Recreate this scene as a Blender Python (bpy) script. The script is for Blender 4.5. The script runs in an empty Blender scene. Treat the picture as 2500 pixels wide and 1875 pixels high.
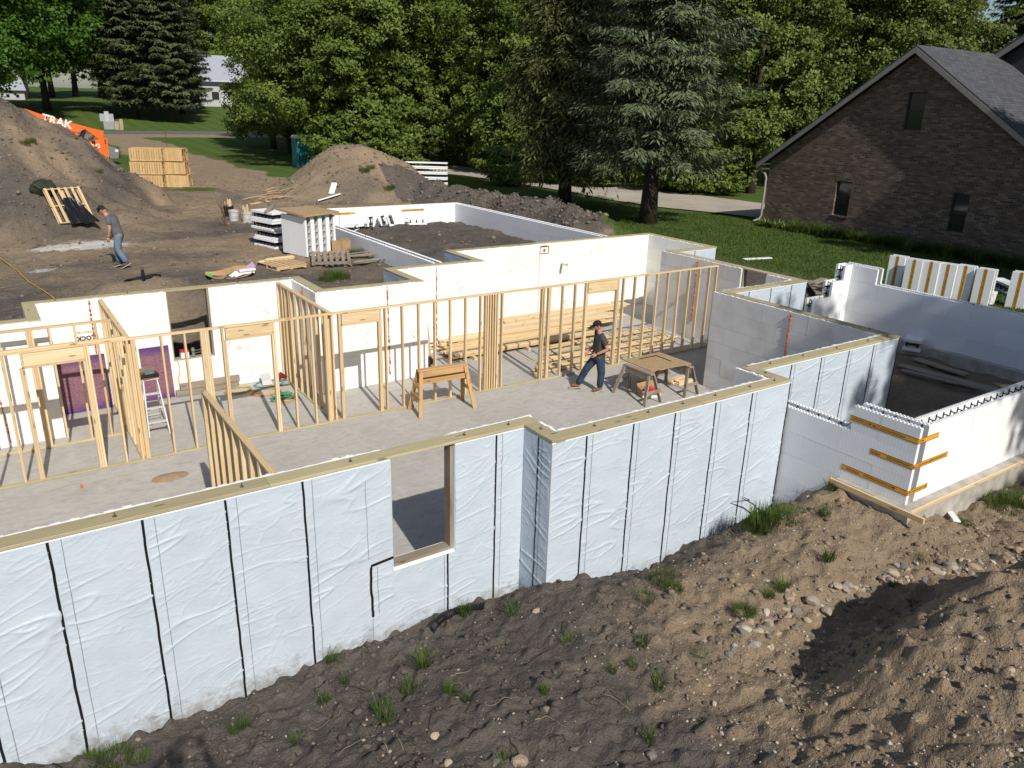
import bpy, math, random
import numpy as np
from mathutils import Matrix, Vector
SC = bpy.context.scene
COL = SC.collection
# ------------------------------------------------------------------ camera
CAM_F = 1905.37      # focal length in photo pixels (photo 2500 x 1875)
CAM_C = np.array([-13.866, -15.077, 6.572])
CAM_R = np.array([[0.82974806, -0.55749361, 0.02681497], [-0.16603461, -0.29241653, -0.941767], [0.53287022, 0.77697713, -0.33519528]])
cd = bpy.data.cameras.new('camera'); cam = bpy.data.objects.new('camera', cd); COL.objects.link(cam)
cd.sensor_fit = 'HORIZONTAL'; cd.sensor_width = 36.0; cd.lens = CAM_F / 2500 * 36.0
cd.clip_start = 0.1; cd.clip_end = 3000
_m = Matrix.Identity(4)
for i in range(3):
    _m[i][0] = CAM_R[0][i]; _m[i][1] = -CAM_R[1][i]; _m[i][2] = -CAM_R[2][i]; _m[i][3] = CAM_C[i]
cam.matrix_world = _m
SC.camera = cam
# ------------------------------------------------------------------ sky, sun, exposure
SUN_EL = math.radians(40.5)
SUN_D = np.array([0.139, 0.990])          # the way the light travels over the ground
w = bpy.data.worlds.new('World'); SC.world = w; w.use_nodes = True
nt = w.node_tree
sky = nt.nodes.new('ShaderNodeTexSky'); sky.sky_type = 'NISHITA'; sky.sun_disc = False
sky.sun_elevation = SUN_EL
sky.sun_rotation = math.atan2(-SUN_D[0], -SUN_D[1])
sky.altitude = 300; sky.air_density = 1.0; sky.dust_density = 1.5
bg = nt.nodes['Background']; bg.inputs[1].default_value = 0.085
nt.links.new(sky.outputs[0], bg.inputs[0])
sd = bpy.data.lights.new('sun', 'SUN'); sd.energy = 4.6; sd.angle = math.radians(0.53); sd.color = (1.0, 0.95, 0.87)
so = bpy.data.objects.new('sun', sd); COL.objects.link(so)
so.rotation_euler = Vector((SUN_D[0]*math.cos(SUN_EL), SUN_D[1]*math.cos(SUN_EL), -math.sin(SUN_EL))).to_track_quat('-Z', 'Y').to_euler()
so.location = (-20, -30, 30)
SC.view_settings.view_transform = 'Standard'; SC.view_settings.look = 'None'
SC.view_settings.exposure = 0.0; SC.view_settings.gamma = 1.0; SC.view_settings.use_curve_mapping = False
# ------------------------------------------------------------------ photo pixel -> world
def ray(u, v):
    return CAM_R.T @ np.array([(u - 1250) / CAM_F, (v - 937.5) / CAM_F, 1.0])
def atz(u, v, z=0.0):
    d = ray(u, v); return CAM_C + (z - CAM_C[2]) / d[2] * d
def aty(u, v, y):
    d = ray(u, v); return CAM_C + (y - CAM_C[1]) / d[1] * d
def atx(u, v, x):
    d = ray(u, v); return CAM_C + (x - CAM_C[0]) / d[0] * d
# ------------------------------------------------------------------ mesh helpers
ORG = {}
def setp(o, label=None, cat=None, group=None, kind=None):
    if label: o['label'] = label
    if cat: o['category'] = cat
    if group: o['group'] = group
    if kind: o['kind'] = kind
    return o
def thing(name, label, cat, loc, group=None, rz=0.0):
    o = bpy.data.objects.new(name, None); COL.objects.link(o)
    o.location = loc; o.rotation_euler = (0, 0, rz); o.empty_display_size = 0.2
    ORG[o.name] = np.array(loc, float)
    return setp(o, label, cat, group)
class MB:
    def __init__(s): s.v = []; s.f = []; s.n = 0; s.mi = []
    def add(s, v, f, mi=0):
        v = np.asarray(v, float).reshape(-1, 3); s.v.append(v)
        for a in f: s.f.append(tuple(int(i) + s.n for i in a)); s.mi.append(mi)
        s.n += len(v); return s
    def box(s, a, b, mi=0):
        (x0, y0, z0), (x1, y1, z1) = a, b
        v = [(x0,y0,z0),(x1,y0,z0),(x1,y1,z0),(x0,y1,z0),(x0,y0,z1),(x1,y0,z1),(x1,y1,z1),(x0,y1,z1)]
        return s.add(v, BOXF, mi)
    def beam(s, p0, p1, w, h, up=(0,0,1), mi=0):
        p0 = np.array(p0, float); p1 = np.array(p1, float); d = p1 - p0; d /= np.linalg.norm(d)
        up = np.array(up, float); sx = np.cross(up, d)
        if np.linalg.norm(sx) < 1e-6: sx = np.cross((1,0,0), d)
        sx /= np.linalg.norm(sx); u = np.cross(d, sx)
        a = sx * w / 2; b = u * h / 2
        v = [p0-a-b, p1-a-b, p1+a-b, p0+a-b, p0-a+b, p1-a+b, p1+a+b, p0+a+b]
        return s.add(v, BOXF, mi)
    def tube(s, pts, r, n=8, cap=True, mi=0):
        pts = np.array(pts, float); m = len(pts)
        r = np.broadcast_to(np.asarray(r, float), (m,))
        t = np.gradient(pts, axis=0); t /= np.linalg.norm(t, axis=1)[:, None] + 1e-9
        ref = np.array([0, 0, 1.0]) if abs(t[0][2]) < .9 else np.array([1.0, 0, 0])
        vs = []
        a = np.linspace(0, 2*np.pi, n, endpoint=False)
        for i in range(m):
            x = np.cross(t[i], ref); x /= np.linalg.norm(x) + 1e-9; y = np.cross(t[i], x); ref = np.cross(x, t[i])
            vs.append(pts[i] + r[i]*(np.cos(a)[:, None]*x + np.sin(a)[:, None]*y))
        f = [(i*n+j, i*n+(j+1)%n, (i+1)*n+(j+1)%n, (i+1)*n+j) for i in range(m-1) for j in range(n)]
        if cap: f += [tuple(range(n))[::-1], tuple((m-1)*n+j for j in range(n))]
        return s.add(np.concatenate(vs), f, mi)
    def lathe(s, c, prof, n=16, mi=0):
        a = np.linspace(0, 2*np.pi, n, endpoint=False); vs = []
        for r, z in prof: vs.append(np.c_[c[0]+r*np.cos(a), c[1]+r*np.sin(a), np.full(n, c[2]+z)])
        m = len(prof)
        f = [(i*n+j, i*n+(j+1)%n, (i+1)*n+(j+1)%n, (i+1)*n+j) for i in range(m-1) for j in range(n)]
        f += [tuple(range(n))[::-1], tuple((m-1)*n+j for j in range(n))]
        return s.add(np.concatenate(vs), f, mi)
    def prism(s, poly, z0, z1, mi=0):
        n = len(poly); v = [(x, y, z0) for x, y in poly] + [(x, y, z1) for x, y in poly]
        f = [(i, (i+1) % n, n+(i+1) % n, n+i) for i in range(n)] + [tuple(range(n))[::-1], tuple(range(n, 2*n))]
        return s.add(v, f, mi)
    def extr(s, poly3, off, mi=0):
        n = len(poly3); p = np.array(poly3, float); v = np.concatenate([p, p + np.array(off, float)])
        f = [(i, (i+1) % n, n+(i+1) % n, n+i) for i in range(n)] + [tuple(range(n))[::-1], tuple(range(n, 2*n))]
        return s.add(v, f, mi)
    def xf(s, M):
        M = np.array(M)
        for i, v in enumerate(s.v): s.v[i] = v @ M[:3, :3].T + M[:3, 3]
        return s
    def mesh(s, name, mats, off=(0,0,0), smooth=False):
        me = bpy.data.meshes.new(name)
        v = np.concatenate(s.v) - np.array(off)
        me.from_pydata(v.tolist(), [], s.f)
        for m in (mats if isinstance(mats, (list, tuple)) else [mats]): me.materials.append(m)
        if isinstance(mats, (list, tuple)) and len(mats) > 1: me.polygons.foreach_set('material_index', s.mi)
        if smooth: me.polygons.foreach_set('use_smooth', [True]*len(me.polygons))
        me.update(); return me
    def build(s, name, mats, parent=None, smooth=False, org=None):
        """parts: vertices given in world space, stored relative to the thing's base"""
        if parent is not None:
            r = parent
            while r.parent is not None: r = r.parent
            off = ORG.get(r.name, np.zeros(3))
        else:
            v = np.concatenate(s.v)
            off = np.array(org, float) if org is not None else np.array([(v[:,0].min()+v[:,0].max())/2, (v[:,1].min()+v[:,1].max())/2, v[:,2].min()])
        me = s.mesh(name, mats, off, smooth)
        o = bpy.data.objects.new(name, me); COL.objects.link(o)
        if parent is not None: o.parent = parent
        else: o.location = off; ORG[o.name] = off
        return o
BOXF = [(0,3,2,1),(4,5,6,7),(0,1,5,4),(1,2,6,5),(2,3,7,6),(3,0,4,7)]
_bm = {}
def board(name, p0, p1, w, h, mat, parent=None, up=(0,0,1), ends=None):
    """one piece of lumber: local X runs along its length, so the grain follows it"""
    p0 = np.array(p0, float); p1 = np.array(p1, float); d = p1 - p0; L = np.linalg.norm(d); d = d / L
    up = np.array(up, float); y = np.cross(up, d)
    if np.linalg.norm(y) < 1e-6: y = np.cross((1.0, 0, 0), d)
    y /= np.linalg.norm(y); z = np.cross(d, y)
    k = (round(L, 3), round(w, 3), round(h, 3), mat.name)
    me = _bm.get(k)
    if me is None:
        b = min(0.004, w*.1, h*.1)
        vs = []
        for sx in (0, L):
            vs += [(sx, -w/2+b, -h/2), (sx, w/2-b, -h/2), (sx, w/2, -h/2+b), (sx, w/2, h/2-b), (sx, w/2-b, h/2), (sx, -w/2+b, h/2), (sx, -w/2, h/2-b), (sx, -w/2, -h/2+b)]
        f = [(i, 8+i, 8+(i+1) % 8, (i+1) % 8) for i in range(8)] + [tuple(range(8)), tuple(range(15, 7, -1))]
        me = bpy.data.meshes.new(name); me.from_pydata(vs, [], f); me.materials.append(mat); me.update(); _bm[k] = me
    o = bpy.data.objects.new(name, me); COL.objects.link(o)
    M = Matrix(((d[0], y[0], z[0], p0[0]), (d[1], y[1], z[1], p0[1]), (d[2], y[2], z[2], p0[2]), (0, 0, 0, 1)))
    if parent is not None:
        r = parent
        while r.parent is not None: r = r.parent
        org = ORG.get(r.name, np.zeros(3))
        if parent is r: M = Matrix.Translation(Vector(-org)) @ M; o.parent = parent
        else:
            M = Matrix.Translation(Vector(-org)) @ M; o.parent = parent; M = parent.matrix_basis.inverted() @ M
    o.matrix_basis = M
    if parent is None: ORG[o.name] = p0
    return o
def copy_tree(o, loc=None, rz=None, label=None, group=None, scale=None):
    c = o.copy(); COL.objects.link(c)
    if loc is not None: c.location = loc; ORG[c.name] = np.array(loc, float)
    if rz is not None: c.rotation_euler = (0, 0, rz)
    if scale is not None: c.scale = (scale, scale, scale)
    if label: c['label'] = label
    if group: c['group'] = group
    for ch in [k for k in bpy.data.objects if k.parent is o]:
        d = ch.copy(); COL.objects.link(d); d.parent = c
        for g in [k for k in bpy.data.objects if k.parent is ch]:
            e = g.copy(); COL.objects.link(e); e.parent = d
    return c
# ------------------------------------------------------------------ noise
def _hash(ix, iy, s):
    with np.errstate(over='ignore'):
        h = (ix.astype(np.int64)*374761393 + iy.astype(np.int64)*668265263 + s*1442695041) & 0xffffffff
        h = ((h ^ (h >> 13))*1274126177) & 0xffffffff
        h = (h ^ (h >> 16))
    return h
def pn(x, y, s=0):
    x = np.asarray(x, float); y = np.asarray(y, float)
    ix = np.floor(x); iy = np.floor(y); fx = x-ix; fy = y-iy
    def g(dx, dy):
        a = _hash(ix+dx, iy+dy, s) * (2*np.pi/4294967296.0)
        return np.cos(a)*(fx-dx) + np.sin(a)*(fy-dy)
    u = fx*fx*fx*(fx*(fx*6-15)+10); v = fy*fy*fy*(fy*(fy*6-15)+10)
    a = g(0,0)*(1-u)+g(1,0)*u; b = g(0,1)*(1-u)+g(1,1)*u
    return (a*(1-v)+b*v)*1.5
def fbm(x, y, s=0, o=4, lac=2.03, g=0.5):
    r = 0; a = 1.0
    for i in range(o): r = r + a*pn(x, y, s+i*17); x = x*lac+3.1; y = y*lac-1.7; a *= g
    return r
def ridge(x, y, s=0, o=3):
    r = 0; a = 1.0
    for i in range(o): r = r + a*(1-np.abs(pn(x, y, s+i*31))*1.6); x = x*2.1+5; y = y*2.1-3; a *= .5
    return r
def sst(a, b, x):
    t = np.clip((x-a)/(b-a), 0, 1); return t*t*(3-2*t)
# ------------------------------------------------------------------ material helpers
def newmat(name):
    m = bpy.data.materials.new(name); m.use_nodes = True
    n = m.node_tree; b = n.nodes['Principled BSDF']
    return m, n, b
def N(n, t, **k):
    x = n.nodes.new(t)
    for a, v in k.items():
        if a in x.inputs.keys() if hasattr(x.inputs, 'keys') else False: x.inputs[a].default_value = v
        else: setattr(x, a, v)
    return x
def setin(x, **k):
    for a, v in k.items(): x.inputs[a.replace('_', ' ')].default_value = v
    return x
def mixc(n, fac, a, b, mode='MIX'):
    x = n.nodes.new('ShaderNodeMix'); x.data_type = 'RGBA'; x.blend_type = mode
    for s, v in ((0, fac), (6, a), (7, b)):
        if hasattr(v, 'is_output'): n.links.new(v, x.inputs[s])
        elif s == 0: x.inputs[0].default_value = v
        else: x.inputs[s].default_value = (*v, 1) if len(v) == 3 else v
    return x.outputs[2]
def mapr(n, v, a, b, c=0., d=1., clamp=True):
    x = n.nodes.new('ShaderNodeMapRange'); x.clamp = clamp; n.links.new(v, x.inputs[0])
    for i, q in enumerate((a, b, c, d)): x.inputs[i+1].default_value = q
    return x.outputs[0]
def math_(n, op, a, b=None):
    x = n.nodes.new('ShaderNodeMath'); x.operation = op
    for i, q in enumerate((a, b)):
        if q is None: continue
        if hasattr(q, 'is_output'): n.links.new(q, x.inputs[i])
        else: x.inputs[i].default_value = q
    return x.outputs[0]
def coords(n, kind='Object', scale=(1,1,1), rnd=0.0):
    if kind == 'Pos': s = n.nodes.new('ShaderNodeNewGeometry').outputs['Position']
    else: s = n.nodes.new('ShaderNodeTexCoord').outputs[kind]
    m = n.nodes.new('ShaderNodeMapping'); m.inputs['Scale'].default_value = scale; n.links.new(s, m.inputs['Vector'])
    if rnd:
        oi = n.nodes.new('ShaderNodeObjectInfo'); q = n.nodes.new('ShaderNodeVectorMath'); q.operation = 'SCALE'
        q.inputs[0].default_value = (37.0*rnd, 91.0*rnd, 53.0*rnd); n.links.new(oi.outputs['Random'], q.inputs['Scale'])
        n.links.new(q.outputs[0], m.inputs['Location'])
    return m.outputs[0]
def noise(n, vec, scale, detail=4, rough=.55, dist=0.):
    x = n.nodes.new('ShaderNodeTexNoise'); n.links.new(vec, x.inputs['Vector'])
    x.inputs['Scale'].default_value = scale; x.inputs['Detail'].default_value = detail; x.inputs['Roughness'].default_value = rough; x.inputs['Distortion'].default_value = dist
    return x.outputs[0]
def voro(n, vec, scale, feat='F1', out=0):
    x = n.nodes.new('ShaderNodeTexVoronoi'); x.feature = feat; n.links.new(vec, x.inputs['Vector']); x.inputs['Scale'].default_value = scale
    return x.outputs[out]
def bump(n, b, h, strength=.4, dist=.02):
    x = n.nodes.new('ShaderNodeBump'); x.inputs['Strength'].default_value = strength; x.inputs['Distance'].default_value = dist
    n.links.new(h, x.inputs['Height']); n.links.new(x.outputs[0], b.inputs['Normal'])
def orand(n): return n.nodes.new('ShaderNodeObjectInfo').outputs['Random']
def simple(name, c1, c2=None, scale=6, rough=.75, spec=.3, bmp=0., bscale=None, kind='Object', stretch=(1,1,1), rnd=0., rv=0., metal=0., detail=4, lo=.35, hi=.65):
    m, n, b = newmat(name); c2 = c2 or tuple(x*.75 for x in c1)
    v = coords(n, kind, stretch, rnd); f = noise(n, v, scale, detail)
    col = mixc(n, mapr(n, f, lo, hi), c1, c2)
    if rv:
        g = mapr(n, orand(n), 0, 1, 1-rv, 1+rv)
        x = n.nodes.new('ShaderNodeVectorMath'); x.operation = 'SCALE'; n.links.new(col, x.inputs[0]); n.links.new(g, x.inputs['Scale']); col = x.outputs[0]
    n.links.new(col, b.inputs['Base Color'])
    b.inputs['Roughness'].default_value = rough; b.inputs['Specular IOR Level'].default_value = spec; b.inputs['Metallic'].default_value = metal
    if bmp: bump(n, b, noise(n, v, bscale or scale*3, 4), bmp)
    return m
def wood(name, c1, c2, knots=True, rough=.75, rv=.12, grey=0.):
    m, n, b = newmat(name)
    v = coords(n, 'Object', (1.2, 14, 14), 1.0)
    f = noise(n, v, 3.0, 5, .6, .6)
    w_ = N(n, 'ShaderNodeTexWave'); n.links.new(v, w_.inputs['Vector']); w_.bands_direction = 'Y'
    setin(w_, Scale=.7, Distortion=5., Detail=2.)
    t = math_(n, 'MULTIPLY', w_.outputs[1], .45); t = math_(n, 'ADD', t, math_(n, 'MULTIPLY', f, .75))
    col = mixc(n, mapr(n, t, .3, .95), c1, c2)
    if knots:
        kv = coords(n, 'Object', (2.2, 9, 9), 1.0)
        k = voro(n, kv, .9); kk = mapr(n, k, .10, .16, 1, 0)
        col = mixc(n, math_(n, 'MULTIPLY', kk, .75), col, tuple(x*.35 for x in c2))
    if grey:
        gv = coords(n, 'Object', (1.5, 4, 4), 1.0); col = mixc(n, mapr(n, noise(n, gv, 1.5, 3), .4, .65, 0, grey), col, (.30, .28, .25))
    g = mapr(n, orand(n), 0, 1, 1-rv, 1+rv)
    x = n.nodes.new('ShaderNodeVectorMath'); x.operation = 'SCALE'; n.links.new(col, x.inputs[0]); n.links.new(g, x.inputs['Scale'])
    n.links.new(x.outputs[0], b.inputs['Base Color'])
    b.inputs['Roughness'].default_value = rough; b.inputs['Specular IOR Level'].default_value = .25
    bump(n, b, t, .25, .004)
    return m
def flat(name, c, rough=.6, spec=.3, metal=0., rv=0.):
    m, n, b = newmat(name); b.inputs['Base Color'].default_value = (*c, 1); b.inputs['Roughness'].default_value = rough
    b.inputs['Specular IOR Level'].default_value = spec; b.inputs['Metallic'].default_value = metal
    if rv:
        g = mapr(n, orand(n), 0, 1, 1-rv, 1+rv); x = n.nodes.new('ShaderNodeVectorMath'); x.operation = 'SCALE'; x.inputs[0].default_value = c
        n.links.new(g, x.inputs['Scale']); n.links.new(x.outputs[0], b.inputs['Base Color'])
    return m
def text_mesh(txt, size, name='lettering', mat=None, bold=0.0):
    cu = bpy.data.curves.new('t', 'FONT'); cu.body = txt; cu.size = size; cu.align_x = 'CENTER'; cu.align_y = 'CENTER'; cu.offset = bold; cu.resolution_u = 2
    o = bpy.data.objects.new('t', cu); COL.objects.link(o)
    bpy.context.view_layer.update()
    me = bpy.data.meshes.new_from_object(o.evaluated_get(bpy.context.evaluated_depsgraph_get()))
    bpy.data.objects.remove(o); bpy.data.curves.remove(cu)
    me.name = name; me.materials.clear()
    if mat: me.materials.append(mat)
    return me
def place_mesh(me, name, origin, xdir, ydir, parent=None, rot180=False):
    """flat mesh (XY plane) placed with given axes, as a part"""
    x = np.array(xdir, float); y = np.array(ydir, float)
    if rot180: x, y = -x, -y
    z = np.cross(x, y); p = np.array(origin, float)
    o = bpy.data.objects.new(name, me); COL.objects.link(o)
    if parent is not None:
        r = parent
        while r.parent is not None: r = r.parent
        p = p - ORG.get(r.name, np.zeros(3)); o.parent = parent
    M = Matrix(((x[0], y[0], z[0], p[0]), (x[1], y[1], z[1], p[1]), (x[2], y[2], z[2], p[2]), (0, 0, 0, 1)))
    if parent is not None and parent.parent is not None: M = parent.matrix_basis.inverted() @ M
    o.matrix_basis = M
    return o
rnd = random.Random(7); rng = np.random.default_rng(7)
# ================================================================== materials
def foam_mat(name, ribs=False, c=(.86,.86,.84), stain=.35, dirt=(.62,.58,.47), axis='X', rv=.05, yel=0.):
    m, n, b = newmat(name)
    v = coords(n, 'Object', (1,1,1), 1.0)
    a = noise(n, v, 1.6, 4); s = noise(n, v, 9, 5, .7)
    col = mixc(n, mapr(n, a, .45, .75, 0, stain), c, dirt)
    col = mixc(n, mapr(n, s, .66, .74, 0, stain*.8), col, (.33,.31,.27))
    if yel:
        g = mapr(n, orand(n), .55, .95, 0, yel); col = mixc(n, g, col, (.80,.76,.58))
    bv = coords(n, 'Object', (1,1,1)); h = voro(n, bv, 160)
    if ribs:
        w_ = N(n, 'ShaderNodeTexWave'); n.links.new(bv, w_.inputs['Vector']); w_.bands_direction = axis; setin(w_, Scale=6.2, Distortion=.15)
        r = mapr(n, w_.outputs[1], .0, .25, 1, 0); col = mixc(n, math_(n, 'MULTIPLY', r, .22), col, (.45,.46,.48))
    k = mapr(n, orand(n), 0, 1, 1-rv, 1+rv*.5)
    x = n.nodes.new('ShaderNodeVectorMath'); x.operation = 'SCALE'; n.links.new(col, x.inputs[0]); n.links.new(k, x.inputs['Scale'])
    n.links.new(x.outputs[0], b.inputs['Base Color']); b.inputs['Roughness'].default_value = .75; b.inputs['Specular IOR Level'].default_value = .25
    bump(n, b, h, .12, .003)
    return m
M_foam_old = foam_mat('weathered_foam', False, (.83,.835,.82), .42, (.66,.645,.60), rv=.08, yel=.30)
M_foam_gray = foam_mat('shaded_used_foam', True, (.74,.74,.73), .55, (.5,.47,.4), 'Y')  # greyer base paints in the shade of the right inner walls; stains its own
M_foam_x = foam_mat('clean_foam_ribs_x', True, (.86,.87,.88), .10, axis='X')
M_foam_y = foam_mat('clean_foam_ribs_y', True, (.84,.85,.87), .12, axis='Y')
M_foam = foam_mat('clean_foam', False, (.86,.87,.87), .08)
M_core = simple('grey_core_concrete', (.42,.41,.39), (.30,.29,.27), 8, bmp=.3)
M_memb, n_, b_ = newmat('white_membrane')
v_ = coords(n_, 'Object'); a_ = noise(n_, v_, 3, 5); s_ = noise(n_, v_, 1.1, 4, .6)
c_ = mixc(n_, mapr(n_, a_, .4, .7), (.535,.605,.675), (.485,.56,.635))
sm_ = noise(n_, coords(n_, 'Object', (1,1,.5), 1.), 2.3, 5, .7)
c_ = mixc(n_, mapr(n_, sm_, .68, .78, 0, .45), c_, (.42,.40,.34))
sz_ = n_.nodes.new('ShaderNodeSeparateXYZ'); n_.links.new(n_.nodes.new('ShaderNodeNewGeometry').outputs['Position'], sz_.inputs[0])
mud_ = math_(n_, 'ADD', sz_.outputs[2], math_(n_, 'MULTIPLY', math_(n_, 'SUBTRACT', noise(n_, coords(n_, 'Pos'), 5, 6, .75), .5), 1.3)); c_ = mixc(n_, mapr(n_, mud_, -.32, .02, .75, 0), c_, (.22,.19,.155))
n_.links.new(c_, b_.inputs['Base Color']); b_.inputs['Roughness'].default_value = .42; b_.inputs['Specular IOR Level'].default_value = .4
bump(n_, b_, noise(n_, coords(n_, 'Object', (1,1,2.5)), 9, 5, .6, .8), .35, .012)
M_black = flat('black_rubber', (.012,.012,.013), .5)
M_dark = flat('dark_plastic', (.02,.02,.022), .45)
M_line = flat('grey_lap_line', (.24,.26,.28), .6)
M_wood = wood('fresh_lumber', (.70,.54,.32), (.54,.37,.19))
M_woodl = wood('pale_lumber', (.76,.61,.39), (.60,.44,.25))
M_treat = wood('treated_lumber', (.47,.41,.25), (.31,.265,.15))
M_wthr = wood('weathered_lumber', (.33,.26,.18), (.19,.145,.10), grey=.8)
M_pal = wood('pallet_wood', (.50,.37,.22), (.30,.20,.11), grey=.4)
M_paln = wood('new_pallet_wood', (.66,.50,.29), (.47,.31,.16))
M_osb, n_, b_ = newmat('oriented_strand_board')
v_ = coords(n_, 'Object', (1,1,1), 1.); a_ = noise(n_, coords(n_, 'Object', (2,9,9)), 6, 4, .7, 2.)
q_ = n_.nodes.new('ShaderNodeTexVoronoi'); q_.inputs['Scale'].default_value = 22; n_.links.new(coords(n_, 'Object', (1,2.2,1)), q_.inputs['Vector'])
c_ = mixc(n_, mapr(n_, a_, .35, .65), (.44,.32,.18), (.30,.20,.10)); c_ = mixc(n_, .35, c_, q_.outputs['Color'], 'SOFT_LIGHT')
n_.links.new(c_, b_.inputs['Base Color']); b_.inputs['Roughness'].default_value = .8
M_foamgun = simple('orange_spray_foam', (.58,.17,.06), (.36,.085,.03), 30, bmp=.6)
M_slab, n_, b_ = newmat('slab_concrete')
v_ = coords(n_, 'Pos'); a_ = noise(n_, v_, .45, 6, .62); s_ = noise(n_, coords(n_, 'Pos', (1,2.6,1)), 3.2, 6, .7, 1.2); t_ = noise(n_, v_, 60, 3)
c_ = mixc(n_, mapr(n_, a_, .35, .68), (.47,.45,.415), (.385,.365,.335)); c_ = mixc(n_, mapr(n_, s_, .45, .70, 0, .75), c_, (.30,.285,.265)); c_ = mixc(n_, mapr(n_, noise(n_, coords(n_, 'Pos', (1.5,.6,1)), 1.7, 6, .7, 1.5), .55, .7, 0, .45), c_, (.53,.51,.475))
p_ = noise(n_, v_, .9, 5, .7); c_ = mixc(n_, mapr(n_, p_, .60, .70, 0, .35), c_, (.40,.33,.25))
n_.links.new(c_, b_.inputs['Base Color']); b_.inputs['Roughness'].default_value = .7; b_.inputs['Specular IOR Level'].default_value = .25
bump(n_, b_, t_, .08, .003)
M_foot = simple('footing_concrete', (.48,.45,.40), (.33,.31,.27), 5, bmp=.3, kind='Pos')
M_tape = flat('orange_tape', (.78,.36,.02), .5)
# ground: topsoil / sand / grass / pale dust by the mask painted into the mesh
def ground_mat(name, grassy=True):
    m, n, b = newmat(name)
    at = n.nodes.new('ShaderNodeAttribute'); at.attribute_name = 'mask'
    sp = n.nodes.new('ShaderNodeSeparateColor'); n.links.new(at.outputs['Color'], sp.inputs[0])
    v = coords(n, 'Pos')
    n1 = noise(n, v, 1.3, 6, .65); n2 = noise(n, v, 9, 5, .7); n3 = noise(n, v, 45, 4, .7); n4 = noise(n, v, .35, 3)
    soil = mixc(n, mapr(n, n1, .35, .68), (.108,.094,.081), (.158,.138,.119)); soil = mixc(n, mapr(n, n3, .40, .70, 0, .7), soil, (.066,.056,.047))
    sand = mixc(n, mapr(n, n1, .35, .65), (.335,.255,.172), (.268,.202,.136)); sand = mixc(n, mapr(n, n3, .40, .72, 0, .6), sand, (.175,.136,.096))
    pv = n.nodes.new('ShaderNodeTexVoronoi'); pv.inputs['Scale'].default_value = 38; n.links.new(v, pv.inputs['Vector'])
    peb = mapr(n, pv.outputs['Distance'], .16, .24, 1, 0)
    pr = n.nodes.new('ShaderNodeSeparateColor'); n.links.new(pv.outputs['Color'], pr.inputs[0])
    pm = math_(n, 'MULTIPLY', peb, mapr(n, pr.outputs[0], .80, .84))
    sand = mixc(n, math_(n, 'MULTIPLY', pm, .8), sand, (.42,.36,.28)); soil = mixc(n, math_(n, 'MULTIPLY', pm, .25), soil, (.34,.29,.23))
    sm = math_(n, 'ADD', sp.outputs[1], math_(n, 'MULTIPLY', math_(n, 'SUBTRACT', n2, .5), .7))
    sm = math_(n, 'ADD', sm, math_(n, 'MULTIPLY', math_(n, 'SUBTRACT', n4, .5), .6))
    col = mixc(n, mapr(n, sm, .25, .75), soil, sand)
    col = mixc(n, math_(n, 'MULTIPLY', mapr(n, math_(n, 'ADD', sp.outputs[2], math_(n, 'MULTIPLY', math_(n, 'SUBTRACT', n2, .5), 1.1)), .45, .75), .9), col, (.60,.585,.55))
    gr = mixc(n, mapr(n, n2, .35, .65), (.062,.102,.021), (.095,.142,.031)); gr = mixc(n, mapr(n, n3, .4, .7, 0, .55), gr, (.036,.064,.013))
    st = N(n, 'ShaderNodeTexWave'); n.links.new(coords(n, 'Pos', (1,.35,1)), st.inputs['Vector']); setin(st, Scale=.16, Distortion=1.2, Detail=1.)
    gr = mixc(n, mapr(n, st.outputs[1], .3, .7, 0, .28), gr, (.118,.168,.038))
    gm = math_(n, 'ADD', sp.outputs[0], math_(n, 'MULTIPLY', math_(n, 'SUBTRACT', n2, .5), .8))
    col = mixc(n, mapr(n, gm, .42, .58), col, gr)
    n.links.new(col, b.inputs['Base Color']); b.inputs['Roughness'].default_value = .95; b.inputs['Specular IOR Level'].default_value = .12
    h = math_(n, 'ADD', math_(n, 'MULTIPLY', n3, .6), math_(n, 'ADD', n2, math_(n, 'MULTIPLY', pm, .25)))
    h = math_(n, 'ADD', h, math_(n, 'MULTIPLY', noise(n, v, 2.6, 5, .7), 3.0)); bump(n, b, h, .9, .045)
    return m
M_ground = ground_mat('ground_cover')
# ================================================================== plan of the foundation (metres; slab top z = 0)
HOUSE = [(-17,-7),(-8.1,-7),(-8.1,-7.64),(-3.2,-7.64),(-3.2,-7),(1.03,-7),(1.03,-2.646),(4,-2.646),(4,2.2),(5.88,2.2),(5.88,5.36),(-2.45,5.36),(-2.45,3.686),(-5.2,3.686),(-5.2,2.096),(-7.494,2.096),(-7.494,3.716),(-13.4,3.716),(-13.4,2.256),(-17,2.256)]
def inset(poly, d):
    out = []; n = len(poly)
    for i in range(n):
        p, q, r = np.array(poly[i-1]), np.array(poly[i]), np.array(poly[(i+1) % n])
        a = (q-p)/np.linalg.norm(q-p); c = (r-q)/np.linalg.norm(r-q)
        out.append(tuple(q + d*np.array([-a[1], a[0]]) + d*np.array([-c[1], c[0]])))
    return out
def inpoly(x, y, poly):
    r = np.zeros(x.shape, bool); n = len(poly)
    for i in range(n):
        (x0, y0), (x1, y1) = poly[i], poly[(i+1) % n]
        if y0 == y1: continue
        c = ((y0 > y) != (y1 > y)) & (x < (x1-x0)*(y-y0)/(y1-y0)+x0); r ^= c
    return r
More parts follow.
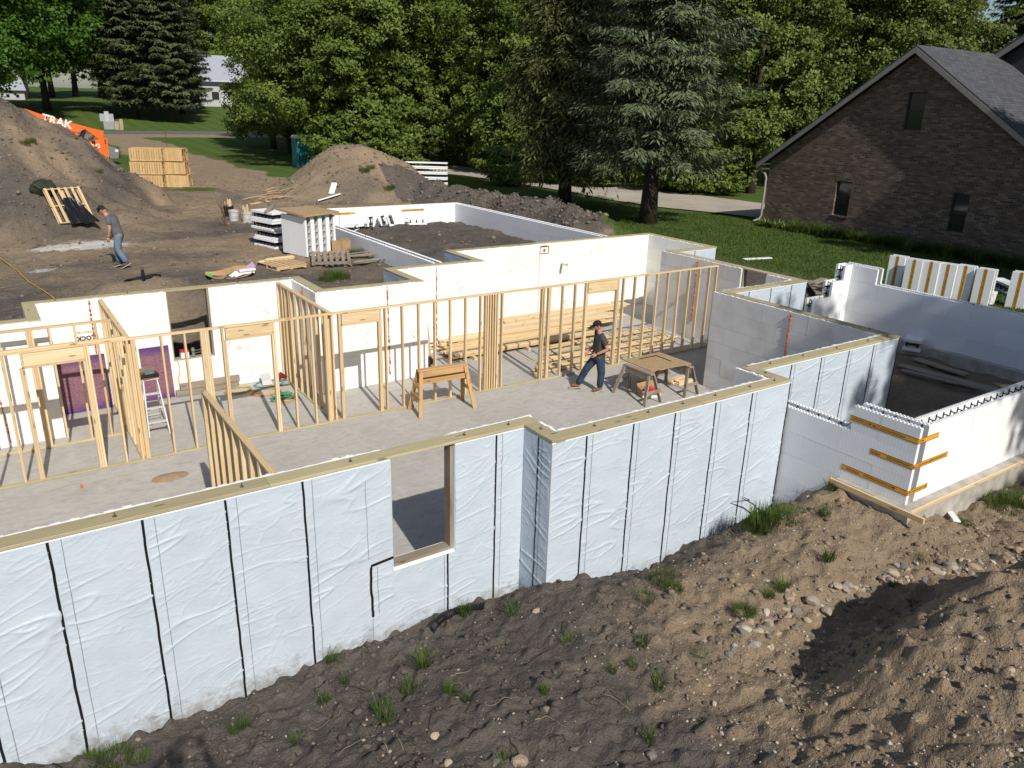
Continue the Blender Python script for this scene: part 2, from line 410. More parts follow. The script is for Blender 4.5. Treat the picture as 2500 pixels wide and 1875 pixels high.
# ================================================================== terrain
CP = np.array([(-18,-7,-.1),(-16,-7,-.1),(-14.6,-7,-.02),(-13.9,-7,-.27),(-12.9,-7,-.3),(-12,-7,-.3),(-11.2,-7,-.2),(-10,-7,-.16),(-9.3,-7,-.13),(-8.5,-7,-.25),(-8.1,-7.3,-.05),
 (-8.07,-7.64,.2),(-7.5,-7.64,.12),(-6.6,-7.64,-.1),(-5.8,-7.64,-.13),(-5,-7.64,0),(-4.1,-7.64,-.07),(-3.5,-7.64,.06),(-3.2,-8.05,.3),(-3.2,-8.6,.87),(-3.25,-9.2,1.02),(-3.3,-9.85,.98),(-3.2,-10.2,.85),(-2.4,-10.05,.78),(0,-10.1,.72),(3,-10.1,.8),(6.5,-10.2,1.5),
 (-16,-8.4,.1),(-14.5,-8.3,.08),(-13,-8.4,.12),(-11,-8.5,.18),(-9.5,-8.4,.24),(-8.2,-8.4,.42),(-7.2,-8.3,.45),(-6.2,-8.3,.28),(-5.2,-8.4,.42),(-4.3,-8.7,.78),(-4.1,-9.4,.9),(-4.0,-10,.82),
 (-13,-9.6,.4),(-11.5,-9.8,.5),(-9.8,-9.8,.55),(-8,-9.6,.6),(-6.7,-10.1,.62),(-5.4,-10.2,.66),(-3.7,-10.8,.74),(-2,-10.9,.85),(0,-11,.95),(3,-11,1.05),(6.5,-11.5,1.6),
 (-9.5,-11,.62),(-8.3,-11.2,.64),(-7.7,-11.55,.80),(-6.7,-11.75,1.38),(-5.7,-11.95,1.85),(-4.6,-12.1,1.92),(-3,-12.4,1.6),(-1.2,-12.7,1.45),(1,-12.8,1.5),
 (-6.7,-11.15,.64),(-5.7,-11.12,.66),(-4.6,-11.25,.74),(-3,-11.5,.9),(-1.2,-11.6,1.0),
 (-8.1,-12.6,1.15),(-6.4,-13,1.85),(-4.5,-13.4,1.95),(-2,-13.8,1.8),(-9.6,-12,.85),(-11.2,-11.4,.85),(-12.8,-10.9,.95),(-14.5,-10.5,1.05),(-16.5,-10,1.0),
 (-13.9,-15.1,4.75),(-12,-15.2,4.0),(-10,-15.4,3.3),(-16,-15.2,4.0),(-14,-12.6,2.3),(-11.8,-12.6,1.7),(-16.5,-12.5,2.0),(-8,-15.5,3.0),(-4,-16,2.8),(-13.9,-18,4.3),(-8,-19,2.5),(-18,-18,3.0),(-20,-12,1.6),(2,-16,2.0),(7,-15,1.8)])
def _tps(P):
    n = len(P); d = np.linalg.norm(P[:, None, :2]-P[None, :, :2], axis=2); K = np.where(d > 0, d*d*np.log(d+1e-12), 0) + np.eye(n)*.01
    A = np.zeros((n+3, n+3)); A[:n, :n] = K; A[:n, n] = 1; A[:n, n+1:] = P[:, :2]; A[n, :n] = 1; A[n+1:, :n] = P[:, :2].T
    return np.linalg.solve(A, np.r_[P[:, 2], 0, 0, 0])
_W = _tps(CP)
def Hsouth(x, y):
    xs = np.clip(x, -19, 6.8); ys = np.clip(y, -18.5, -6.6); sh = x.shape; xf = xs.ravel(); yf = ys.ravel(); out = np.zeros(xf.size)
    for i in range(0, xf.size, 40000):
        d = np.hypot(xf[i:i+40000, None]-CP[None, :, 0], yf[i:i+40000, None]-CP[None, :, 1])
        out[i:i+40000] = np.where(d > 0, d*d*np.log(d+1e-12), 0) @ _W[:-3] + _W[-3] + _W[-2]*xf[i:i+40000] + _W[-1]*yf[i:i+40000]
    out = out.reshape(sh)
    far = np.maximum(np.maximum(-19-x, x-6.8), -18.5-y); t = sst(0, 10, far)
    return out*(1-t) + 1.7*t
def cone(x, y, cx, cy, rxl, rxr, ry0, ry1, h, rd=.2):
    dx = x-cx; dy = y-cy
    r = np.hypot(dx/np.where(dx < 0, rxl, rxr), dy/np.where(dy < 0, ry0, ry1))
    r = r + .10*pn(x*.35, y*.35, 5) + .05*pn(x*.9, y*.9, 6)
    r = np.sqrt(r*r+rd*rd) - rd*.25
    return h*np.clip(1.0-r, 0, None)
def road_c(y): return None
def Hnorth(x, y, detail=True):
    g = 1.9 + 0*x
    g = g + .45*sst(45, 84, y) + 2.85*sst(98, 142, y) + 3.0*sst(145, 260, y)
    g = g - .12*sst(-11, -14, x)*sst(14, 4, y)                # a dip left of the house
    g = g + .08*fbm(x*.12, y*.12, 3, 3)*sst(3, 9, y)*sst(80, 60, y)
    a = cone(x, y, -14.5, 27, 8.5, 8.3, 10.8, 10, 6.25)
    b = cone(x, y, 3.7, 26.2, 4.5, 5.0, 4.8, 5, 2.95, .22)
    p = np.maximum(a, b)
    # low berm of clods beside the garage walls
    t = np.clip((y-8.5)/17.0, 0, 1); bx = 6.2 + 0*t + 1.2*np.sin(t*4); 
    br = np.clip(1-((x-bx)/(1.5+.3*np.sin(y)))**2, 0, 1)*sst(7.2, 8.8, y)*sst(27, 23, y)
    p = np.maximum(p, br*(.62+.35*pn(x*.8, y*.8, 9)+.2*pn(x*2.1, y*2.1, 10)))
    # rim of soil along the north walls, hole in front of the basement window
    p = p - .95*np.clip(1-np.hypot((x+10.2)/1.3, (y-4.3)/1.4)**2, 0, 1)
    p = p + .3*np.clip(1-np.hypot((x+10.6)/1.5, (y-6.3)/.6)**2, 0, 1)
    return g + p
GIN = (-3.42, 3.7, 5.36, 15.4)          # inside of the back garage walls
SEIN = (-2.9, 5.47, -9.58, -2.65)       # inside of the east room
def H(x, y):
    x = np.asarray(x, float); y = np.asarray(y, float)
    hs = Hsouth(x, y); hn = Hnorth(x, y)
    we = sst(-11.6, -9.8, y); wl = sst(-6, -1, y)
    wm = (y > -5).astype(float)
    w = np.where(x > 5.6, we, np.where(x < -17.1, wl, wm))
    h = hs*(1-w) + hn*w
    gi = (x > GIN[0]-.14) & (x < GIN[1]+.14) & (y > 3.6) & (y < GIN[3]+.14)
    h = np.where(gi, 1.70+.10*fbm(x*.8, y*.8, 21, 4), h)
    si = (x > SEIN[0]-.14) & (x < SEIN[1]+.14) & (y > SEIN[2]-.14) & (y < SEIN[3]+.3) & ((x > .9) | (y < -6.8))
    h = np.where(si, .90+.10*fbm(x*.8, y*.8, 22, 4), h)
    return h
def Hz(x, y): return float(H(np.array([x]), np.array([y]))[0])
def gmask(x, y):
    """R grass, G sand, B pale dust"""
    R = np.zeros_like(x); G = np.zeros_like(x); B = np.zeros_like(x)
    n1 = fbm(x*.25, y*.25, 40, 3)
    lawn = sst(5.6, 7.4, x+.5*n1+.35*np.clip(16-y, 0, 8)*0)*sst(-9.5, -8, y)
    lawn = lawn*(1-sst(8.4, 9.2, y)*sst(8.2, 6.9, x)) 
    lawn = np.where((y > 9) & (x < 9.2+.6*n1) & (y < 24), lawn*sst(7.3, 8.6, x+.5*n1), lawn)
    lawn = np.maximum(lawn, sst(30.5, 34, y-.35*(x-2)+2*n1)*sst(1.5, 3.5, x+.8*n1))          # behind the centre pile
    lawn = np.maximum(lawn, sst(33, 35.5, y+1.2*n1)*sst(-1.6, -3.6, x+.10*(y-34)*0+.8*n1))   # left of the dirt track
    lawn = np.maximum(lawn, sst(97, 99, y))
    lawn = np.maximum(lawn, np.clip(1.15-np.hypot((x+3.9)/1.9, (y-30.2)/1.6), 0, 1))
    lawn = np.maximum(lawn, sst(28, 30, y)*sst(6.6, 8.2, x+.5*n1))
    lawn = np.where((y < -9.7), lawn*0, lawn)
    R = lawn
    R = R*(1-sst(80.5, 81.5, y)*sst(97.5, 97.2, y))
    # sand: dry tops of piles, track, yard
    G = np.where(y > 3, .42+.25*n1, 0)
    yard = sst(6, 9, y)*sst(4, -4, x); G = np.maximum(G, .64*yard+.35*n1)
    G = np.where(y > 30, .85, G); G = np.where((x < -5) & (y > 14), .46+.5*n1, G)
    G = np.where((np.abs(x-3.5) < 6) & (np.abs(y-25.5) < 6), .80+.4*n1, G)
    G = np.where((np.abs(x-.1) < 3.9) & (y > 5) & (y < 15.5), .05, G)
    G = np.where((x > 4) & (y > 8) & (y < 24), .08+.2*n1, G)
    # foreground: topsoil by the wall, sand towards the right
    sfl = sst(-8.9, -4.9, x + .75*(-9.0-y) + 2.2*n1 + .9*fbm(x*1.7, y*1.7, 44, 3))*sst(-7.7, -9.4, y+.5*n1)
    G = np.where(y < -6.5, np.clip(.16+.80*sfl, 0, 1), G)
    G = np.where((x > -2.9) & (x < 5.5) & (y > -9.6) & (y < -2.6), .55, G)
    B = .95*np.clip(1.35-np.hypot((x+11.2)/1.9, (y-13.9)/1.15), 0, 1)
    B = np.maximum(B, .8*np.clip(1-np.hypot((x+12.6)/.9, (y-10.2)/.8), 0, 1))
    B = np.maximum(B, .55*np.clip(1-np.abs(y-84)/2.8, 0, 1))
    return np.stack([R, G, B, np.ones_like(R)], -1)
def sheet(name, xs, ys, hf, mat, keep=None, kind='structure'):
    X, Y = np.meshgrid(xs, ys); Z = hf(X, Y); nx, ny = len(xs), len(ys)
    v = np.stack([X, Y, Z], -1).reshape(-1, 3)
    i = np.arange(nx*ny).reshape(ny, nx)
    q = np.stack([i[:-1, :-1], i[:-1, 1:], i[1:, 1:], i[1:, :-1]], -1).reshape(-1, 4)
    if keep is not None:
        cx = v[q].mean(1); q = q[keep(cx[:, 0], cx[:, 1])]
    me = bpy.data.meshes.new(name); me.vertices.add(len(v)); me.vertices.foreach_set('co', v.ravel())
    me.loops.add(q.size); me.loops.foreach_set('vertex_index', q.ravel().astype(np.int32)); me.polygons.add(len(q))
    me.polygons.foreach_set('loop_start', np.arange(0, q.size, 4, dtype=np.int32)); me.polygons.foreach_set('loop_total', np.full(len(q), 4, np.int32))
    me.polygons.foreach_set('use_smooth', np.ones(len(q), bool)); me.update(calc_edges=True)
    ca = me.color_attributes.new('mask', 'FLOAT_COLOR', 'POINT'); ca.data.foreach_set('color', gmask(X, Y).reshape(-1, 4).astype(np.float32).ravel())
    me.materials.append(mat); o = bpy.data.objects.new(name, me); COL.objects.link(o); o['kind'] = kind
    return o
def grow(a, b, s, lo, hi, k=1.09):
    c = list(np.arange(a, b+1e-6, s)); st = s
    while c[-1] < hi: st *= k; c.append(c[-1]+st)
    st = s
    while c[0] > lo: st *= k; c.insert(0, c[0]-st)
    return np.array(c)
PATCH = (-16.6, 4.6, -13.8, -6.74)
def clods(x, y, amp=1.0):
    wx = x+.12*pn(x*2, y*2, 60); wy = y+.12*pn(x*2+9, y*2, 62)
    c = fbm(x*.9, y*.9, 50, 3)*.085 + np.abs(pn(wx*3.3, wy*3.3, 61))*.055 + np.abs(pn(wx*7.5, wy*7.5, 63))*.035 - .03
    c = c + np.clip(pn(x*5.5, y*5.5, 70)-.12, 0, 1)*.12 + fbm(x*17, y*17, 77, 2)*.014 - np.clip(pn(x*2.6, y*2.6, 72)-.35, 0, 1)*.12
    return c*amp
def Hfine(x, y):
    e = np.minimum(np.minimum(x-PATCH[0], PATCH[1]-x), y-PATCH[2]); t = sst(0, .8, e)
    return H(x, y) + t*(clods(x, y) + .012) 
def Hcoarse(x, y):
    h = H(x, y)
    rough = np.where(y > 2, sst(60, 30, y), .6)
    n1 = np.clip(gmask(x, y)[..., 0], 0, 1)
    r = rough*(1-n1*.9)
    return h + r*(fbm(x*.9, y*.9, 30, 4)*.06 + fbm(x*3.1, y*3.1, 31, 3)*.035 + np.clip(pn(x*2.2, y*2.2, 33), 0, 1)*.09 + np.abs(pn(x*1.4, y*1.4, 35))*.05*sst(1.95, 3.0, h))
_hin = inset(HOUSE, .09)
xs = grow(-17, 12, .15, -900, 900, 1.075); ys = grow(-14, 33, .15, -300, 1500, 1.06)
ground = sheet('ground', xs, ys, Hcoarse, M_ground, lambda x, y: ~inpoly(x, y, _hin) & ~((x > PATCH[0]+.35) & (x < PATCH[1]-.35) & (y > PATCH[2]+.35) & (y < -6.9) & ~((x > -3.0) & (y > -9.7))))
dirt = sheet('dirt_bank', np.arange(PATCH[0], PATCH[1], .036), np.arange(PATCH[2], PATCH[3], .036), Hfine, M_ground,
             lambda x, y: ~inpoly(x, y, _hin) & ~((x > -2.95) & (y > -9.62)) & ~((x > -3.3) & (y > -7.2)))
# ================================================================== slab
mb = MB(); mb.prism(_hin, -.12, 0.0)
slab = mb.build('concrete_floor', M_slab); slab['kind'] = 'structure'
# ================================================================== house foundation
ZP = 2.42; TH = .286; CH = .4064; BL = 1.2192
F = thing('house_foundation', 'long stepped basement foundation of foam forms, white membrane and timber sill plates', 'foundation', (-6, -1, -.3))
# name: x0,x1,y0,y1, axis, outside normal, opening(a,b,z0), inner blocks?, membrane?
WALLS = {
 'S1': (-17,-7.814,-7.0,-6.714,'x',-1,(-10.12,-9.2,.82),0), 'J1': (-8.1,-7.814,-7.64,-7.0,'y',-1,None,0), 'S2': (-7.814,-3.2,-7.64,-7.354,'x',-1,None,0),
 'J3': (-3.486,-3.2,-7.354,-6.714,'y',1,None,1), 'S3': (-3.2,1.03,-7.0,-6.714,'x',-1,None,0), 'E1': (.744,1.03,-6.714,-2.36,'y',1,None,1),
 'EJ': (1.03,4.0,-2.646,-2.36,'x',-1,None,0), 'E2': (3.714,4.0,-2.36,2.486,'y',1,(-1.55,-.68,.8),1), 'E3': (4.0,5.88,2.2,2.486,'x',-1,None,0),
 'E4': (5.594,5.88,2.486,5.36,'y',1,None,1), 'N1': (-2.45,5.594,5.074,5.36,'x',1,None,1), 'N1r': (-2.45,-2.164,3.4,5.074,'y',-1,None,0),
 'N2': (-5.2,-2.45,3.4,3.686,'x',1,None,1), 'N2r': (-5.2,-4.914,1.81,3.4,'y',-1,None,0), 'N3': (-7.78,-5.2,1.81,2.096,'x',1,None,1),
 'N3r': (-7.78,-7.494,2.096,3.716,'y',1,None,1), 'N4': (-13.4,-7.78,3.43,3.716,'x',1,(-10.65,-9.73,.8),1), 'N5': (-13.4,-13.114,1.97,3.43,'y',-1,None,0),
 'N6': (-17,-13.4,1.97,2.256,'x',1,None,1)}
def split(a, b, op, z0, z1):
    """pieces of [a,b]x[z0,z1] outside the opening (open to the top)"""
    if op is None or b <= op[0] or a >= op[1] or z1 <= op[2]: return [(a, b, z0, z1)]
    r = []
    if a < op[0]: r.append((a, op[0], z0, z1))
    if b > op[1]: r.append((op[1], b, z0, z1))
    if z0 < op[2]: r.append((max(a, op[0]), min(b, op[1]), z0, op[2]))
    return r
FT = .064
WP = {}
for nm, (x0,x1,y0,y1,ax,out,op,blk) in WALLS.items():
    a, b = (x0, x1) if ax == 'x' else (y0, y1); c0, c1 = (y0, y1) if ax == 'x' else (x0, x1)
    inn = -out
    core = (c0+FT, c1-FT)
    def bx(mb, p, q, r0, r1, z0, z1):
        if ax == 'x': mb.box((p, r0, z0), (q, r1, z1))
        else: mb.box((r0, p, z0), (r1, q, z1))
    mb = MB()
    for p, q, z0, z1 in split(a, b, op, -.3, ZP): bx(mb, p, q, core[0], core[1], z0, z1)
    wo = mb.build('wall', M_core, F); WP[nm] = wo
    o0, o1 = (c0, c0+FT) if out < 0 else (c1-FT, c1)
    mb = MB()
    for p, q, z0, z1 in split(a, b, op, -.3, ZP-.002): bx(mb, p, q, o0, o1, z0, z1)
    mb.build('outer_foam', M_foam, wo)
    i0, i1 = (c1-FT, c1) if out < 0 else (c0, c0+FT)
    if not blk:
        mb = MB()
        for p, q, z0, z1 in split(a, b, op, .002, ZP+.012): bx(mb, p, q, i0, i1, z0, z1)
        mb.build('inner_foam', M_foam, wo)
    else:
        mt = M_foam_gray if (ax == 'y' and nm in ('E1','E2','J3')) else M_foam_old
        for k in range(6):
            s = a - (BL*.5 if k % 2 else .0) - rnd.choice([0, .2, .4]); 
            while s < b:
                p, q = max(s+.002, a), min(s+BL-.002, b); s += BL
                if q-p < .03: continue
                for (pp, qq, z0, z1) in split(p, q, op, k*CH+.0018, min((k+1)*CH-.0018, ZP+.018)):
                    if qq-pp < .02 or z1-z0 < .02: continue
                    mb = MB(); pr = rnd.uniform(-.0035, .0015)
                    r0, r1 = (i0, i1+pr) if out < 0 else (i0-pr, i1)
                    bx(mb, pp, qq, r0, r1, z0, z1); mb.build('foam_block', mt, wo)
    # ragged rim of foam left standing beside the plate
    mb = MB(); m = int((b-a)/.045)+2; t = np.linspace(a, b, m)
    zt = ZP+.018+.030*np.abs(pn(t*6, t*0+out*7, 90))+.012*np.clip(pn(t*2.1, t*0+3, 92), 0, 1)
    keepr = np.ones(m, bool) if op is None else ~((t > op[0]-.02) & (t < op[1]+.02))
    for i in range(m-1):
        if not (keepr[i] and keepr[i+1]): continue
        e0 = i0+.004 if out > 0 else i0+.018; e1 = i1-.018 if out > 0 else i1-.004
        j = .006*pn(t[i]*9, 1.3, 95)
        bx(mb, t[i], t[i+1], e0+j, e1+j, ZP+.0, zt[i])
        if i+2 >= m or not keepr[i+2]: mb.build('foam_rim', M_foam, wo); mb = MB()
for nm, a3, b3 in (('N2r',(-5.2,1.806,.002),(-4.912,1.872,2.44)),('N1r',(-2.45,3.396,.002),(-2.162,3.462,2.44)),('N3',(-7.784,1.808,.002),(-7.718,2.096,2.44)),('N5',(-13.4,1.966,.002),(-13.112,2.032,2.44))):
    for k in range(6):
        mb = MB(); mb.box((a3[0],a3[1],k*CH+.003), (b3[0],b3[1],min(k*CH+CH-.003, 2.436))); mb.build('foam_block', M_foam_old if nm != 'N3' else M_foam_gray, WP[nm])
# sill plates: planks butted end to end
def plates(nm, a, b, c0, c1, ax, seams=()):
    e = [a, *seams, b]
    for p, q in zip(e[:-1], e[1:]):
        z = ZP+.020+rnd.uniform(0, .0015); cm = (c0+c1)/2
        if ax == 'x': o = board('sill_plate', (p+.002, cm, z), (q-.002, cm, z), c1-c0, .038, M_treat, WP[nm], (0,0,1))
        else: o = board('sill_plate', (cm, p+.002, z), (cm, q-.002, z), c1-c0, .038, M_treat, WP[nm], (0,0,1))
W0 = .232
plates('S1',-17,-8.1+W0,-7.012,-7.012+W0,'x',(-15.2,-11.62)); plates('J1',-7.652+W0,-7.012,-8.112,-8.112+W0,'y'); plates('S2',-8.112,-3.188,-7.652,-7.652+W0,'x',(-5.3,))
plates('J3',-7.652+W0,-7.012,-3.188-W0,-3.188,'y'); plates('S3',-3.188-W0,1.042,-7.012,-7.012+W0,'x',(-1.2,)); plates('E1',-7.012+W0,-2.658,1.042-W0,1.042,'y',(-4.4,))
plates('EJ',1.042-W0,4.012,-2.658,-2.658+W0,'x',(2.9,)); plates('E2',-2.658+W0,2.188,4.012-W0,4.012,'y',(.2,)); plates('E3',4.012-W0,5.892,2.188,2.188+W0,'x')
plates('E4',2.188+W0,5.372-W0,5.892-W0,5.892,'y'); plates('N1',-2.462,5.892,5.372-W0,5.372,'x',(.8,3.9)); plates('N1r',3.698,5.372-W0,-2.462,-2.462+W0,'y')
plates('N2',-5.212,-2.462+W0,3.698-W0,3.698,'x'); plates('N2r',2.108,3.698-W0,-5.212,-5.212+W0,'y'); plates('N3',-7.482,-5.212+W0,2.108-W0,2.108,'x',(-6.4,))
plates('N3r',2.108-W0,3.728-W0,-7.482-W0,-7.482,'y'); plates('N4',-13.412,-7.482,3.728-W0,3.728,'x',(-11.1,-8.6)); plates('N5',2.268,3.728-W0,-13.412,-13.412+W0,'y'); plates('N6',-17,-13.412+W0,2.268-W0,2.268,'x')
# anchor bolts with washers and nuts
def bolts(nm, pts):
    for x, y in pts:
        mb = MB(); mb.lathe((x, y, ZP+.04), [(.024,0),(.024,.004),(.012,.005),(.012,.016),(.006,.017),(.006,.045)], 8)
        mb.build('anchor_bolt', M_bolt, WP[nm])
M_bolt = flat('galvanised_bolt', (.16,.14,.12), .5, metal=.6)
bolts('S1', [(x, -6.9) for x in (-14.6,-13.2,-11.9,-10.6,-9.0,-8.3)]); bolts('J1', [(-8.0,-7.25)]); bolts('S2', [(x,-7.54) for x in (-7.3,-6.3,-5.6,-4.9,-4.1,-3.5)])
bolts('J3', [(-3.3,-7.2)]); bolts('S3', [(x,-6.9) for x in (-2.8,-1.9,-.9,.1,.75)]); bolts('E1', [(.93,y) for y in (-6.4,-5.4,-4.2,-3.1)]); bolts('N1', [(x,5.26) for x in (-1.5,.2,2.4,4.6)]); bolts('N4', [(x,3.62) for x in (-12.8,-11.4,-9,-8)])
# basement window bucks
def buck(nm, op, c0, c1, ax):
    a, b, z = op; d = .038; cm = (c0+c1)/2; w_ = .165
    def P(s, zz): return (s, cm, zz) if ax == 'x' else (cm, s, zz)
    upv = (1,0,0) if ax == 'x' else (0,1,0)
    board('window_buck', P(a+d/2, z), P(a+d/2, ZP), w_, d, M_wthr, WP[nm], upv); board('window_buck', P(b-d/2, z), P(b-d/2, ZP), w_, d, M_wthr, WP[nm], upv)
    board('window_sill', P(a+d, z+d/2), P(b-d, z+d/2), w_, d, M_wthr, WP[nm], (0,0,1))
buck('S1', (-10.12,-9.2,.82), -7.0,-6.714,'x'); buck('N4', (-10.65,-9.73,.8), 3.43,3.716,'x'); buck('E2', (-1.55,-.68,.8), 3.714,4.0,'y')
# ------------------------------------------------------------------ wrinkled membrane sheets
def wrinkle(s, z, sd):
    ws = .10*pn(s*1.7, z*1.7, sd+1); wz = .055*pn(s*1.6, z*2.1, sd+2)
    s2 = s+ws; z2 = z+wz
    def cr(u, v, sd, k): return np.clip(1-np.abs(pn(u, v, sd))*k, 0, 1)**2
    sl = .20+.30*pn(s*.5, z*.5, sd+9)
    def mk(f, k, o=.15): return np.clip(o+1.3*pn(s*f+k, z*f*1.6, sd+40+k), 0, 1)
    d = .95*cr(s2*.8, (z2-sl*s2)*4.2, sd+3, 7.0)*mk(1.1, 1, .38) + .55*cr(s2*1.5+4, (z2-sl*s2)*7.0, sd+4, 6.5)*mk(1.6, 2, .22)
    d = d + .55*cr((s2+.6*z2)*2.4, (z2-.6*s2)*2.4, sd+6, 8.5)*mk(1.5, 3, .05) + .5*cr((s2-.9*z2)*3.2, (z2+.4*s2)*3.2, sd+13, 9.0)*mk(1.7, 4, -.02)
    d = d + .35*cr(s2*2.4, (z2-.4*s2)*11, sd+21, 6)*mk(2.2, 5, .05) + .5*pn(s*1.1, z*1.6, sd+8) + .2*pn(s*2.6, z*4.5, sd+11)
    return d*.0135
def membrane(nm, ax, face, out, a, b, z0, z1, sd, step=.0125, hole=None, seam=True, seamx=None, line=None):
    m = max(3, int((b-a)/step)); k = max(3, int((z1-z0)/step))
    s, z = np.meshgrid(np.linspace(a, b, m), np.linspace(z0, z1, k))
    d = wrinkle(s-a, z, 300+sd*61) * sst(0, .03, s-a)*sst(0, .03, b-s)*(.35+.65*sst(0, .12, z1-z))
    pos = face + out*(.006 + np.clip(d, -.004, 1) + .004)
    v = np.stack([s, pos, z] if ax == 'x' else [pos, s, z], -1).reshape(-1, 3)
    i = np.arange(m*k).reshape(k, m); q = np.stack([i[:-1,:-1], i[:-1,1:], i[1:,1:], i[1:,:-1]], -1).reshape(-1, 4)
    if hole is not None:
        cs = s.ravel()[q].mean(1); cz = z.ravel()[q].mean(1); q = q[~((cs > hole[0]) & (cs < hole[1]) & (cz > hole[2]))]
    mb = MB(); mb.v.append(v); mb.n = len(v); mb.f = [tuple(t) for t in q.tolist()]; mb.mi = [0]*len(q)
    o = mb.build('membrane_sheet', M_memb, WP[nm], smooth=True)
    def strip(sx, wd, zz0, zz1, mat, name, off, jit=.006):
        t = np.linspace(zz0, zz1, 40); c = sx + jit*pn(t*2.2, t*0+sd, 120) + jit*.6*pn(t*7, t*0+sd, 121); dd = np.interp(c, np.linspace(a, b, m), np.linspace(0, 1, m))*0
        ii = np.clip(np.round((c-a)/(b-a)*(m-1)).astype(int), 0, m-1); kk = np.clip(np.round((t-z0)/(z1-z0)*(k-1)).astype(int), 0, k-1)
        pp = pos[kk, ii] + out*off
        L = np.stack([c-wd/2, pp, t] if ax == 'x' else [pp, c-wd/2, t], -1); R_ = np.stack([c+wd/2, pp, t] if ax == 'x' else [pp, c+wd/2, t], -1)
        mbs = MB(); vv = np.concatenate([L, R_]); nn = len(t)
        mbs.add(vv, [(j, j+1, nn+j+1, nn+j) if True else 0 for j in range(nn-1)]); mbs.build(name, mat, o)
    if seam:
        sx = b-.018 if seamx is None else seamx
        strip(sx, .027, z0, z1-.002, M_black, 'seam_tape', .004)
    if line is not None: strip(line, .008, z0, z1-.002, M_line, 'lap_line', .004, .003)
    return o, strip
def seamX(y, px): return [float(aty(u, v, y)[0]) for u, v in px]
ZM = 2.405
e = [-16.2, -15.35, -14.55] + seamX(-7.0, [(118,1314),(349,1259),(552,1212),(741,1168)]) 
e1 = seamX(-7.0, [(905,1395)])[0]; e2 = seamX(-7.0, [(1095,1400)])[0]; e3 = seamX(-7.0, [(1214,1052)])[0]
sd = 1
for p, q in zip(e[:-1], e[1:]): membrane('S1','x',-7.0,-1,p,q,-.42,ZM,sd,line=p+.10); sd += 1
HOLE = (-10.12,-9.2,.82)
o_, st_ = membrane('S1','x',-7.0,-1,e[-1],-10.12,-.42,ZM,sd,hole=None,seam=False,line=e[-1]+.09); sd += 1
st_(e1, .034, .22, .98, M_black, 'seam_tape', .006, .012); st_(e1+.09, .008, .25, .95, M_line, 'lap_line', .006); st_(e1+.0, .008, -.42, .2, M_line, 'lap_line', .005); st_(e1-.03, .007, 1.1, 2.2, M_line, 'lap_line', .005)
mb = MB(); mb.beam((e1, -7.022, 1.0), (-10.125, -7.022, 1.03), .006, .034); mb.build('seam_tape', M_black, o_)
membrane('S1','x',-7.0,-1,-10.12,e2,-.42,.815,sd,line=e2-.07); sd += 1
membrane('S1','x',-7.0,-1,e2,e3,-.42,ZM,sd,hole=HOLE,line=None); sd += 1
membrane('S1','x',-7.0,-1,e3,-8.105,-.42,ZM,sd,seam=False,line=e3+.08); sd += 1
membrane('J1','y',-8.1,-1,-7.64,-7.02,-.3,ZM,sd,seamx=-7.36,line=-7.44); sd += 1
e = [-8.1] + seamX(-7.64, [(1435,1054),(1549,1025),(1651,999),(1750,975),(1839,953)]) + [-3.2]
for i, (p, q) in enumerate(zip(e[:-1], e[1:])): membrane('S2','x',-7.64,-1,p,q,-.42,ZM,sd,seam=True,line=p+.09 if i else None); sd += 1
e = [-3.19] + seamX(-7.0, [(1934.5,884),(2007,869),(2074,853),(2135,837)]) + [1.03]
for i, (p, q) in enumerate(zip(e[:-1], e[1:])): membrane('S3','x',-7.0,-1,p,q,.5,ZM,sd,step=.016,line=p+.08 if i else None); sd += 1
e = [1.04] + seamX(-2.646, [(1830,710),(1884,702),(1934,695)]) + [4.0]
for i, (p, q) in enumerate(zip(e[:-1], e[1:])): membrane('EJ','x',-2.646,-1,p,q,.7,ZM,sd,step=.025); sd += 1
for p, q in ((4.01,4.9),(4.9,5.88)): membrane('E3','x',2.2,-1,p,q,1.2,ZM,sd,step=.03); sd += 1
for nm, f_, p, q in (('N1r',-2.45,3.7,5.36),('N2r',-5.2,2.11,3.686),('N5',-13.4,2.27,3.716)): membrane(nm,'y',f_,-1,p,q,1.2,ZM,sd,step=.03,seam=False); sd += 1
# orange spray foam beads, sleeves, stamps on the inside foam
def bead(nm, pts, r=.022):
    pts = np.array(pts); t = np.linspace(0, 1, 46); P = np.stack([np.interp(t, np.linspace(0,1,len(pts)), pts[:,i]) for i in range(3)], -1)
    k = rnd.randrange(900); P[:, 0] += .012*pn(t*9, t*0, k); P[:, 1] += .004*pn(t*9, t*0, k+1)
    mb = MB(); mb.tube(P, np.clip(r*(.50+1.1*pn(t*22, t*0, k+2)), .004, .04), 6); mb.build('spray_foam_bead', M_foamgun, WP[nm], smooth=True)
bead('N2', [(-3.78,3.39,2.42),(-3.787,3.39,1.0),(-3.79,3.39,.1)]); bead('N3', [(-5.998,1.80,2.44),(-5.985,1.80,1.2),(-5.98,1.80,.2)], .026)
bead('N4', [(-12.19,3.42,2.43),(-12.20,3.42,1.9),(-12.2,3.42,1.25)], .026); bead('N3r', [(-7.79,2.67,2.40),(-7.79,2.64,1.2),(-7.79,2.61,.25)], .036)
bead('E2', [(3.70,.946,2.38),(3.70,.95,1.4),(3.70,.957,.55)], .034); bead('E1', [(.73,-4.645,2.40),(.73,-4.64,1.9),(.73,-4.642,1.42)], .036)
bead('N6', [(-14.1,1.96,1.2),(-14.05,1.96,.1)], .02); bead('N1', [(.883,5.067,2.15),(.886,5.068,1.2),(.90,5.068,.02)], .006)
bead('N2', [(-2.85,3.395,.9),(-2.85,3.395,.05)], .004)
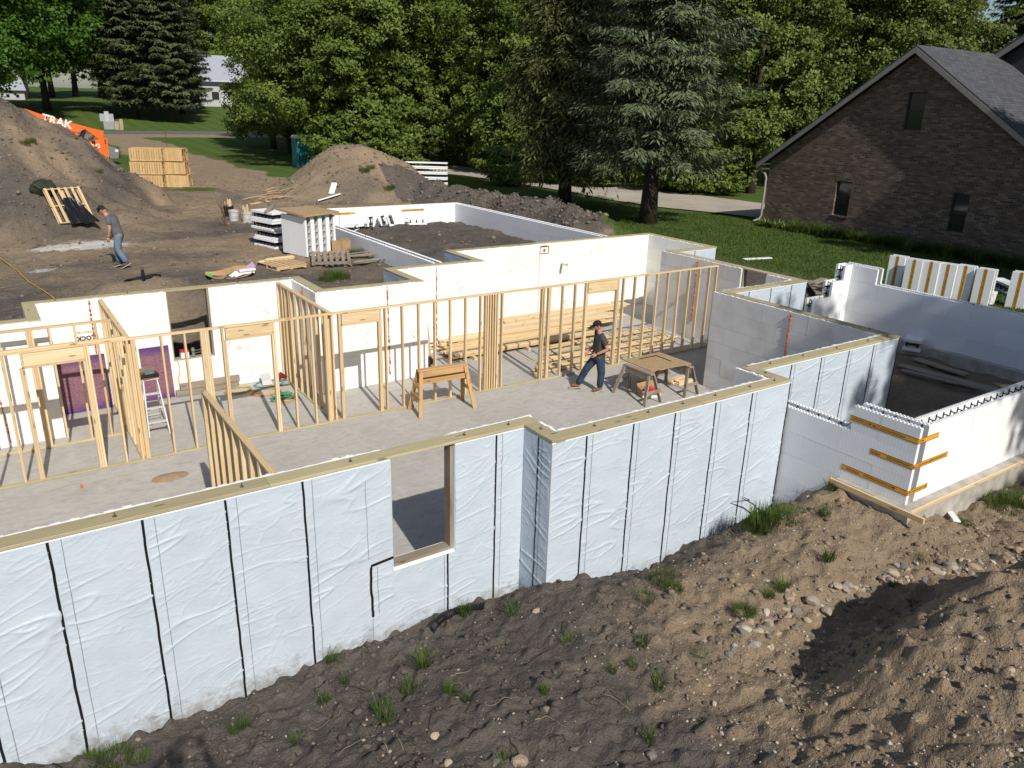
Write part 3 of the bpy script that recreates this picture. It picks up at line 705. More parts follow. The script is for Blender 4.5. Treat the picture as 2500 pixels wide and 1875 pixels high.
M_pvc = flat('white_pvc', (.75,.75,.72), .4); M_red = flat('red_print', (.55,.03,.03), .6); M_ink = flat('black_print', (.02,.02,.02), .7)
for nm, p0, p1 in (('N1',(1.80,5.07,1.78),(1.70,4.68,1.80)),('E4',(5.6,4.15,.98),(5.25,4.15,.98))):
    mb = MB(); a = np.array(p0); b = np.array(p1); mb.tube([a, (a+b)/2, b, b, a*.4+b*.6], [.052,.052,.052,.044,.044], 14, cap=False); mb.build('pipe_sleeve', M_pvc, WP[nm], smooth=True)
def stamp(nm, x, y, z, s=1.0):
    mb = MB(); w_, h_ = .17*s, .11*s
    for p, q in (((-w_,h_),(w_,h_)),((w_,h_),(w_,-h_)),((w_,-h_),(-w_,-h_)),((-w_,-h_),(-w_,h_))): mb.beam((x+p[0],y,z+p[1]),(x+q[0],y,z+q[1]),.004,.016*s,(0,0,1) if p[1]==q[1] else (1,0,0))
    mb.beam((x-w_*.9,y,z+h_*1.15),(x+w_*.6,y,z+h_*1.2),.004,.02*s)
    mb.build('printed_frame', M_ink, WP[nm])
    a = np.arange(10)*np.pi/5+np.pi/2; r = np.where(np.arange(10) % 2 == 0, .075, .03)*s
    mb = MB(); mb.extr([(x+rr*np.cos(t), y-.001, z-.01*s+rr*np.sin(t)) for rr, t in zip(r, a)], (0,-.003,0)); mb.build('printed_star', M_red, WP[nm])
    for dx, tx in ((-.11*s,'ARXX'),(.115*s,'WALL')): pass
stamp('N1', 1.06, 5.066, 2.25); stamp('N2', -3.93, 3.39, .2, .8)
tm = text_mesh('BLOCK', .13, 'lettering', M_ink, .004); place_mesh(tm, 'lettering', (-12.32, 3.423, 1.62), (1,0,0), (0,0,1), WP['N4'], True)
tm = text_mesh('STRUCTURE', .055, 'lettering', M_ink); place_mesh(tm, 'lettering', (-12.36, 3.423, 1.75), (1,0,0), (0,0,1), WP['N4'], True)
mb = MB(); mb.beam((-12.6,3.423,1.45),(-12.22,3.423,1.45),.003,.018); mb.build('printed_line', M_ink, WP['N4'])
tm = text_mesh('ICF', .10, 'lettering', M_ink, .003); place_mesh(tm, 'lettering', (-7.786, 2.55, 1.1), (0,-1,0), (0,0,1), WP['N3r'], True)
# scuffs and pencil marks on the foam
for nm, cx, cz in (('N1',-.2,1.55),('N1',.3,1.75),('N1',2.9,1.9),('N1',-1.6,1.6),('N1',2.0,.4),('N3',-6.6,1.3),('N3',-6.9,1.6),('N3',-5.4,1.1),('N2',-4.3,1.5),('N2',-3.0,1.7),('N4',-9.2,.9),('N4',-8.6,1.7),('N4',-12.9,.5)):
    y_ = WALLS[nm][2]-.004; mb = MB()
    for k in range(rnd.randint(4, 8)):
        x_ = cx+rnd.gauss(0, .12); z_ = cz+rnd.gauss(0, .09); l_ = rnd.uniform(.03, .13); t_ = rnd.uniform(.2, 1.2)
        mb.beam((x_, y_, z_), (x_+l_*math.cos(t_), y_, z_+l_*math.sin(t_)), .002, rnd.uniform(.004, .012))
    mb.build('scuff_marks', M_scuff if 'M_scuff' in globals() else flat('grey_scuff', (.22,.21,.19), .9), WP[nm]); M_scuff = bpy.data.materials['grey_scuff']
# ================================================================== interior stud walls
SW, SD = .038, .089
def studwall(name, label, group, ax, fix, a, b, studs, headers=(), gaps=(), top2=None, H0=2.43):
    """ax: run direction; fix: front face coordinate (y for x walls, left face x for y walls); studs: right-edge positions"""
    base = ((a+b)/2, fix+SD/2, 0) if ax == 'x' else (fix+SD/2, (a+b)/2, 0)
    T = thing('stud_frame', label, 'wood frame', base, group)
    def P(s, z): return (s, fix+SD/2, z) if ax == 'x' else (fix+SD/2, s, z)
    e = [a]; 
    for g0, g1 in gaps: e += [g0, g1]
    e.append(b)
    for p, q in zip(e[::2], e[1::2]): board('bottom_plate', P(p, SW/2+.001), P(q, SW/2+.001), SD, SW, M_treat2, T)
    board('top_plate', P(a, H0-SW/2), P(b, H0-SW/2), SD, SW, M_wood, T)
    if top2: board('top_plate', P(top2[0], H0+SW/2+.001), P(top2[1], H0+SW/2+.001), SD, SW, M_wood, T)
    hd = {}
    up = (0,1,0) if ax == 'x' else (1,0,0)
    for s in studs:
        s, z1 = s if isinstance(s, tuple) else (s, H0-SW)
        c = s-SW/2
        board('stud', P(c, SW+.002), P(c, z1), SW, SD, rnd.choice([M_wood, M_wood, M_woodl]), T, up)
    for h0, h1, z0, z1 in headers:
        board('header', P(h0, (z0+z1)/2+.019), P(h1, (z0+z1)/2+.019), .07, z1-z0-.04, M_woodl, T)
        board('header_plate', P(h0, z0+.018), P(h1, z0+.018), SD, .036, M_wood, T)
    return T
M_treat2 = wood('treated_bottom_plate', (.52,.46,.29), (.37,.32,.19))
g = 'stud frames standing on the slab'
st = [-14.32,-13.91,-13.625,(-13.665,2.12),(-12.70,2.12),-12.66,-12.62,-12.26,-11.98,-11.90,-11.86,-11.40,-10.99,-10.69,-10.65,-10.61,-10.57,-10.30,(-10.262,2.14),(-9.34,2.14),-9.30,-8.94,-8.53,-8.24,-8.20,-8.09,-7.93,(-7.892,2.12),(-7.03,2.12),-6.99]
st += [-6.87+.4064*i for i in range(7)] + [-4.30,-4.24,-4.17,-4.10,-4.03,-3.96,-3.83] + [-2.66,-2.60,-2.46,-2.42,-2.02,-1.62,-1.275,(-1.237,2.12),(-.235,2.12),-.19] + [.4064*i for i in range(9)] + [3.55]
mw = studwall('stud_partition', 'long stud wall with four door openings across the slab', g, 'x', 0.0, -14.6, 3.56, st,
  [(-13.663,-12.70,2.12,2.385),(-10.26,-9.34,2.14,2.385),(-7.89,-7.03,2.12,2.385),(-1.235,-.235,2.10,2.385)], [(-7.893,-7.03)][:0], top2=(-14.6,-12.0))
studwall('stud_partition', 'short stud partition meeting the grey foam wall beside the coiled cords', g, 'y', -8.165, .095, 3.42, [.16,.50,.9,1.3,1.7,2.1,2.5,2.58,2.9,3.1,3.40])
studwall('stud_partition', 'short stud partition between the two purple sheets', g, 'y', -12.02, .095, 3.42, [.16,.45,.85,.93,1.26,1.56,1.64,2.0,2.4,2.8,3.2,3.40])
studwall('stud_partition', 'closet stud wall with thick post in front of the purple sheet', g, 'x', 1.52, -14.6, -12.03, [-14.3,-13.9,-13.45,-13.41,-13.37,-13.08,-12.66,-12.3,-12.07])
studwall('stud_partition', 'stud partition running up to the front wall in the open room', g, 'y', -11.52, -6.70, -3.44, [-3.40,-3.44,-3.80,-4.2,-4.6,-5.0,-5.4,-5.8,-6.2,-6.66])
# ================================================================== open foam forms: east room and back garage
_web = {}
def webmesh(ax):
    if ax in _web: return _web[ax]
    mb = MB(); t = .005
    def bb(u0, u1, z0, z1):
        if ax == 'x': mb.box((-t, u0, z0), (t, u1, z1))
        else: mb.box((u0, -t, z0), (u1, t, z1))
    bb(-.085, .085, -.16, -.12); bb(-.085, -.06, -.16, -.01); bb(.06, .085, -.16, -.01); bb(-.02, .02, -.13, -.05); bb(-.085, .085, -.05, -.035)
    _web[ax] = mb.mesh('web', M_dark); return _web[ax]
def icf(parent, ax, a, b, c0, c1, segs, mo, mi, faces=(1,1), webs=True):
    FTk = .066
    zb = min(s[2] for s in segs); zt = max(s[3] for s in segs)
    def bx(mb, p, q, r0, r1, z0, z1):
        if ax == 'x': mb.box((p, r0, z0), (q, r1, z1))
        else: mb.box((r0, p, z0), (r1, q, z1))
    n = int(round((zt-zb)/CH))
    for side, (r0, r1, mt, on) in enumerate(((c0, c0+FTk, mo, faces[0]), (c1-FTk, c1, mi, faces[1]))):
        if not on: continue
        for k in range(n):
            z0 = zb+k*CH; z1 = z0+CH
            iv = []
            for s0, s1, q0, q1 in segs:
                if q1 > z0+.1 and q0 < z1-.1:
                    if iv and abs(iv[-1][1]-s0) < 1e-6: iv[-1][1] = s1
                    else: iv.append([s0, s1])
            for i0, i1 in iv:
                s = i0 - (.61 if k % 2 else 0)
                while s < i1-.02:
                    p, q = max(s, i0)+.0015, min(s+BL, i1)-.0015; s += BL
                    if q-p < .02: continue
                    mb = MB(); pr = rnd.uniform(0, .002); bx(mb, p, q, r0+pr*(side == 0), r1-pr*(side == 1), z0+.001, z1-.001)
                    # interlock teeth where this block is the top of the wall
                    tops = [sg for sg in segs if abs(sg[3]-z1) < .05 and sg[1] > p and sg[0] < q]
                    for sg in tops:
                        t0 = max(p, sg[0])+.02; t1 = min(q, sg[1])-.02; t = t0; j = 0
                        while t < t1:
                            m_ = (r0+r1)/2
                            if j % 2 == 0: bx(mb, t, t+.024, r0+.006, m_-.002, z1-.003, z1+.016)
                            else: bx(mb, t, t+.024, m_+.002, r1-.006, z1-.003, z1+.016)
                            t += .03; j += 1
                    mb.build('foam_block', mt, parent)
    if webs:
        for s0, s1, q0, q1 in segs:
            t = s0+.1
            while t < s1-.05:
                o = bpy.data.objects.new('web', webmesh(ax)); COL.objects.link(o); o.parent = parent
                cm = (c0+c1)/2; p = np.array((t, cm, q1+.004) if ax == 'x' else (cm, t, q1+.004)); o.location = p-ORG[parent.name]; t += .2032
def endwebs(parent, x, c0, c1, zs):
    for z in zs:
        mb = MB(); mb.box((x+.02, c0+.07, z), (x+.03, c1-.07, z+.035)); mb.box((x+.02, c0+.12, z-.06), (x+.03, c0+.15, z+.09)); mb.build('web', M_dark, parent)
ZB, Z1, Z2, Z3 = 1.17, 1.983, 2.389, 2.796
SE = thing('foam_room_foundation', 'open white foam form walls with orange tapes around the shaded dirt room', 'foundation', (1.2, -7, .8))
icf(SE, 'y', -9.87, -7.02, -3.19, -2.904, [(-9.87,-8.81,ZB,Z2),(-8.81,-7.02,ZB-3*CH,Z1)], M_foam_y, M_foam_y)
icf(SE, 'x', -2.904, 5.47, -9.87, -9.584, [(-2.904,5.47,ZB,Z2)], M_foam_x, M_foam_x)
icf(SE, 'y', -9.87, -2.654, 5.47, 5.756, [(-9.87,-3.67,ZB,Z2),(-3.67,-2.654,ZB,Z3)], M_foam_y, M_foam_y)
xa = float(aty(2011,685,-2.654)[0]); xb = float(aty(2042,645,-2.654)[0])
icf(SE, 'x', 4.014, 5.47, -2.94, -2.654, [(4.014,xa,ZB,Z1),(xa,xb,ZB,Z2),(xb,5.47,ZB,Z3)], M_foam_x, M_foam_x)
for x_, zz in ((4.014,(1.45,1.80)),(xa,(2.05,2.24)),(xb,(2.46,2.65))): endwebs(SE, x_-.03, -2.94, -2.654, zz)
mb = MB(); mb.box((-3.32,-10.0,.62),(5.9,-9.46,ZB-.002)); mb.build('footing', M_foot, SE)
mb = MB(); mb.box((5.3,-9.46,.62),(5.9,-2.5,ZB-.002)); mb.build('footing', M_foot, SE)
mb = MB(); mb.box((-3.30,-9.46,.62),(-2.8,-8.78,ZB-.002)); mb.build('footing', M_foot, SE)
board('form_board', (-3.345,-8.72,ZB-.04), (-3.345,-10.26,ZB-.04), .045, .085, M_wood, SE)
board('form_board', (-3.3,-10.022,ZB-.03), (2.5,-10.022,ZB-.03), .038, .05, M_woodl, SE)
# orange printed tape
_tt = {}
def ttext(s, sz):
    k = (s, sz)
    if k not in _tt: _tt[k] = text_mesh(s, sz, 'lettering', M_ink, sz*.018)
    return _tt[k]
def tape(parent, p0, p1, nrm, hgt=.085, words=('STRONGHOLDICF.COM',), first180=False, up=(0,0,1), sz=.062, pitch=.52, t0=None):
    p0 = np.array(p0, float); p1 = np.array(p1, float); n_ = np.array(nrm, float); d = p1-p0; L = np.linalg.norm(d); d /= L; up = np.array(up, float)
    def strip(name, mat, off, h0, h1):
        mb = MB(); a = p0+n_*off; b = p1+n_*off
        mb.extr([a+up*h0, b+up*h0, b+up*h1, a+up*h1], n_*.0012); return mb.build(name, mat, parent)
    tp = strip('printed_tape', M_tape, .0015, -hgt/2, hgt/2)
    for h in (-1, 1):
        mb = MB(); a = p0+n_*.003; b = p1+n_*.003; c = h*hgt*.44
        mb.extr([a+up*(c-.004), b+up*(c-.004), b+up*(c+.004), a+up*(c+.004)], n_*.0008); mb.build('tape_border', M_ink, tp)
    t = pitch/2 if t0 is None else t0; k = 0
    while t < L-.05:
        w_ = words[k] if k < len(words) else 'STRONGHOLDICF.COM'
        hw = len(w_)*sz*.31
        if t+hw > L-.01:
            w_ = w_[:max(0, int((L-.02-(t-hw))/(sz*.62)))]; hw2 = len(w_)*sz*.31; t = t-hw+hw2; hw = hw2
        if len(w_) > 1: place_mesh(ttext(w_, sz), 'lettering', p0+d*t+n_*.0045, d, up, tp, rot180=bool((k+first180) % 2))
        t += pitch; k += 1
c4 = lambda a, b: (1800+a*700/2212, 900+b*700/2212)
def wy(a, b): return float(atx(*c4(a, b), -3.19)[1])
def sx(a, b): return float(aty(*c4(a, b), -9.87)[0])
for i, (wst, sen, ws, wp, ss) in enumerate((((865,405),(1555,505),['HOLDICF.COM','STRONGHOLDICF.COM','STRONGHOLDICF.COM'],False,['COM','STRONGHOLDICF.COM']), ((1020,655),(1620,665),['STRON','STRONGHOLDICF.COM'],True,['STRONGHOLDICF.COM','STRONGHOLDICF.COM']), ((800,775),(1465,895),['STRONGH','STRONGHOLDICF.COM','STRONGHOLDICF.COM'],True,['STRONGHOLDICF.COM','HOLD']))):
    z = (2.19, 1.785, 1.36)[i]
    y0 = wy(*wst); L = abs(-9.87-y0); np_ = {0:.40, 1:.42, 2:.42}[i]
    tape(SE, (-3.19, y0, z), (-3.19, -9.868, z), (-1,0,0), words=ws, first180=wp, sz=.048, pitch=.44, t0=.2 if i != 1 else .09)
    tape(SE, (-3.188, -9.87, z), (sx(*sen), -9.87, z), (0,-1,0), words=ss, first180=bool(i == 1), sz=.048, pitch=.46, t0=.07 if i == 0 else .25)
# back garage
GA = thing('garage_foundation', 'low white foam form walls around the dark soil of the back garage', 'foundation', (0, 10, 1.6))
ZG = 2.46-3*CH
icf(GA, 'y', 3.71, 15.4, -3.7, -3.42, [(3.71,15.4,ZG,2.46)], M_foam_y, M_foam_y)
icf(GA, 'x', -3.7, 3.99, 15.4, 15.69, [(-3.7,3.99,ZG,2.46)], M_foam_x, M_foam)
icf(GA, 'y', 5.38, 15.4, 3.7, 3.99, [(5.38,15.4,ZG,2.46)], M_foam_y, M_foam_y)
c6 = lambda a, b: (500+a*700/2212, 400+b*700/2212)
for p, q in (((1000,388),(1160,380)),((1520,362),(1690,352))):
    A = aty(*c6(*p), 15.4); B = aty(*c6(*q), 15.4); z = (A[2]+B[2])/2
    tape(GA, (A[0], 15.4, z), (B[0], 15.4, z), (0,-1,0), sz=.06, pitch=.6, hgt=.09)
# loose rebar dowels standing in the forms
M_rust = simple('rusty_steel', (.16,.075,.04), (.09,.045,.03), 20)
for u, v in ((1040,405),(935,380),(1240,520)):
    p = atz(*c6(u, v+90), 2.3); mb = MB(); mb.tube([(p[0],p[1],1.9),(p[0]+.01,p[1],2.85)], .007, 5); mb.build('rebar_dowel', M_rust, GA)
# ================================================================== road, driveway
M_asph = simple('asphalt', (.16,.155,.15), (.12,.118,.115), 2, kind='Pos', bmp=.2)
M_drive, n_, b_ = newmat('driveway_concrete')
v_ = coords(n_, 'Pos'); c_ = mixc(n_, mapr(n_, noise(n_, v_, .6, 5), .35, .65), (.44,.39,.32), (.36,.315,.255)); c_ = mixc(n_, mapr(n_, noise(n_, v_, 12, 3), .5, .7, 0, .3), c_, (.28,.25,.21))
n_.links.new(c_, b_.inputs['Base Color']); b_.inputs['Roughness'].default_value = .85
def ribbon(name, L, R, mat, lift, hf, m=60, k=6):
    L = np.array(L, float); R = np.array(R, float)
    def rs(P):
        d = np.r_[0, np.cumsum(np.linalg.norm(np.diff(P, axis=0), axis=1))]; t = np.linspace(0, d[-1], m); return np.c_[np.interp(t, d, P[:,0]), np.interp(t, d, P[:,1])]
    L = rs(L); R = rs(R); v = []
    for j in range(k+1): v.append(L*(1-j/k)+R*j/k)
    v = np.stack(v, 1).reshape(-1, 2); z = hf(v[:,0], v[:,1])+lift
    i = np.arange(m*(k+1)).reshape(m, k+1); q = np.stack([i[:-1,:-1], i[1:,:-1], i[1:,1:], i[:-1,1:]], -1).reshape(-1, 4)
    mb = MB(); mb.add(np.c_[v, z], q.tolist()); o = mb.build(name, mat, org=(0,0,0)); o['kind'] = 'structure'; return o
ribbon('road', [(-250,88.4),(250,88.4)], [(-250,97.2),(250,97.2)], M_asph, .02, H, 120, 3)
near = [atz(u, v, 1.93)[:2] for u, v in ((960,398),(1100,425),(1250,447),(1400,472),(1568,501),(1700,515),(1800,527),(1900,541))]
far = [atz(u, v, 1.93)[:2] for u, v in ((985,390),(1100,404),(1200,416),(1358,437),(1516,452),(1668,474),(1800,489),(1900,503))]
ribbon('driveway', near, far, M_drive, .05, Hcoarse, 80, 8)
# ================================================================== leaves and trees
def leaf_mat(name, c1, c2, tr=.35, rv=.12, sc=.5):
    m, n, b = newmat(name)
    v = coords(n, 'Pos'); f = noise(n, v, sc, 3); k = n.nodes.new('ShaderNodeAttribute'); k.attribute_name = 'tint'
    col = mixc(n, mapr(n, f, .35, .65), c1, c2); 
    g = mapr(n, orand(n), 0, 1, 1-rv, 1+rv); g = math_(n, 'MULTIPLY', g, mapr(n, k.outputs['Fac'], 0, 1, .65, 1.35))
    x = n.nodes.new('ShaderNodeVectorMath'); x.operation = 'SCALE'; n.links.new(col, x.inputs[0]); n.links.new(g, x.inputs['Scale'])
    n.links.new(x.outputs[0], b.inputs['Base Color']); b.inputs['Roughness'].default_value = .6; b.inputs['Specular IOR Level'].default_value = .25
    t = n.nodes.new('ShaderNodeBsdfTranslucent'); n.links.new(x.outputs[0], t.inputs['Color'])
    mx = n.nodes.new('ShaderNodeMixShader'); mx.inputs[0].default_value = tr
    n.links.new(b.outputs[0], mx.inputs[1]); n.links.new(t.outputs[0], mx.inputs[2]); n.links.new(mx.outputs[0], n.nodes['Material Output'].inputs['Surface'])
    return m
M_leafA = leaf_mat('boxelder_leaf', (.170,.230,.042), (.110,.170,.030), .3)
M_leafB = leaf_mat('poplar_leaf', (.175,.225,.050), (.115,.165,.034), .3)
M_leafM = leaf_mat('maple_leaf', (.085,.185,.018), (.050,.115,.012), .3)
M_spruce = leaf_mat('blue_spruce_needle', (.135,.165,.085), (.098,.125,.063), .12, sc=.9)
M_spruced = leaf_mat('dark_spruce_needle', (.090,.115,.045), (.062,.085,.034), .12, sc=.9)
M_cedar = leaf_mat('cedar_spray', (.118,.125,.036), (.085,.095,.028), .15)
M_bark = simple('dark_bark', (.055,.042,.032), (.028,.022,.017), 3, bmp=.8, bscale=14, stretch=(4,4,.6))
def unit(v): return v/(np.linalg.norm(v, axis=-1, keepdims=True)+1e-9)
def leafmesh(name, c, nrm, ax, ln, wd, mat, rg, shape='leaf'):
    """one quad (diamond-like) per leaf spray: centre c, normal nrm, long axis ax"""
    ax = unit(ax - nrm*np.sum(ax*nrm, 1, keepdims=True)); bx = np.cross(nrm, ax); N_ = len(c)
    ln = np.broadcast_to(ln, (N_,))[:, None]; wd = np.broadcast_to(wd, (N_,))[:, None]
    v = np.stack([c-ax*ln/2, c+bx*wd/2-ax*ln*.05, c+ax*ln/2, c-bx*wd/2-ax*ln*.05], 1).reshape(-1, 3)
    me = bpy.data.meshes.new(name); me.vertices.add(len(v)); me.vertices.foreach_set('co', v.ravel())
    me.loops.add(N_*4); me.loops.foreach_set('vertex_index', np.arange(N_*4, dtype=np.int32)); me.polygons.add(N_)
    me.polygons.foreach_set('loop_start', np.arange(0, N_*4, 4, dtype=np.int32)); me.polygons.foreach_set('loop_total', np.full(N_, 4, np.int32)); me.update(calc_edges=True)
    a = me.attributes.new('tint', 'FLOAT', 'FACE'); a.data.foreach_set('value', rg.random(N_).astype(np.float32))
    me.materials.append(mat); return me
def limb(mb, p0, p1, r0, r1, bend, rg, n=7, k=6):
    t = np.linspace(0, 1, n)[:, None]; p = np.array(p0)*(1-t)+np.array(p1)*t; p = p + np.sin(t*np.pi)*np.array(bend)
    p[1:-1] += rg.normal(0, .03*np.linalg.norm(np.array(p1)-p0)*.5, (n-2, 3)); mb.tube(p, np.linspace(r0, r1, n), k)
def decid(seed, hgt, rad, low, ncl, per, lsize, mat, name='leafy_tree', droop=.3, nb=9):
    rg = np.random.default_rng(seed)
    blobs = []
    for i in range(nb):
        a = rg.uniform(0, 2*np.pi); f = i/(nb-1); z = low+(hgt-low)*(.18+.64*f); rr = rad*(.62-.25*abs(f-.35))*rg.uniform(.5, 1.0)
        blobs.append((np.array([rr*np.cos(a), rr*np.sin(a), z]), np.array([rad*.55, rad*.55, (hgt-low)*.22])*rg.uniform(.75, 1.15)))
    blobs.append((np.array([0, 0, hgt-(hgt-low)*.17]), np.array([rad*.45, rad*.45, (hgt-low)*.18])))
    blobs.append((np.array([0, 0, low+(hgt-low)*.22]), np.array([rad*.85, rad*.85, (hgt-low)*.22])))
    cc = []; od = []
    for j in range(ncl):
        b = blobs[rg.integers(len(blobs))]; d = unit(rg.normal(size=3)); d[2] = d[2]*.9+.1; r = rg.uniform(.62, 1.03)
        p = b[0]+b[1]*d*r
        if p[2] < low*.6: continue
        cc.append(p); od.append(d)
    cc = np.array(cc); od = np.array(od); n = len(cc)
    sg = rg.uniform(.35, .75, n)*rad*.112
    c = np.repeat(cc, per, 0) + rg.normal(size=(n*per, 3))*np.repeat(sg, per)[:, None]*np.array([1, 1, .62]); o = np.repeat(od, per, 0)
    c[:, 2] -= np.abs(rg.normal(0, 1, n*per))*.25*np.repeat(sg, per)*droop
    keep = c[:, 2] > .3; c = c[keep]; o = o[keep]; m = len(c)
    nr = unit(o*.75+np.array([0, 0, .55])+rg.normal(size=(m, 3))*.55); ax = unit(rg.normal(size=(m, 3))*.8+np.array([0, 0, -.7*droop]))
    ls = lsize*rg.uniform(.6, 1.35, m)
    crown = leafmesh('crown', c, nr, ax, ls*1.25, ls*.75, mat, rg)
    mb = MB(); r0 = .035*hgt*.62
    t = np.linspace(0, 1, 9); P = np.c_[.25*np.sin(t*3+seed), .2*np.cos(t*2.4+seed)-.2, t*hgt*.72]; P[0, 2] = -.4; mb.tube(P, np.linspace(r0, r0*.25, 9)*np.r_[1.25, np.ones(8)], 8)
    for b, rr in blobs: limb(mb, (0, 0, max(low*.9, b[2]*.45)), b, r0*.36, r0*.1, (0, 0, -.3), rg)
    trunk = mb.mesh('trunk', M_bark, smooth=True)
    return crown, trunk
def put_tree(meshes, name, label, group, x, y, rz=0., s=1.0, sz=None, z=None):
    z = Hz(x, y)-.05 if z is None else z
    T = thing(name, label, 'tree', (x, y, z), group, rz)
    for me, nm in zip(meshes, ('crown', 'trunk')):
        o = bpy.data.objects.new(nm, me); COL.objects.link(o); o.parent = T
    T.scale = (s, s, sz or s); return T
def spruce(seed, hgt, rad, low, mat, whorl=.42, nb=9, dens=1.0, droop=.28, spray=(.34,.13), top=.06, hang=.5):
    rg = np.random.default_rng(seed); C_, N__, A_, L_ = [], [], [], []
    mb = MB(); t = np.linspace(0, 1, 10); r0 = hgt*.014+.05
    mb.tube(np.c_[.04*np.sin(t*5), .04*np.cos(t*4), t*hgt*.98-.2*(t == 0)], np.r_[r0*1.35, np.linspace(r0, .02, 9)], 9)
    z = low; k = 0
    while z < hgt*.985:
        f = (z-low)/(hgt-low); prof = (1-f)**.72*(.80+.32*min(1, f*5)) + top
        nbr = max(4, int(nb*(1-f*.45)+rg.integers(0, 2)))
        for j in range(nbr):
            a = 2*np.pi*(j+rg.uniform(-.35, .35))/nbr+k*1.1; R_ = rad*prof*rg.uniform(.66, 1.08)
            zz = z+rg.uniform(-.2, .2); dv = np.array([np.cos(a), np.sin(a), 0]); sd_ = np.array([-dv[1], dv[0], 0])
            n = max(4, int(R_/.22)); tt = np.linspace(.12, 1, n)
            p = dv*R_*tt[:, None]; p[:, 2] = zz + R_*(-droop*tt*1.35 + droop*.75*tt**2.6) + rg.normal(0, .03)
            if R_ > .8: mb.tube(np.r_[[[0, 0, zz]], p[[n//3, 2*n//3, -1]]], [.035*R_/3+.012, .025*R_/3+.008, .012, .005], 4, cap=False)
            # side sprays along the bough, longest in the middle
            for i in range(n):
                w_ = (.30+.70*np.sin(np.pi*min(1, tt[i]*.93+.05)))*.40*R_**.72; cnt = max(3, int(5*dens*(1+w_)))
                for q in range(cnt):
                    s_ = rg.uniform(-1, 1); off = sd_*s_*w_ + dv*(-.25*abs(s_)*w_*0+.12*rg.normal()); 
                    hg = hang*abs(rg.normal())*.42*(.35+.65*(1-f))
                    c = p[i]+off; c[2] -= .18*w_*s_*s_+hg
                    C_.append(c); ax = sd_*np.sign(s_)*.7+dv*.75+np.array([0, 0, -.25-1.0*hg]); A_.append(ax)
                    N__.append(np.array([0, 0, 1.0])*(.9-.6*min(1, hg*1.6))+dv*(.35+.55*min(1, hg*2))+rg.normal(size=3)*.30); L_.append(spray[0]*rg.uniform(.6, 1.25))
        z += whorl*(1.05-.5*f)*rg.uniform(.85, 1.15); k += 1
    C_ = np.array(C_); m = len(C_); L_ = np.array(L_)
    crown = leafmesh('crown', C_, unit(np.array(N__)), np.array(A_), L_, L_*spray[1]/spray[0]*1.3, mat, rg)
    return crown, mb.mesh('trunk', M_bark, smooth=True)
def gd(u, D):
    d = ray(u, 260)[:2]; d = d/np.linalg.norm(d); return CAM_C[0]+d[0]*D, CAM_C[1]+d[1]*D
DA = [decid(11, 13.5, 5.0, .9, 330, 128, .185, M_leafA), decid(12, 12.5, 5.4, 1.0, 330, 128, .185, M_leafA), decid(13, 15, 4.6, 1.1, 330, 128, .185, M_leafA)]
DH = decid(19, 13.5, 5.2, 3.1, 330, 128, .185, M_leafA)
DT = [decid(14, 21, 6.0, 2.5, 420, 80, .28, M_leafA), decid(15, 23, 5.6, 3, 420, 80, .28, M_leafA)]
DB = [decid(16, 14, 4.4, 1.6, 360, 126, .17, M_leafB, droop=.6), decid(17, 15.5, 4.8, 1.6, 360, 126, .17, M_leafB, droop=.6)]
DM = decid(18, 25, 12, 4.4, 560, 75, .46, M_leafM)
rt = random.Random(3)
LT = ['leafy tree at the open left end of the row by the white house', 'leafy tree second from the open left end of the row', 'leafy tree just right of the teal toilet', 'leafy tree rising behind the left flank of the tall dirt pile', 'leafy tree rising behind the peak of the tall dirt pile', 'leafy tree behind the right flank of the tall dirt pile', 'leafy tree behind the white foam stack on the lawn', 'leafy tree where the driveway enters the wood', 'leafy tree over the first bend of the driveway', 'leafy tree between the driveway bend and the cedar']
for i, (u, D) in enumerate(((655,82),(700,76),(815,68),(860,62),(925,66),(985,63),(1045,70),(1110,74),(1175,66),(1240,61))):
    put_tree(DA[i % 3], 'boxelder_tree', LT[i], 'leafy trees behind the dirt pile', *gd(u, D), rt.uniform(0, 6), rt.uniform(.92, 1.1))
put_tree(DH, 'boxelder_tree', 'leafy tree whose low boughs hang over the teal toilet', None, *gd(744, 63), 1.0, 1.0)
for i, (u, D) in enumerate(((1310,58),(1420,60),(1530,56),(1640,58),(1740,56))):
    put_tree(DA[(i+1) % 3], 'boxelder_tree', ['shaded leafy tree directly behind the cedar', 'shaded leafy tree between the cedar and the blue spruce', 'shaded leafy tree directly behind the blue spruce', 'shaded leafy tree just right of the blue spruce', 'shaded leafy tree nearest the brick house along the driveway'][i], 'leafy trees along the driveway', *gd(u, D), rt.uniform(0, 6), rt.uniform(.9, 1.05))
for i, u in enumerate(range(700, 2200, 100)):
    put_tree(DT[i % 2], 'tall_tree', 'tall leafy tree in the back row of the wood', 'tall trees in the back row', *gd(u, 88+rt.uniform(-5, 8)), rt.uniform(0, 6), rt.uniform(.85, 1.1))
for i, (u, D, s) in enumerate(((1845,52,1.0),(1935,56,1.0),(2040,60,1.05),(2130,58,1.0),(2215,62,.98),(2290,63,.86))):
    put_tree(DB[i % 2], 'poplar_tree', ['bright poplar beside the blue spruce at the low eave end', 'bright poplar above the gutter end of the brick house', 'bright poplar above the middle of the brick gable slope', 'bright poplar above the upper half of the brick gable slope', 'bright poplar straight above the brick gable peak', 'bright poplar above the grey shingled ridge'][i], 'poplars behind the brick house', *gd(u, D), rt.uniform(0, 6), s)
put_tree(DB[0], 'poplar_tree', 'low bright poplar beside the sky gap above the brick house ridge', None, *gd(2385, 72), 2.0, .66)
put_tree(DM, 'maple_tree', 'broad dark maple with forked trunk across the road', None, *gd(115, 139), 1.0, 1.0)
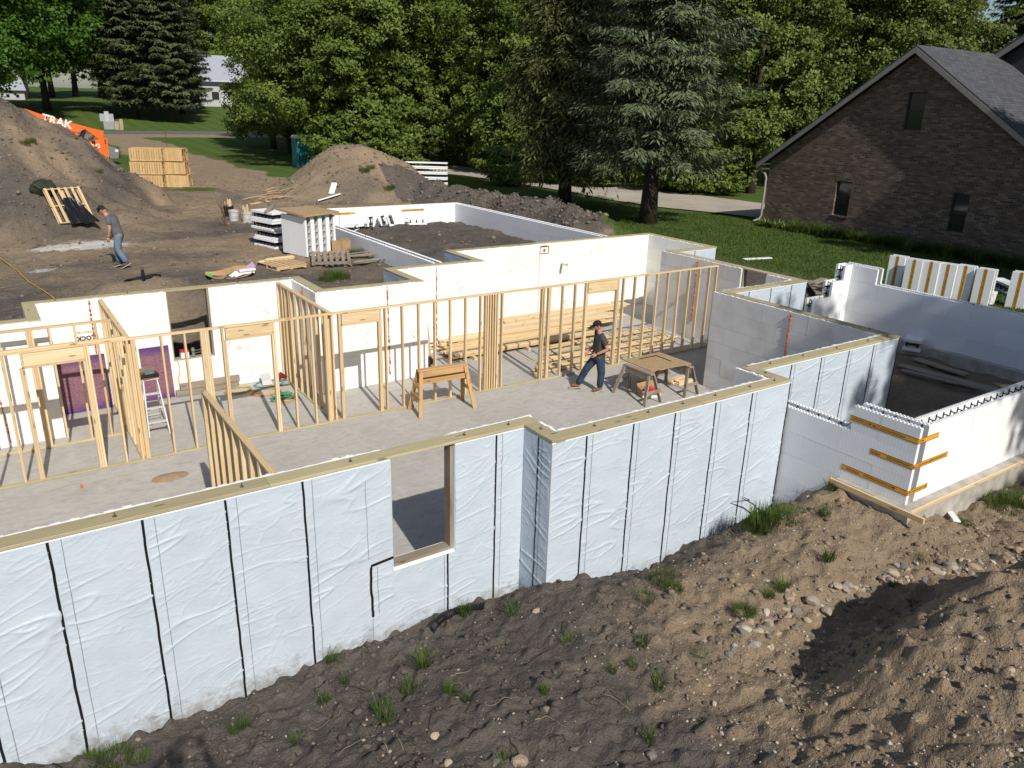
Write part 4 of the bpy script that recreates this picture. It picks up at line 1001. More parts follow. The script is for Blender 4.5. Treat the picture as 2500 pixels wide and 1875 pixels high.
for i, u in enumerate(range(-60, 720, 62)): put_tree(DT[i % 2], 'tall_tree', 'distant tall tree behind the houses across the road', 'distant trees across the road', *gd(u, 190+rt.uniform(-10, 12)), rt.uniform(0, 6), rt.uniform(1.15, 1.4))
put_tree(DM, 'maple_tree', 'second maple at the far left behind the dirt hill', None, *gd(-60, 120), 2.6, .9)
SP1 = spruce(21, 19, 4.0, 3.5, M_spruce, .58, 10, 2.7, .42, (.28,.055), .06, .55)
put_tree(SP1, 'spruce_tree', 'large blue grey spruce with drooping boughs beside the driveway', None, *atz(1583, 544, 1.93)[:2], .6)
SP2 = spruce(22, 27, 5.6, 3.2, M_spruced, .75, 9, 1.5, .25, (.60,.15))
for u, D, rz, lb in ((328,133,.3,'dark spruce with pale lower trunk nearest the maple across the road'),(418,130,1.4,'dark spruce in the middle of the shaded island of lawn'),(445,141,2.2,'dark spruce partly hidden behind another spruce by the white house'),(372,150,3.0,'distant dark spruce between two nearer spruces across the road')):
    put_tree(SP2, 'spruce_tree', lb, None, *gd(u, D), rz, 1.0 if D < 140 else .9)
put_tree(SP2, 'spruce_tree', 'dark spruce top against the sky above the brick house roof', None, *gd(2475, 66), 1.0, .72)
SP3 = spruce(23, 17, 2.9, 3.0, M_cedar, .36, 9, 2.0, .5, (.32,.07), .26, 1.2)
put_tree(SP3, 'cedar_tree', 'brownish olive evergreen with thick dark trunk on the shaded lawn', None, *atz(1378, 501, 1.93)[:2], 0, 1.0)
# trees standing south-east of the lot; their shade falls over the east room, the lawn and the brick house
for i, (x, y, s, k) in enumerate(((1.5,-24.5,.95,1),(9.5,-24,.95,0),(14.0,-14.5,.85,1),(13.0,-20,1.0,0),(21,-17,1.1,0),(9,-30,1.1,1),(16.5,-10.5,.72,0))):
    put_tree(DT[k], 'tall_tree', 'tall leafy tree south of the brick house', 'trees south of the brick house', x, y, rt.uniform(0, 6), s*.8, z=1.7)
# understorey bushes along the driveway
DU = decid(31, 3.2, 2.2, .15, 160, 50, .17, M_leafA, nb=6)
for i, (u, D) in enumerate(((1120,66),(1200,59),(1270,55.5),(1330,53),(1400,52),(1470,51),(1640,50),(1715,49),(1790,50))):
    put_tree(DU, 'bush', 'low leafy bush under the trees along the driveway', 'bushes along the driveway', *gd(u, D), rt.uniform(0, 6), rt.uniform(.8, 1.2))
for i, (u, D) in enumerate(((820,60),(880,59),(940,59),(985,60))):
    put_tree(DU, 'bush', 'low leafy bush at the foot of the trees behind the dirt pile', 'bushes behind the dirt pile', *gd(u, D), rt.uniform(0, 6), rt.uniform(.9, 1.3))
for u, v in ((1240,408),(1265,405)):
    put_tree(DU, 'bush', 'olive green bush at the driveway edge beneath the cedar', 'bushes beneath the cedar', *gd(u, 50), rt.uniform(0, 6), .75)
# ================================================================== brick house
M_brick, n_, b_ = newmat('mottled_brick')
tc = n_.nodes.new('ShaderNodeNewGeometry'); sx_ = n_.nodes.new('ShaderNodeSeparateXYZ'); n_.links.new(tc.outputs['Position'], sx_.inputs[0])
cb_ = n_.nodes.new('ShaderNodeCombineXYZ'); n_.links.new(math_(n_, 'ADD', sx_.outputs[0], sx_.outputs[1]), cb_.inputs[0]); n_.links.new(sx_.outputs[2], cb_.inputs[1])
bt = n_.nodes.new('ShaderNodeTexBrick'); n_.links.new(cb_.outputs[0], bt.inputs['Vector']); setin(bt, Scale=1.0, Mortar_Size=.007, Brick_Width=.21, Row_Height=.075)
cs_ = n_.nodes.new('ShaderNodeSeparateXYZ'); n_.links.new(cb_.outputs[0], cs_.inputs[0])
row_ = math_(n_, 'FLOOR', math_(n_, 'DIVIDE', cs_.outputs[1], .075)); off_ = math_(n_, 'MULTIPLY', math_(n_, 'MODULO', math_(n_, 'ADD', row_, 1000.0), 2.0), .105)
col_ = math_(n_, 'FLOOR', math_(n_, 'DIVIDE', math_(n_, 'ADD', cs_.outputs[0], off_), .21))
ci_ = n_.nodes.new('ShaderNodeCombineXYZ'); n_.links.new(col_, ci_.inputs[0]); n_.links.new(row_, ci_.inputs[1])
wn_ = n_.nodes.new('ShaderNodeTexWhiteNoise'); wn_.noise_dimensions = '2D'; n_.links.new(ci_.outputs[0], wn_.inputs['Vector'])
c_ = mixc(n_, wn_.outputs['Value'], (.105,.068,.050), (.175,.120,.088)); rr_ = n_.nodes.new('ShaderNodeSeparateColor'); n_.links.new(wn_.outputs['Color'], rr_.inputs[0])
c_ = mixc(n_, mapr(n_, rr_.outputs[1], .74, .76), c_, (.062,.048,.042)); c_ = mixc(n_, mapr(n_, rr_.outputs[2], .84, .86), c_, (.225,.17,.135))
c_ = mixc(n_, mapr(n_, bt.outputs['Fac'], .3, .7), c_, (.19,.165,.14)); c_ = mixc(n_, mapr(n_, noise(n_, coords(n_, 'Pos'), .8, 4), .4, .7, 0, .3), c_, (.13,.09,.065))
n_.links.new(c_, b_.inputs['Base Color']); b_.inputs['Roughness'].default_value = .85; bump(n_, b_, math_(n_, 'SUBTRACT', 1.0, bt.outputs['Fac']), .7, .012)
M_shing, n_, b_ = newmat('asphalt_shingle')
tc = n_.nodes.new('ShaderNodeNewGeometry'); sx_ = n_.nodes.new('ShaderNodeSeparateXYZ'); n_.links.new(tc.outputs['Position'], sx_.inputs[0])
cb_ = n_.nodes.new('ShaderNodeCombineXYZ'); n_.links.new(sx_.outputs[0], cb_.inputs[0]); n_.links.new(math_(n_, 'MULTIPLY', sx_.outputs[2], 1.75), cb_.inputs[1])
bt = n_.nodes.new('ShaderNodeTexBrick'); n_.links.new(cb_.outputs[0], bt.inputs['Vector']); setin(bt, Scale=1.0, Mortar_Size=.008, Brick_Width=.30, Row_Height=.145)
bt.inputs['Color1'].default_value = (.055,.058,.066,1); bt.inputs['Color2'].default_value = (.085,.089,.098,1); bt.inputs['Mortar'].default_value = (.03,.03,.032,1)
n_.links.new(bt.outputs['Color'], b_.inputs['Base Color']); b_.inputs['Roughness'].default_value = .9; bump(n_, b_, math_(n_, 'SUBTRACT', 1.0, bt.outputs['Fac']), .5, .01)
M_fascia = flat('taupe_fascia', (.27,.25,.235), .5); M_winf = flat('dark_window_frame', (.035,.035,.04), .5); M_glass, n_, b_ = newmat('dark_glass')
b_.inputs['Base Color'].default_value = (.012,.014,.017,1); b_.inputs['Roughness'].default_value = .06; b_.inputs['Specular IOR Level'].default_value = .6
BH = thing('brick_house', 'dark brick house with steep gable, grey shingles and small windows', 'house', (21, 2.1, 1.7))
PX, RY, RZ_, EY0, EY1, EZ = 15.4, 2.1, 8.82, -4.0, 8.05, 4.62
def gable_wall(x, holes):
    """gable wall in the plane x, built in strips so the windows are true openings"""
    mb = MB(); ys = sorted({EY0, EY1, RY, *[h[0] for h in holes], *[h[1] for h in holes]})
    def top(y): return EZ+(RZ_-EZ)*(1-abs(y-RY)/(EY1-RY if y > RY else RY-EY0))
    for a, b in zip(ys[:-1], ys[1:]):
        hs = sorted([h for h in holes if h[0] <= a+1e-6 and h[1] >= b-1e-6], key=lambda h: h[2]); z = 1.5
        for h in hs:
            mb.extr([(x,a,z),(x,b,z),(x,b,h[2]),(x,a,h[2])], (.22,0,0)); z = h[3]
        mb.extr([(x,a,z),(x,b,z),(x,b,top(b)),(x,a,top(a))], (.22,0,0))
    return mb
holes = [(1.56,2.26,6.14,7.46),(3.94,4.63,2.72,4.06),(-.72,-.12,2.71,4.06)]
gw = gable_wall(PX, holes); gw.build('wall', M_brick, BH)
mb = MB(); mb.box((PX+.22,EY1-.22,1.5),(30,EY1,EZ)); mb.build('wall', M_brick, BH)
mb = MB(); mb.box((PX+.22,EY0,1.5),(30,EY0+.22,EZ)); mb.build('wall', M_brick, BH)
for y0, y1, z0, z1 in holes:
    mb = MB(); f_ = .05; x_ = PX+.10
    mb.box((x_,y0,z0),(x_+.06,y0+f_,z1)); mb.box((x_,y1-f_,z0),(x_+.06,y1,z1)); mb.box((x_,y0+f_,z0),(x_+.06,y1-f_,z0+f_)); mb.box((x_,y0+f_,z1-f_),(x_+.06,y1-f_,z1)); mb.box((x_-.01,y0+f_,(z0+z1)/2-.03),(x_+.05,y1-f_,(z0+z1)/2+.03))
    wf = mb.build('window', M_winf, BH)
    for za, zb_ in ((z0+f_, (z0+z1)/2-.03), ((z0+z1)/2+.03, z1-f_)):
        mb = MB(); mb.box((x_+.025,y0+f_,za),(x_+.035,y1-f_,zb_)); mb.build('pane', M_glass, wf)
    mb = MB(); mb.box((PX-.03,y0-.04,z0-.075),(PX+.10,y1+.04,z0-.003)); mb.build('window_sill', M_brick, wf)
    for k in range(7):
        yy = y0-.06+(y1-y0+.12)*k/7; mb = MB(); mb.box((PX-.008,yy+.004,z1+.005),(PX+.1,yy+(y1-y0+.12)/7-.004,z1+.21)); mb.build('brick', M_brick, BH)
OV = .35
for sgn, ye in ((1, EY1+.42), (-1, EY0-.42)):
    ze = RZ_+.22-(RZ_-EZ)/(EY1-RY if sgn > 0 else RY-EY0)*abs(ye-RY)
    mb = MB(); mb.extr([(PX-OV,RY,RZ_+.22),(PX-OV,ye,ze),(PX-OV,ye,ze-.07),(PX-OV,RY,RZ_+.15)], (15.2,0,0)); rf = mb.build('roof', M_shing, BH)
    mb = MB(); mb.extr([(PX-OV-.02,RY,RZ_+.145),(PX-OV-.02,ye+sgn*.02,ze-.075),(PX-OV-.02,ye+sgn*.02,ze-.27),(PX-OV-.02,RY,RZ_-.05)], (.05,0,0)); mb.build('rake_board', M_fascia, rf)
    mb = MB(); mb.box((PX-OV+.03,ye-sgn*.02,ze-.26),(30.2,ye+sgn*.12,ze-.12)); mb.build('gutter', M_fascia, rf)
mb = MB(); yg = EY1+.46; mb.tube([(PX-.05,yg,4.35),(PX-.05,yg-.02,4.2),(PX-.06,EY1+.15,4.05),(PX-.06,EY1+.07,3.9),(PX-.06,EY1+.07,2.25),(PX-.15,EY1+.10,2.1),(PX-.5,EY1+.12,2.03)], .05, 8); mb.build('downspout', M_fascia, BH, smooth=True)
# taller wing behind
A = atx(2427,133,20.6); B = atx(2500,85,20.6); sl = (B[2]-A[2])/(B[1]-A[1]); ya = A[1]-5.0; za = A[2]+sl*(ya-A[1])
M_siding = simple('dark_siding', (.05,.05,.052), (.04,.04,.042), 3)
mb = MB(); yb = A[1]+3.5; zb_ = A[2]+sl*(yb-A[1])
mb.extr([(20.9,yb-.4,1.6),(20.9,yb-.4,zb_-.1),(20.9,ya,za-.2),(20.9,2*ya-yb+.4,zb_-.1),(20.9,2*ya-yb+.4,1.6)], (11,0,0)); mb.build('wing', M_siding, BH)
for s_ in (1, -1):
    ye = yb if s_ > 0 else 2*ya-yb
    mb = MB(); mb.extr([(20.5,ya,za),(20.5,ye,zb_),(20.5,ye,zb_-.08),(20.5,ya,za-.08)], (11.6,0,0)); rf = mb.build('roof', M_shing, BH)
    mb = MB(); mb.extr([(20.48,ya,za-.085),(20.48,ye,zb_-.085),(20.48,ye,zb_-.32),(20.48,ya,za-.32)], (.05,0,0)); mb.build('rake_board', M_fascia, rf)
# ================================================================== far white houses
M_white = flat('white_siding', (.42,.43,.44), .7); M_groof = flat('pale_metal_roof', (.33,.35,.39), .5); M_teal = flat('teal_door', (.02,.10,.10), .5)
def far_house(x, y, rz, label, s=1.0):
    Tn = thing('white_house', label, 'house', (0, 0, 0)); ORG[Tn.name] = np.zeros(3)
    def prt(name, mb, mat, par=None): 
        o = bpy.data.objects.new(name, mb.mesh(name, mat)); COL.objects.link(o); o.parent = par or Tn; return o
    mb = MB(); mb.box((-9,0,0),(9,9,5.2)); prt('wall', mb, M_white)
    mb = MB(); mb.extr([(-9.6,-1.6,4.2),(9.6,-1.6,4.2),(9.6,4.5,8.6),(-9.6,4.5,8.6)], (0,.1,.25)); prt('roof', mb, M_groof)
    mb = MB(); mb.extr([(-9.6,10.6,4.6),(9.6,10.6,4.6),(9.6,4.5,8.6),(-9.6,4.5,8.6)], (0,.1,.25)); prt('roof', mb, M_groof)
    mb = MB(); mb.box((-5,-2.4,0),(-1.4,0,3.4)); prt('porch', mb, M_white)
    mb = MB(); mb.box((-5.6,-2.06,.05),(-6.8,-.02,2.5)); d = MB(); d.box((-7.2,-.12,.1),(-5.9,-.01,2.6)); prt('door', d, M_teal)
    for cx in (-2.2, 2.5, 6.2):
        d = MB(); d.box((cx-.7,-.06 if cx > -1.4 else -2.46,1.1),(cx+.7,-.01 if cx > -1.4 else -2.41,2.6)); wf = prt('window', d, M_white)
        d = MB(); d.box((cx-.6,-.09 if cx > -1.4 else -2.49,1.2),(cx+.6,-.06 if cx > -1.4 else -2.46,2.5)); prt('pane', d, M_glass, wf)
    Tn.location = (x, y, Hz(x, y)-.1); Tn.rotation_euler = (0, 0, rz); Tn.scale = (s, s, s)
far_house(*gd(560, 160), -.25, 'white house with pale roof and teal door beyond the spruces', 1.0)
far_house(*gd(1060, 115), -.6, 'white house glimpsed through gaps in the tree row', 1.0)
far_house(*gd(8, 172), .1, 'white house glimpsed at the far left under the maple', .4)
# ================================================================== loose foam form blocks
def gz(x, y): return float(Hcoarse(np.array([x]), np.array([y]))[0])
def Mx(loc, rz=0., rx=0., ry=0.):
    return Matrix.Translation(Vector(loc)) @ Matrix.Rotation(rz, 4, 'Z') @ Matrix.Rotation(ry, 4, 'Y') @ Matrix.Rotation(rx, 4, 'X')
_fb = {}
def form_parts(L, Hh=CH):
    k = (L, Hh)
    if k in _fb: return _fb[k]
    a = MB(); a.box((-L/2,-.143,0),(L/2,-.077,Hh))
    t = -L/2+.03
    while t < L/2-.03: a.box((t,-.137,Hh-.003),(t+.024,-.112,Hh+.014)); t += .055
    b = MB(); b.box((-L/2,.077,0),(L/2,.143,Hh))
    w_ = MB(); w_.box((-.005,-.08,.05),(.005,.08,.09)); w_.box((-.005,-.08,Hh-.10),(.005,.08,Hh-.06)); w_.box((-.005,-.02,.088),(.005,.02,Hh-.098)); w_.beam((0,-.07,.09),(0,.07,Hh-.1),.01,.03,(1,0,0))
    _fb[k] = (a.mesh('foam_panel', M_foam_x), b.mesh('foam_panel', M_foam_x), w_.mesh('web', M_dark)); return _fb[k]
def form_block(label, group, M, L=BL, tape_rows=None, Hh=CH, name='foam_form_block'):
    T = bpy.data.objects.new(name, None); COL.objects.link(T); T.empty_display_size = .2; T.matrix_basis = M; setp(T, label, 'foam block', group)
    a, b, w_ = form_parts(L, Hh)
    for me in (a, b): o = bpy.data.objects.new('foam_panel', me); COL.objects.link(o); o.parent = T
    n = max(2, int(L/.2032))
    for i in range(n): o = bpy.data.objects.new('web', w_); COL.objects.link(o); o.parent = T; o.location = (-L/2+(i+.5)*L/n, 0, 0)
    for zc, sgn in (tape_rows or ()):
        mb = MB(); mb.box((-L/2,sgn*.1435-.0006,zc-.042),(L/2,sgn*.1435+.0006,zc+.042)); tp = bpy.data.objects.new('printed_tape', mb.mesh('printed_tape', M_tape)); COL.objects.link(tp); tp.parent = T
        for q in (-1, 1):
            mb = MB(); mb.box((-L/2,sgn*.1445-.0006,zc+q*.037-.004),(L/2,sgn*.1445+.0006,zc+q*.037+.004)); bo = bpy.data.objects.new('tape_border', mb.mesh('tape_border', M_ink)); COL.objects.link(bo); bo.parent = tp
        for xx in (-L*.25, L*.25):
            me = ttext('STRONGHOLDICF.COM', .048); o = bpy.data.objects.new('lettering', me); COL.objects.link(o); o.parent = tp
            o.matrix_basis = Matrix.Translation((xx, sgn*.1455, zc)) @ (Matrix.Rotation(math.pi/2, 4, 'X') if sgn < 0 else Matrix.Rotation(math.pi, 4, 'Z') @ Matrix.Rotation(math.pi/2, 4, 'X'))
    return T
UP90 = Matrix.Rotation(-math.pi/2, 4, 'Y')      # long axis upright
def Rcols(x, y, z, p):
    return Matrix(((x[0],y[0],z[0],p[0]),(x[1],y[1],z[1],p[1]),(x[2],y[2],z[2],p[2]),(0,0,0,1)))
# twelve blocks stood on end under a strand board lid
A0 = atz(750,636,1.86); dx = unit((atz(816,626,1.86)-A0)[:2]); dx = np.r_[dx, 0]; dy = np.r_[-dx[1], dx[0], 0]
zst = gz(A0[0]+.6*dx[0], A0[1]+.6*dx[1])+.06
for i in range(4):
    for j in range(3):
        p = A0+dx*(.15+.288*i)+dy*(.02+.41*j); p[2] = zst
        form_block('foam form block stood on end under the brown lid', 'foam blocks stood on end under the lid', Rcols((0,0,1), dx, dy, p+np.array([0,0,BL/2])))
lc = A0+dx*.57+dy*.62
mb = MB(); 
for s0, s1 in ((-1,1),): 
    P = [lc-dx*.68-dy*.72, lc+dx*.68-dy*.72, lc+dx*.68+dy*.72, lc-dx*.68+dy*.72]; mb.extr([(p[0],p[1],zst+BL+.02+.03*k) for k, p in enumerate(P)], (0,0,.06))
setp(mb.build('strand_board_lid', M_osb), 'tan strand board lid capping the upright foam blocks', 'board')
# flat stack of blocks beside it
B0 = atz(642,603,1.86); 
for k in range(4):
    for j in range(2):
        p = np.array([B0[0]+.35+.06*math.sin(k*2), B0[1]-.2-.0*k, gz(B0[0], B0[1])+.16+.30*k])+np.r_[dx[:2]*.20*(2*j-1)*1.05, 0]
        M = Rcols(dy, (0,0,1), dx, p-dx*.2)
        form_block('foam form block lying flat in the low stack beside the upright blocks', 'foam blocks in the low flat stack', M)
q = B0+np.array([.35,-.1,0]); zt_ = gz(*B0[:2])+.16+.3*3+.16
for k in range(3): 
    o = board('loose_board', (q[0]-.35+.12*k, q[1]-.55+.15*k, zt_+.02+.04*k), (q[0]+.35-.05*k, q[1]+.5, zt_+.02+.04*k), .14, .035, M_wthr); setp(o, 'grey board lying on top of the low flat stack of foam blocks', 'board', 'boards on the low foam stack')
# far stack by the driveway: five layers
C0 = atz(1094,460,1.9); d = unit(np.array([.83,-.557]))
for k in range(5):
    for j in range(2):
        p = np.array([C0[0]-d[0]*(.62+1.22*j), C0[1]-d[1]*(.62+1.22*j), gz(C0[0],C0[1])+.15+.302*k])
        form_block('foam form block in the tall white stack on the lawn by the driveway', 'foam blocks in the lawn stack', Rcols((d[0],d[1],0),(0,0,1),(d[1],-d[0],0),p+np.array([0,0,0])))
# blocks standing along the lawn, east of the open room
row = (((1190,475,1178,620),0),((1315,490,1305,650),0),((1440,505,1432,670),0),((1575,520,1560,690),0),((1700,540,1690,705),0),((1850,565,1840,735),0),((2105,575,2065,760),0))
for i, ((tx, ty, bx_, by), _) in enumerate(row):
    p = atz(1800+bx_*700/2212, 500+by*700/2212, 1.98); z = gz(p[0], p[1])+.0
    if i == 6: p = p+np.array([.1,-.1,0])
    dd = np.array([.18,-.98,0]); dd /= np.linalg.norm(dd); nn = np.array([dd[1], -dd[0], 0])       # face towards the west
    yv = -nn if nn[0] < 0 else nn; fz = dd
    # long axis upright, face with tape looking west
    M = Rcols((0,0,1), (-dd[1]*-1, dd[0]*-1, 0) if False else np.cross(dd, (0,0,1)), dd, p+np.array([0,0,.61*.9])-dd*.1)
    L_ = .95
    form_block((['taped foam block on the lawn, %s from the stepped foam wall' % q for q in ('first','second','third','fourth','fifth')]+['taped foam block on the lawn beside the white pail','taped foam block stood apart at the far end of the lawn row'])[i], 'taped foam blocks on the lawn', Matrix.Translation((0,0,z-p[2]-.61*.9+L_/2+.0)) @ M, L=L_, Hh=.43, tape_rows=((.215,1),(.215,-1)))
# garage scraps
for i, (u, v, rz, rx, L_) in enumerate(((870,548,.3,1.5,.9),(905,552,1.2,.0,.5),(938,546,1.2,-.25,.42),(955,545,1.5,-.3,.4),(1015,540,-.3,1.45,.8),(1048,530,.4,1.2,.7),(845,560,.9,1.57,.7))):
    p = atz(u, v, 1.85); lb = ('broken foam form offcut lying by the tape on the garage back wall','small foam offcut stood on edge in the garage','grey ended foam offcut leaning in the garage','grey ended foam offcut leaning beside another in the garage','foam form offcut lying open on the garage soil','tipped foam form offcut with webs up in the garage','foam form offcut half behind the near garage wall')[i]
    form_block(lb, None, Mx((p[0], p[1], gz(p[0], p[1])+.10), rz, rx), L=L_)
p = atz(2205,860,1.0); form_block('short foam offcut on its side in the shaded dirt room', None, Mx((p[0]+.35, p[1]+.2, gz(p[0], p[1])+.24), .35, math.pi/2), L=.5)
# ================================================================== timber on the slab
def box_thing(name, label, cat, mat, a, b, group=None):
    mb = MB(); mb.box(a, b); return setp(mb.build(name, mat), label, cat, group)
def lumber_stack(x0, x1, y0, rows, layers, z0, label, w_=.14, h_=.038, jit=.25, mats=None):
    for k in range(layers):
        for j in range(rows):
            a = x0+rnd.uniform(-jit, jit)*.5; b = x1+rnd.uniform(-jit, jit)
            y = y0+j*(w_+.004)+.02*math.sin(k*3)
            o = board('lumber_board', (a, y, z0+h_/2+k*(h_+.001)), (b, y, z0+h_/2+k*(h_+.001)), w_-.004, h_-.001, rnd.choice(mats or [M_wood, M_woodl, M_woodl])); setp(o, label, 'board', label+' group')
for yy in (2.75, 3.55): 
    for xx in (-3.2,-1.4,.2): setp(board('bearer', (xx, yy-.5, .045), (xx, yy+.7, .045), .09, .088, M_wood), 'short bearer block under the long lumber stack', 'board', 'bearers under the lumber stack')
lumber_stack(-3.75, 1.15, 2.45, 8, 3, .092, 'long pale board in the low front of the lumber stack', .14)
lumber_stack(-3.55, 2.4, 3.05, 6, 5, .21, 'long pale board in the high back of the lumber stack', .14, jit=.5)
lumber_stack(-1.2, 3.5, 3.95, 3, 4, .30, 'board in the stack against the white back wall', .14, jit=.4)
for i in range(3): setp(board('bearer', (-.9+2.1*i, 3.85, .15), (-.9+2.1*i, 4.45, .15), .09, .298, M_wood), 'tall bearer under the lumber by the back wall', 'board', 'bearers by the back wall')
for i in range(12):
    y = .45+.155*i; a = -2.55+.17*i+rnd.uniform(-.12, .12); b = min(3.3, a+rnd.choice([3.66, 4.27, 4.88])+.1*i)
    z = .02+(.04 if i % 3 else 0)
    setp(board('lumber_board', (a, y, z+.021), (b, y+rnd.uniform(-.03, .03), z+.021), .088, .038, rnd.choice([M_woodl, M_treat2, M_wood])), 'treated board laid out on the slab behind the stud wall', 'board', 'boards laid out on the slab')
for i, x in enumerate((-1.9,-.3,1.2,2.5)): setp(board('sticker_strip', (x, .4, .0095), (x, 2.3, .0095), .04, .019, M_wood), 'thin sticker strip under the boards laid out on the slab', 'board', 'sticker strips on the slab')
for i, (x, y, l_, a, k) in enumerate(((.15,-1.85,.7,.1,0),(.25,-1.70,.75,.15,0),(.30,-2.0,.65,.05,0),(.22,-1.8,.6,.25,1),(.35,-1.95,.5,-.1,1),(.3,-1.85,.4,.2,2))):
    setp(board('offcut', (x-.1, y, .02+.039*k), (x-.1+l_*math.cos(a), y+l_*math.sin(a), .02+.039*k), .138, .038, M_woodl), 'pale board offcut heaped on the slab by the plywood table', 'board', 'offcuts by the plywood table')
for i in range(3): setp(board('offcut', (-.1, -1.15+.15*i, .02), (.7, -1.2+.15*i, .02), .14, .038, M_wthr), 'dull brown plank lying behind the plywood table', 'board', 'planks behind the plywood table')
# sawhorse of fresh timber
def sawhorse(label, c, dirv, L, Ht, sp, mat, braces=True, loc2=None, w_=.089):
    c = np.array(c, float); d = np.r_[np.array(dirv)/np.linalg.norm(dirv), 0]; s = np.array([-d[1], d[0], 0]); T = thing('sawhorse', label, 'sawhorse', (c[0], c[1], c[2]))
    up = np.array([0, 0, 1.0])
    def P(f, l, z): return c+d*f+s*l+up*z
    board('top_board', P(-L/2, 0, Ht-.02), P(L/2, 0, Ht-.02), .14, .038, mat, T)
    for l in (-.045, .045):
        board('apron', P(-L/2+.06, l, Ht-.115), P(L/2-.06, l, Ht-.115), .03, .14, mat, T)
        if braces: board('apron', P(-L/2+.0, l*1.75, Ht-.275), P(L/2-.0, l*1.75, Ht-.275), .03, .11, mat, T)
    for f in (-1, 1):
        for l in (-1, 1):
            a = P(f*(L/2-.06), l*.075, Ht-.045); b = P(f*(L/2+.07), l*sp/2, .0)
            board('leg', a, b, w_, .038, mat, T, up=s*l)
        for z in (.42, .66) if braces else (.30,):
            wz = .075+(sp/2-.075)*(Ht-z)/Ht; ff = L/2-.06+.13*(Ht-z)/Ht
            board('end_brace', P(f*(ff+.035), -wz-.03, z), P(f*(ff+.035), wz+.03, z), .025, .085, mat, T)
    return T
M_saw = wood('aged_pine', (.56,.36,.17), (.38,.22,.09))
sawhorse('tall yellow pine sawhorse standing alone on the slab', (-5.76,-.46,0), (1.0,-.06), 1.22, 1.03, .62, M_saw)
sawhorse('weathered grey sawhorse under the plywood top, nearer the walking man', (-1.33,-2.15,0), (.02,-1), .95, .74, .54, M_wthr, False)
sawhorse('weathered grey sawhorse under the plywood top, nearer the grey foam wall', (-.09,-2.20,0), (.02,-1), .95, .74, .48, M_wthr, False)
mb = MB(); P = [(-1.24,-1.50),(.02,-1.44),(.05,-2.54),(-1.24,-2.47)]; mb.extr([(x, y, .742) for x, y in P[::-1]], (0,0,.018)); setp(mb.build('plywood_sheet', M_osb), 'square plywood sheet laid across two sawhorses as a table', 'plywood')
mb = MB(); mb.box((-.85,-1.66,.762),(-.30,-1.61,.766)); mb.box((-.30,-2.15,.762),(-.25,-1.61,.766)); setp(mb.build('framing_square', flat('blued_steel', (.03,.03,.03), .5)), 'dark steel framing square lying on the plywood table', 'square')
M_card = simple('cardboard', (.40,.26,.14), (.33,.21,.11), 5, rough=.85); M_whitep = flat('white_print', (.7,.7,.7), .6)
def open_box(name, label, c, sx_, sy_, h, rz, mat, flaps=True, fill=None, inner=None):
    T = thing(name, label, 'box', c, None, rz); t = .006
    def prt(nm, mb, m): o = bpy.data.objects.new(nm, mb.mesh(nm, m)); COL.objects.link(o); o.parent = T
    mb = MB(); mb.box((-sx_/2,-sy_/2,0.001),(sx_/2,sy_/2,t)); prt('bottom', mb, mat)
    for s in (-1, 1):
        mb = MB(); mb.box((-sx_/2,s*sy_/2-t,t),(sx_/2,s*sy_/2+t,h)); prt('side', mb, mat if s > 0 or not inner else inner)
        mb = MB(); mb.box((s*sx_/2-t,-sy_/2+t,t),(s*sx_/2+t,sy_/2-t,h)); prt('side', mb, mat)
        if flaps:
            mb = MB(); mb.beam((0,s*(sy_/2+.01),h),(0,s*(sy_/2+sy_*.28),h+sy_*.30*(1 if s > 0 else -.25)),sx_*.96,.005,(1,0,0) if False else (0,0,1)); prt('flap', mb, mat)
    if fill:
        mb = MB(); mb.tube([(-.3*sx_,0,h*.7),(0,.15*sy_,h*.95),(.3*sx_,-.05*sy_,h*.75)], [.05,.07,.05], 8); prt('contents', mb, fill)
    return T
open_box('cardboard_box', 'open cardboard box with red and white print under the plywood table', (-.98,-2.2,0), .48, .36, .19, -.35, M_card, True, M_red, M_whitep)
mb = MB(); mb.tube([(-.98,-2.38,.15),(-.72,-2.42,.10)], .012, 6)
# ladder
M_alu = flat('pale_aluminium', (.62,.62,.60), .45, metal=.3)
LD = thing('step_ladder', 'white aluminium step ladder standing between the studs', 'ladder', (-11.5, 1.5, 0))
for x0_, x1_ in ((-11.70,-11.62),(-11.30,-11.36)):
    board('rail', (x0_,1.10,0), (x1_,1.50,1.10), .07, .025, M_alu, LD, up=(1,0,0)); board('rear_leg', (x0_,2.02,0), (x1_,1.56,1.08), .05, .022, M_alu, LD, up=(1,0,0))
for k in range(1, 4):
    f = k/4; board('step', (-11.70+.08*f,1.10+.40*f,1.1*f), (-11.30-.06*f,1.10+.40*f,1.1*f), .085, .024, M_alu, LD)
    board('brace', (-11.69+.08*f,1.13+.40*f,1.1*f-.10), (-11.58,1.12+.40*f,1.1*f-.02), .015, .02, M_alu, LD); board('brace', (-11.31-.06*f,1.13+.40*f,1.1*f-.10), (-11.42,1.12+.40*f,1.1*f-.02), .015, .02, M_alu, LD)
board('rear_bar', (-11.69,1.95,.16), (-11.31,1.95,.16), .03, .015, M_alu, LD); board('top_cap', (-11.66,1.53,1.115), (-11.32,1.53,1.115), .16, .03, M_alu, LD)
open_box('cardboard_box', 'small dark open carton of tools resting on the ladder top', (-11.48,1.55,1.132), .30, .22, .10, .1, simple('dark_card', (.20,.15,.10), None, 6), True, flat('grey_tool', (.12,.15,.16), .5))
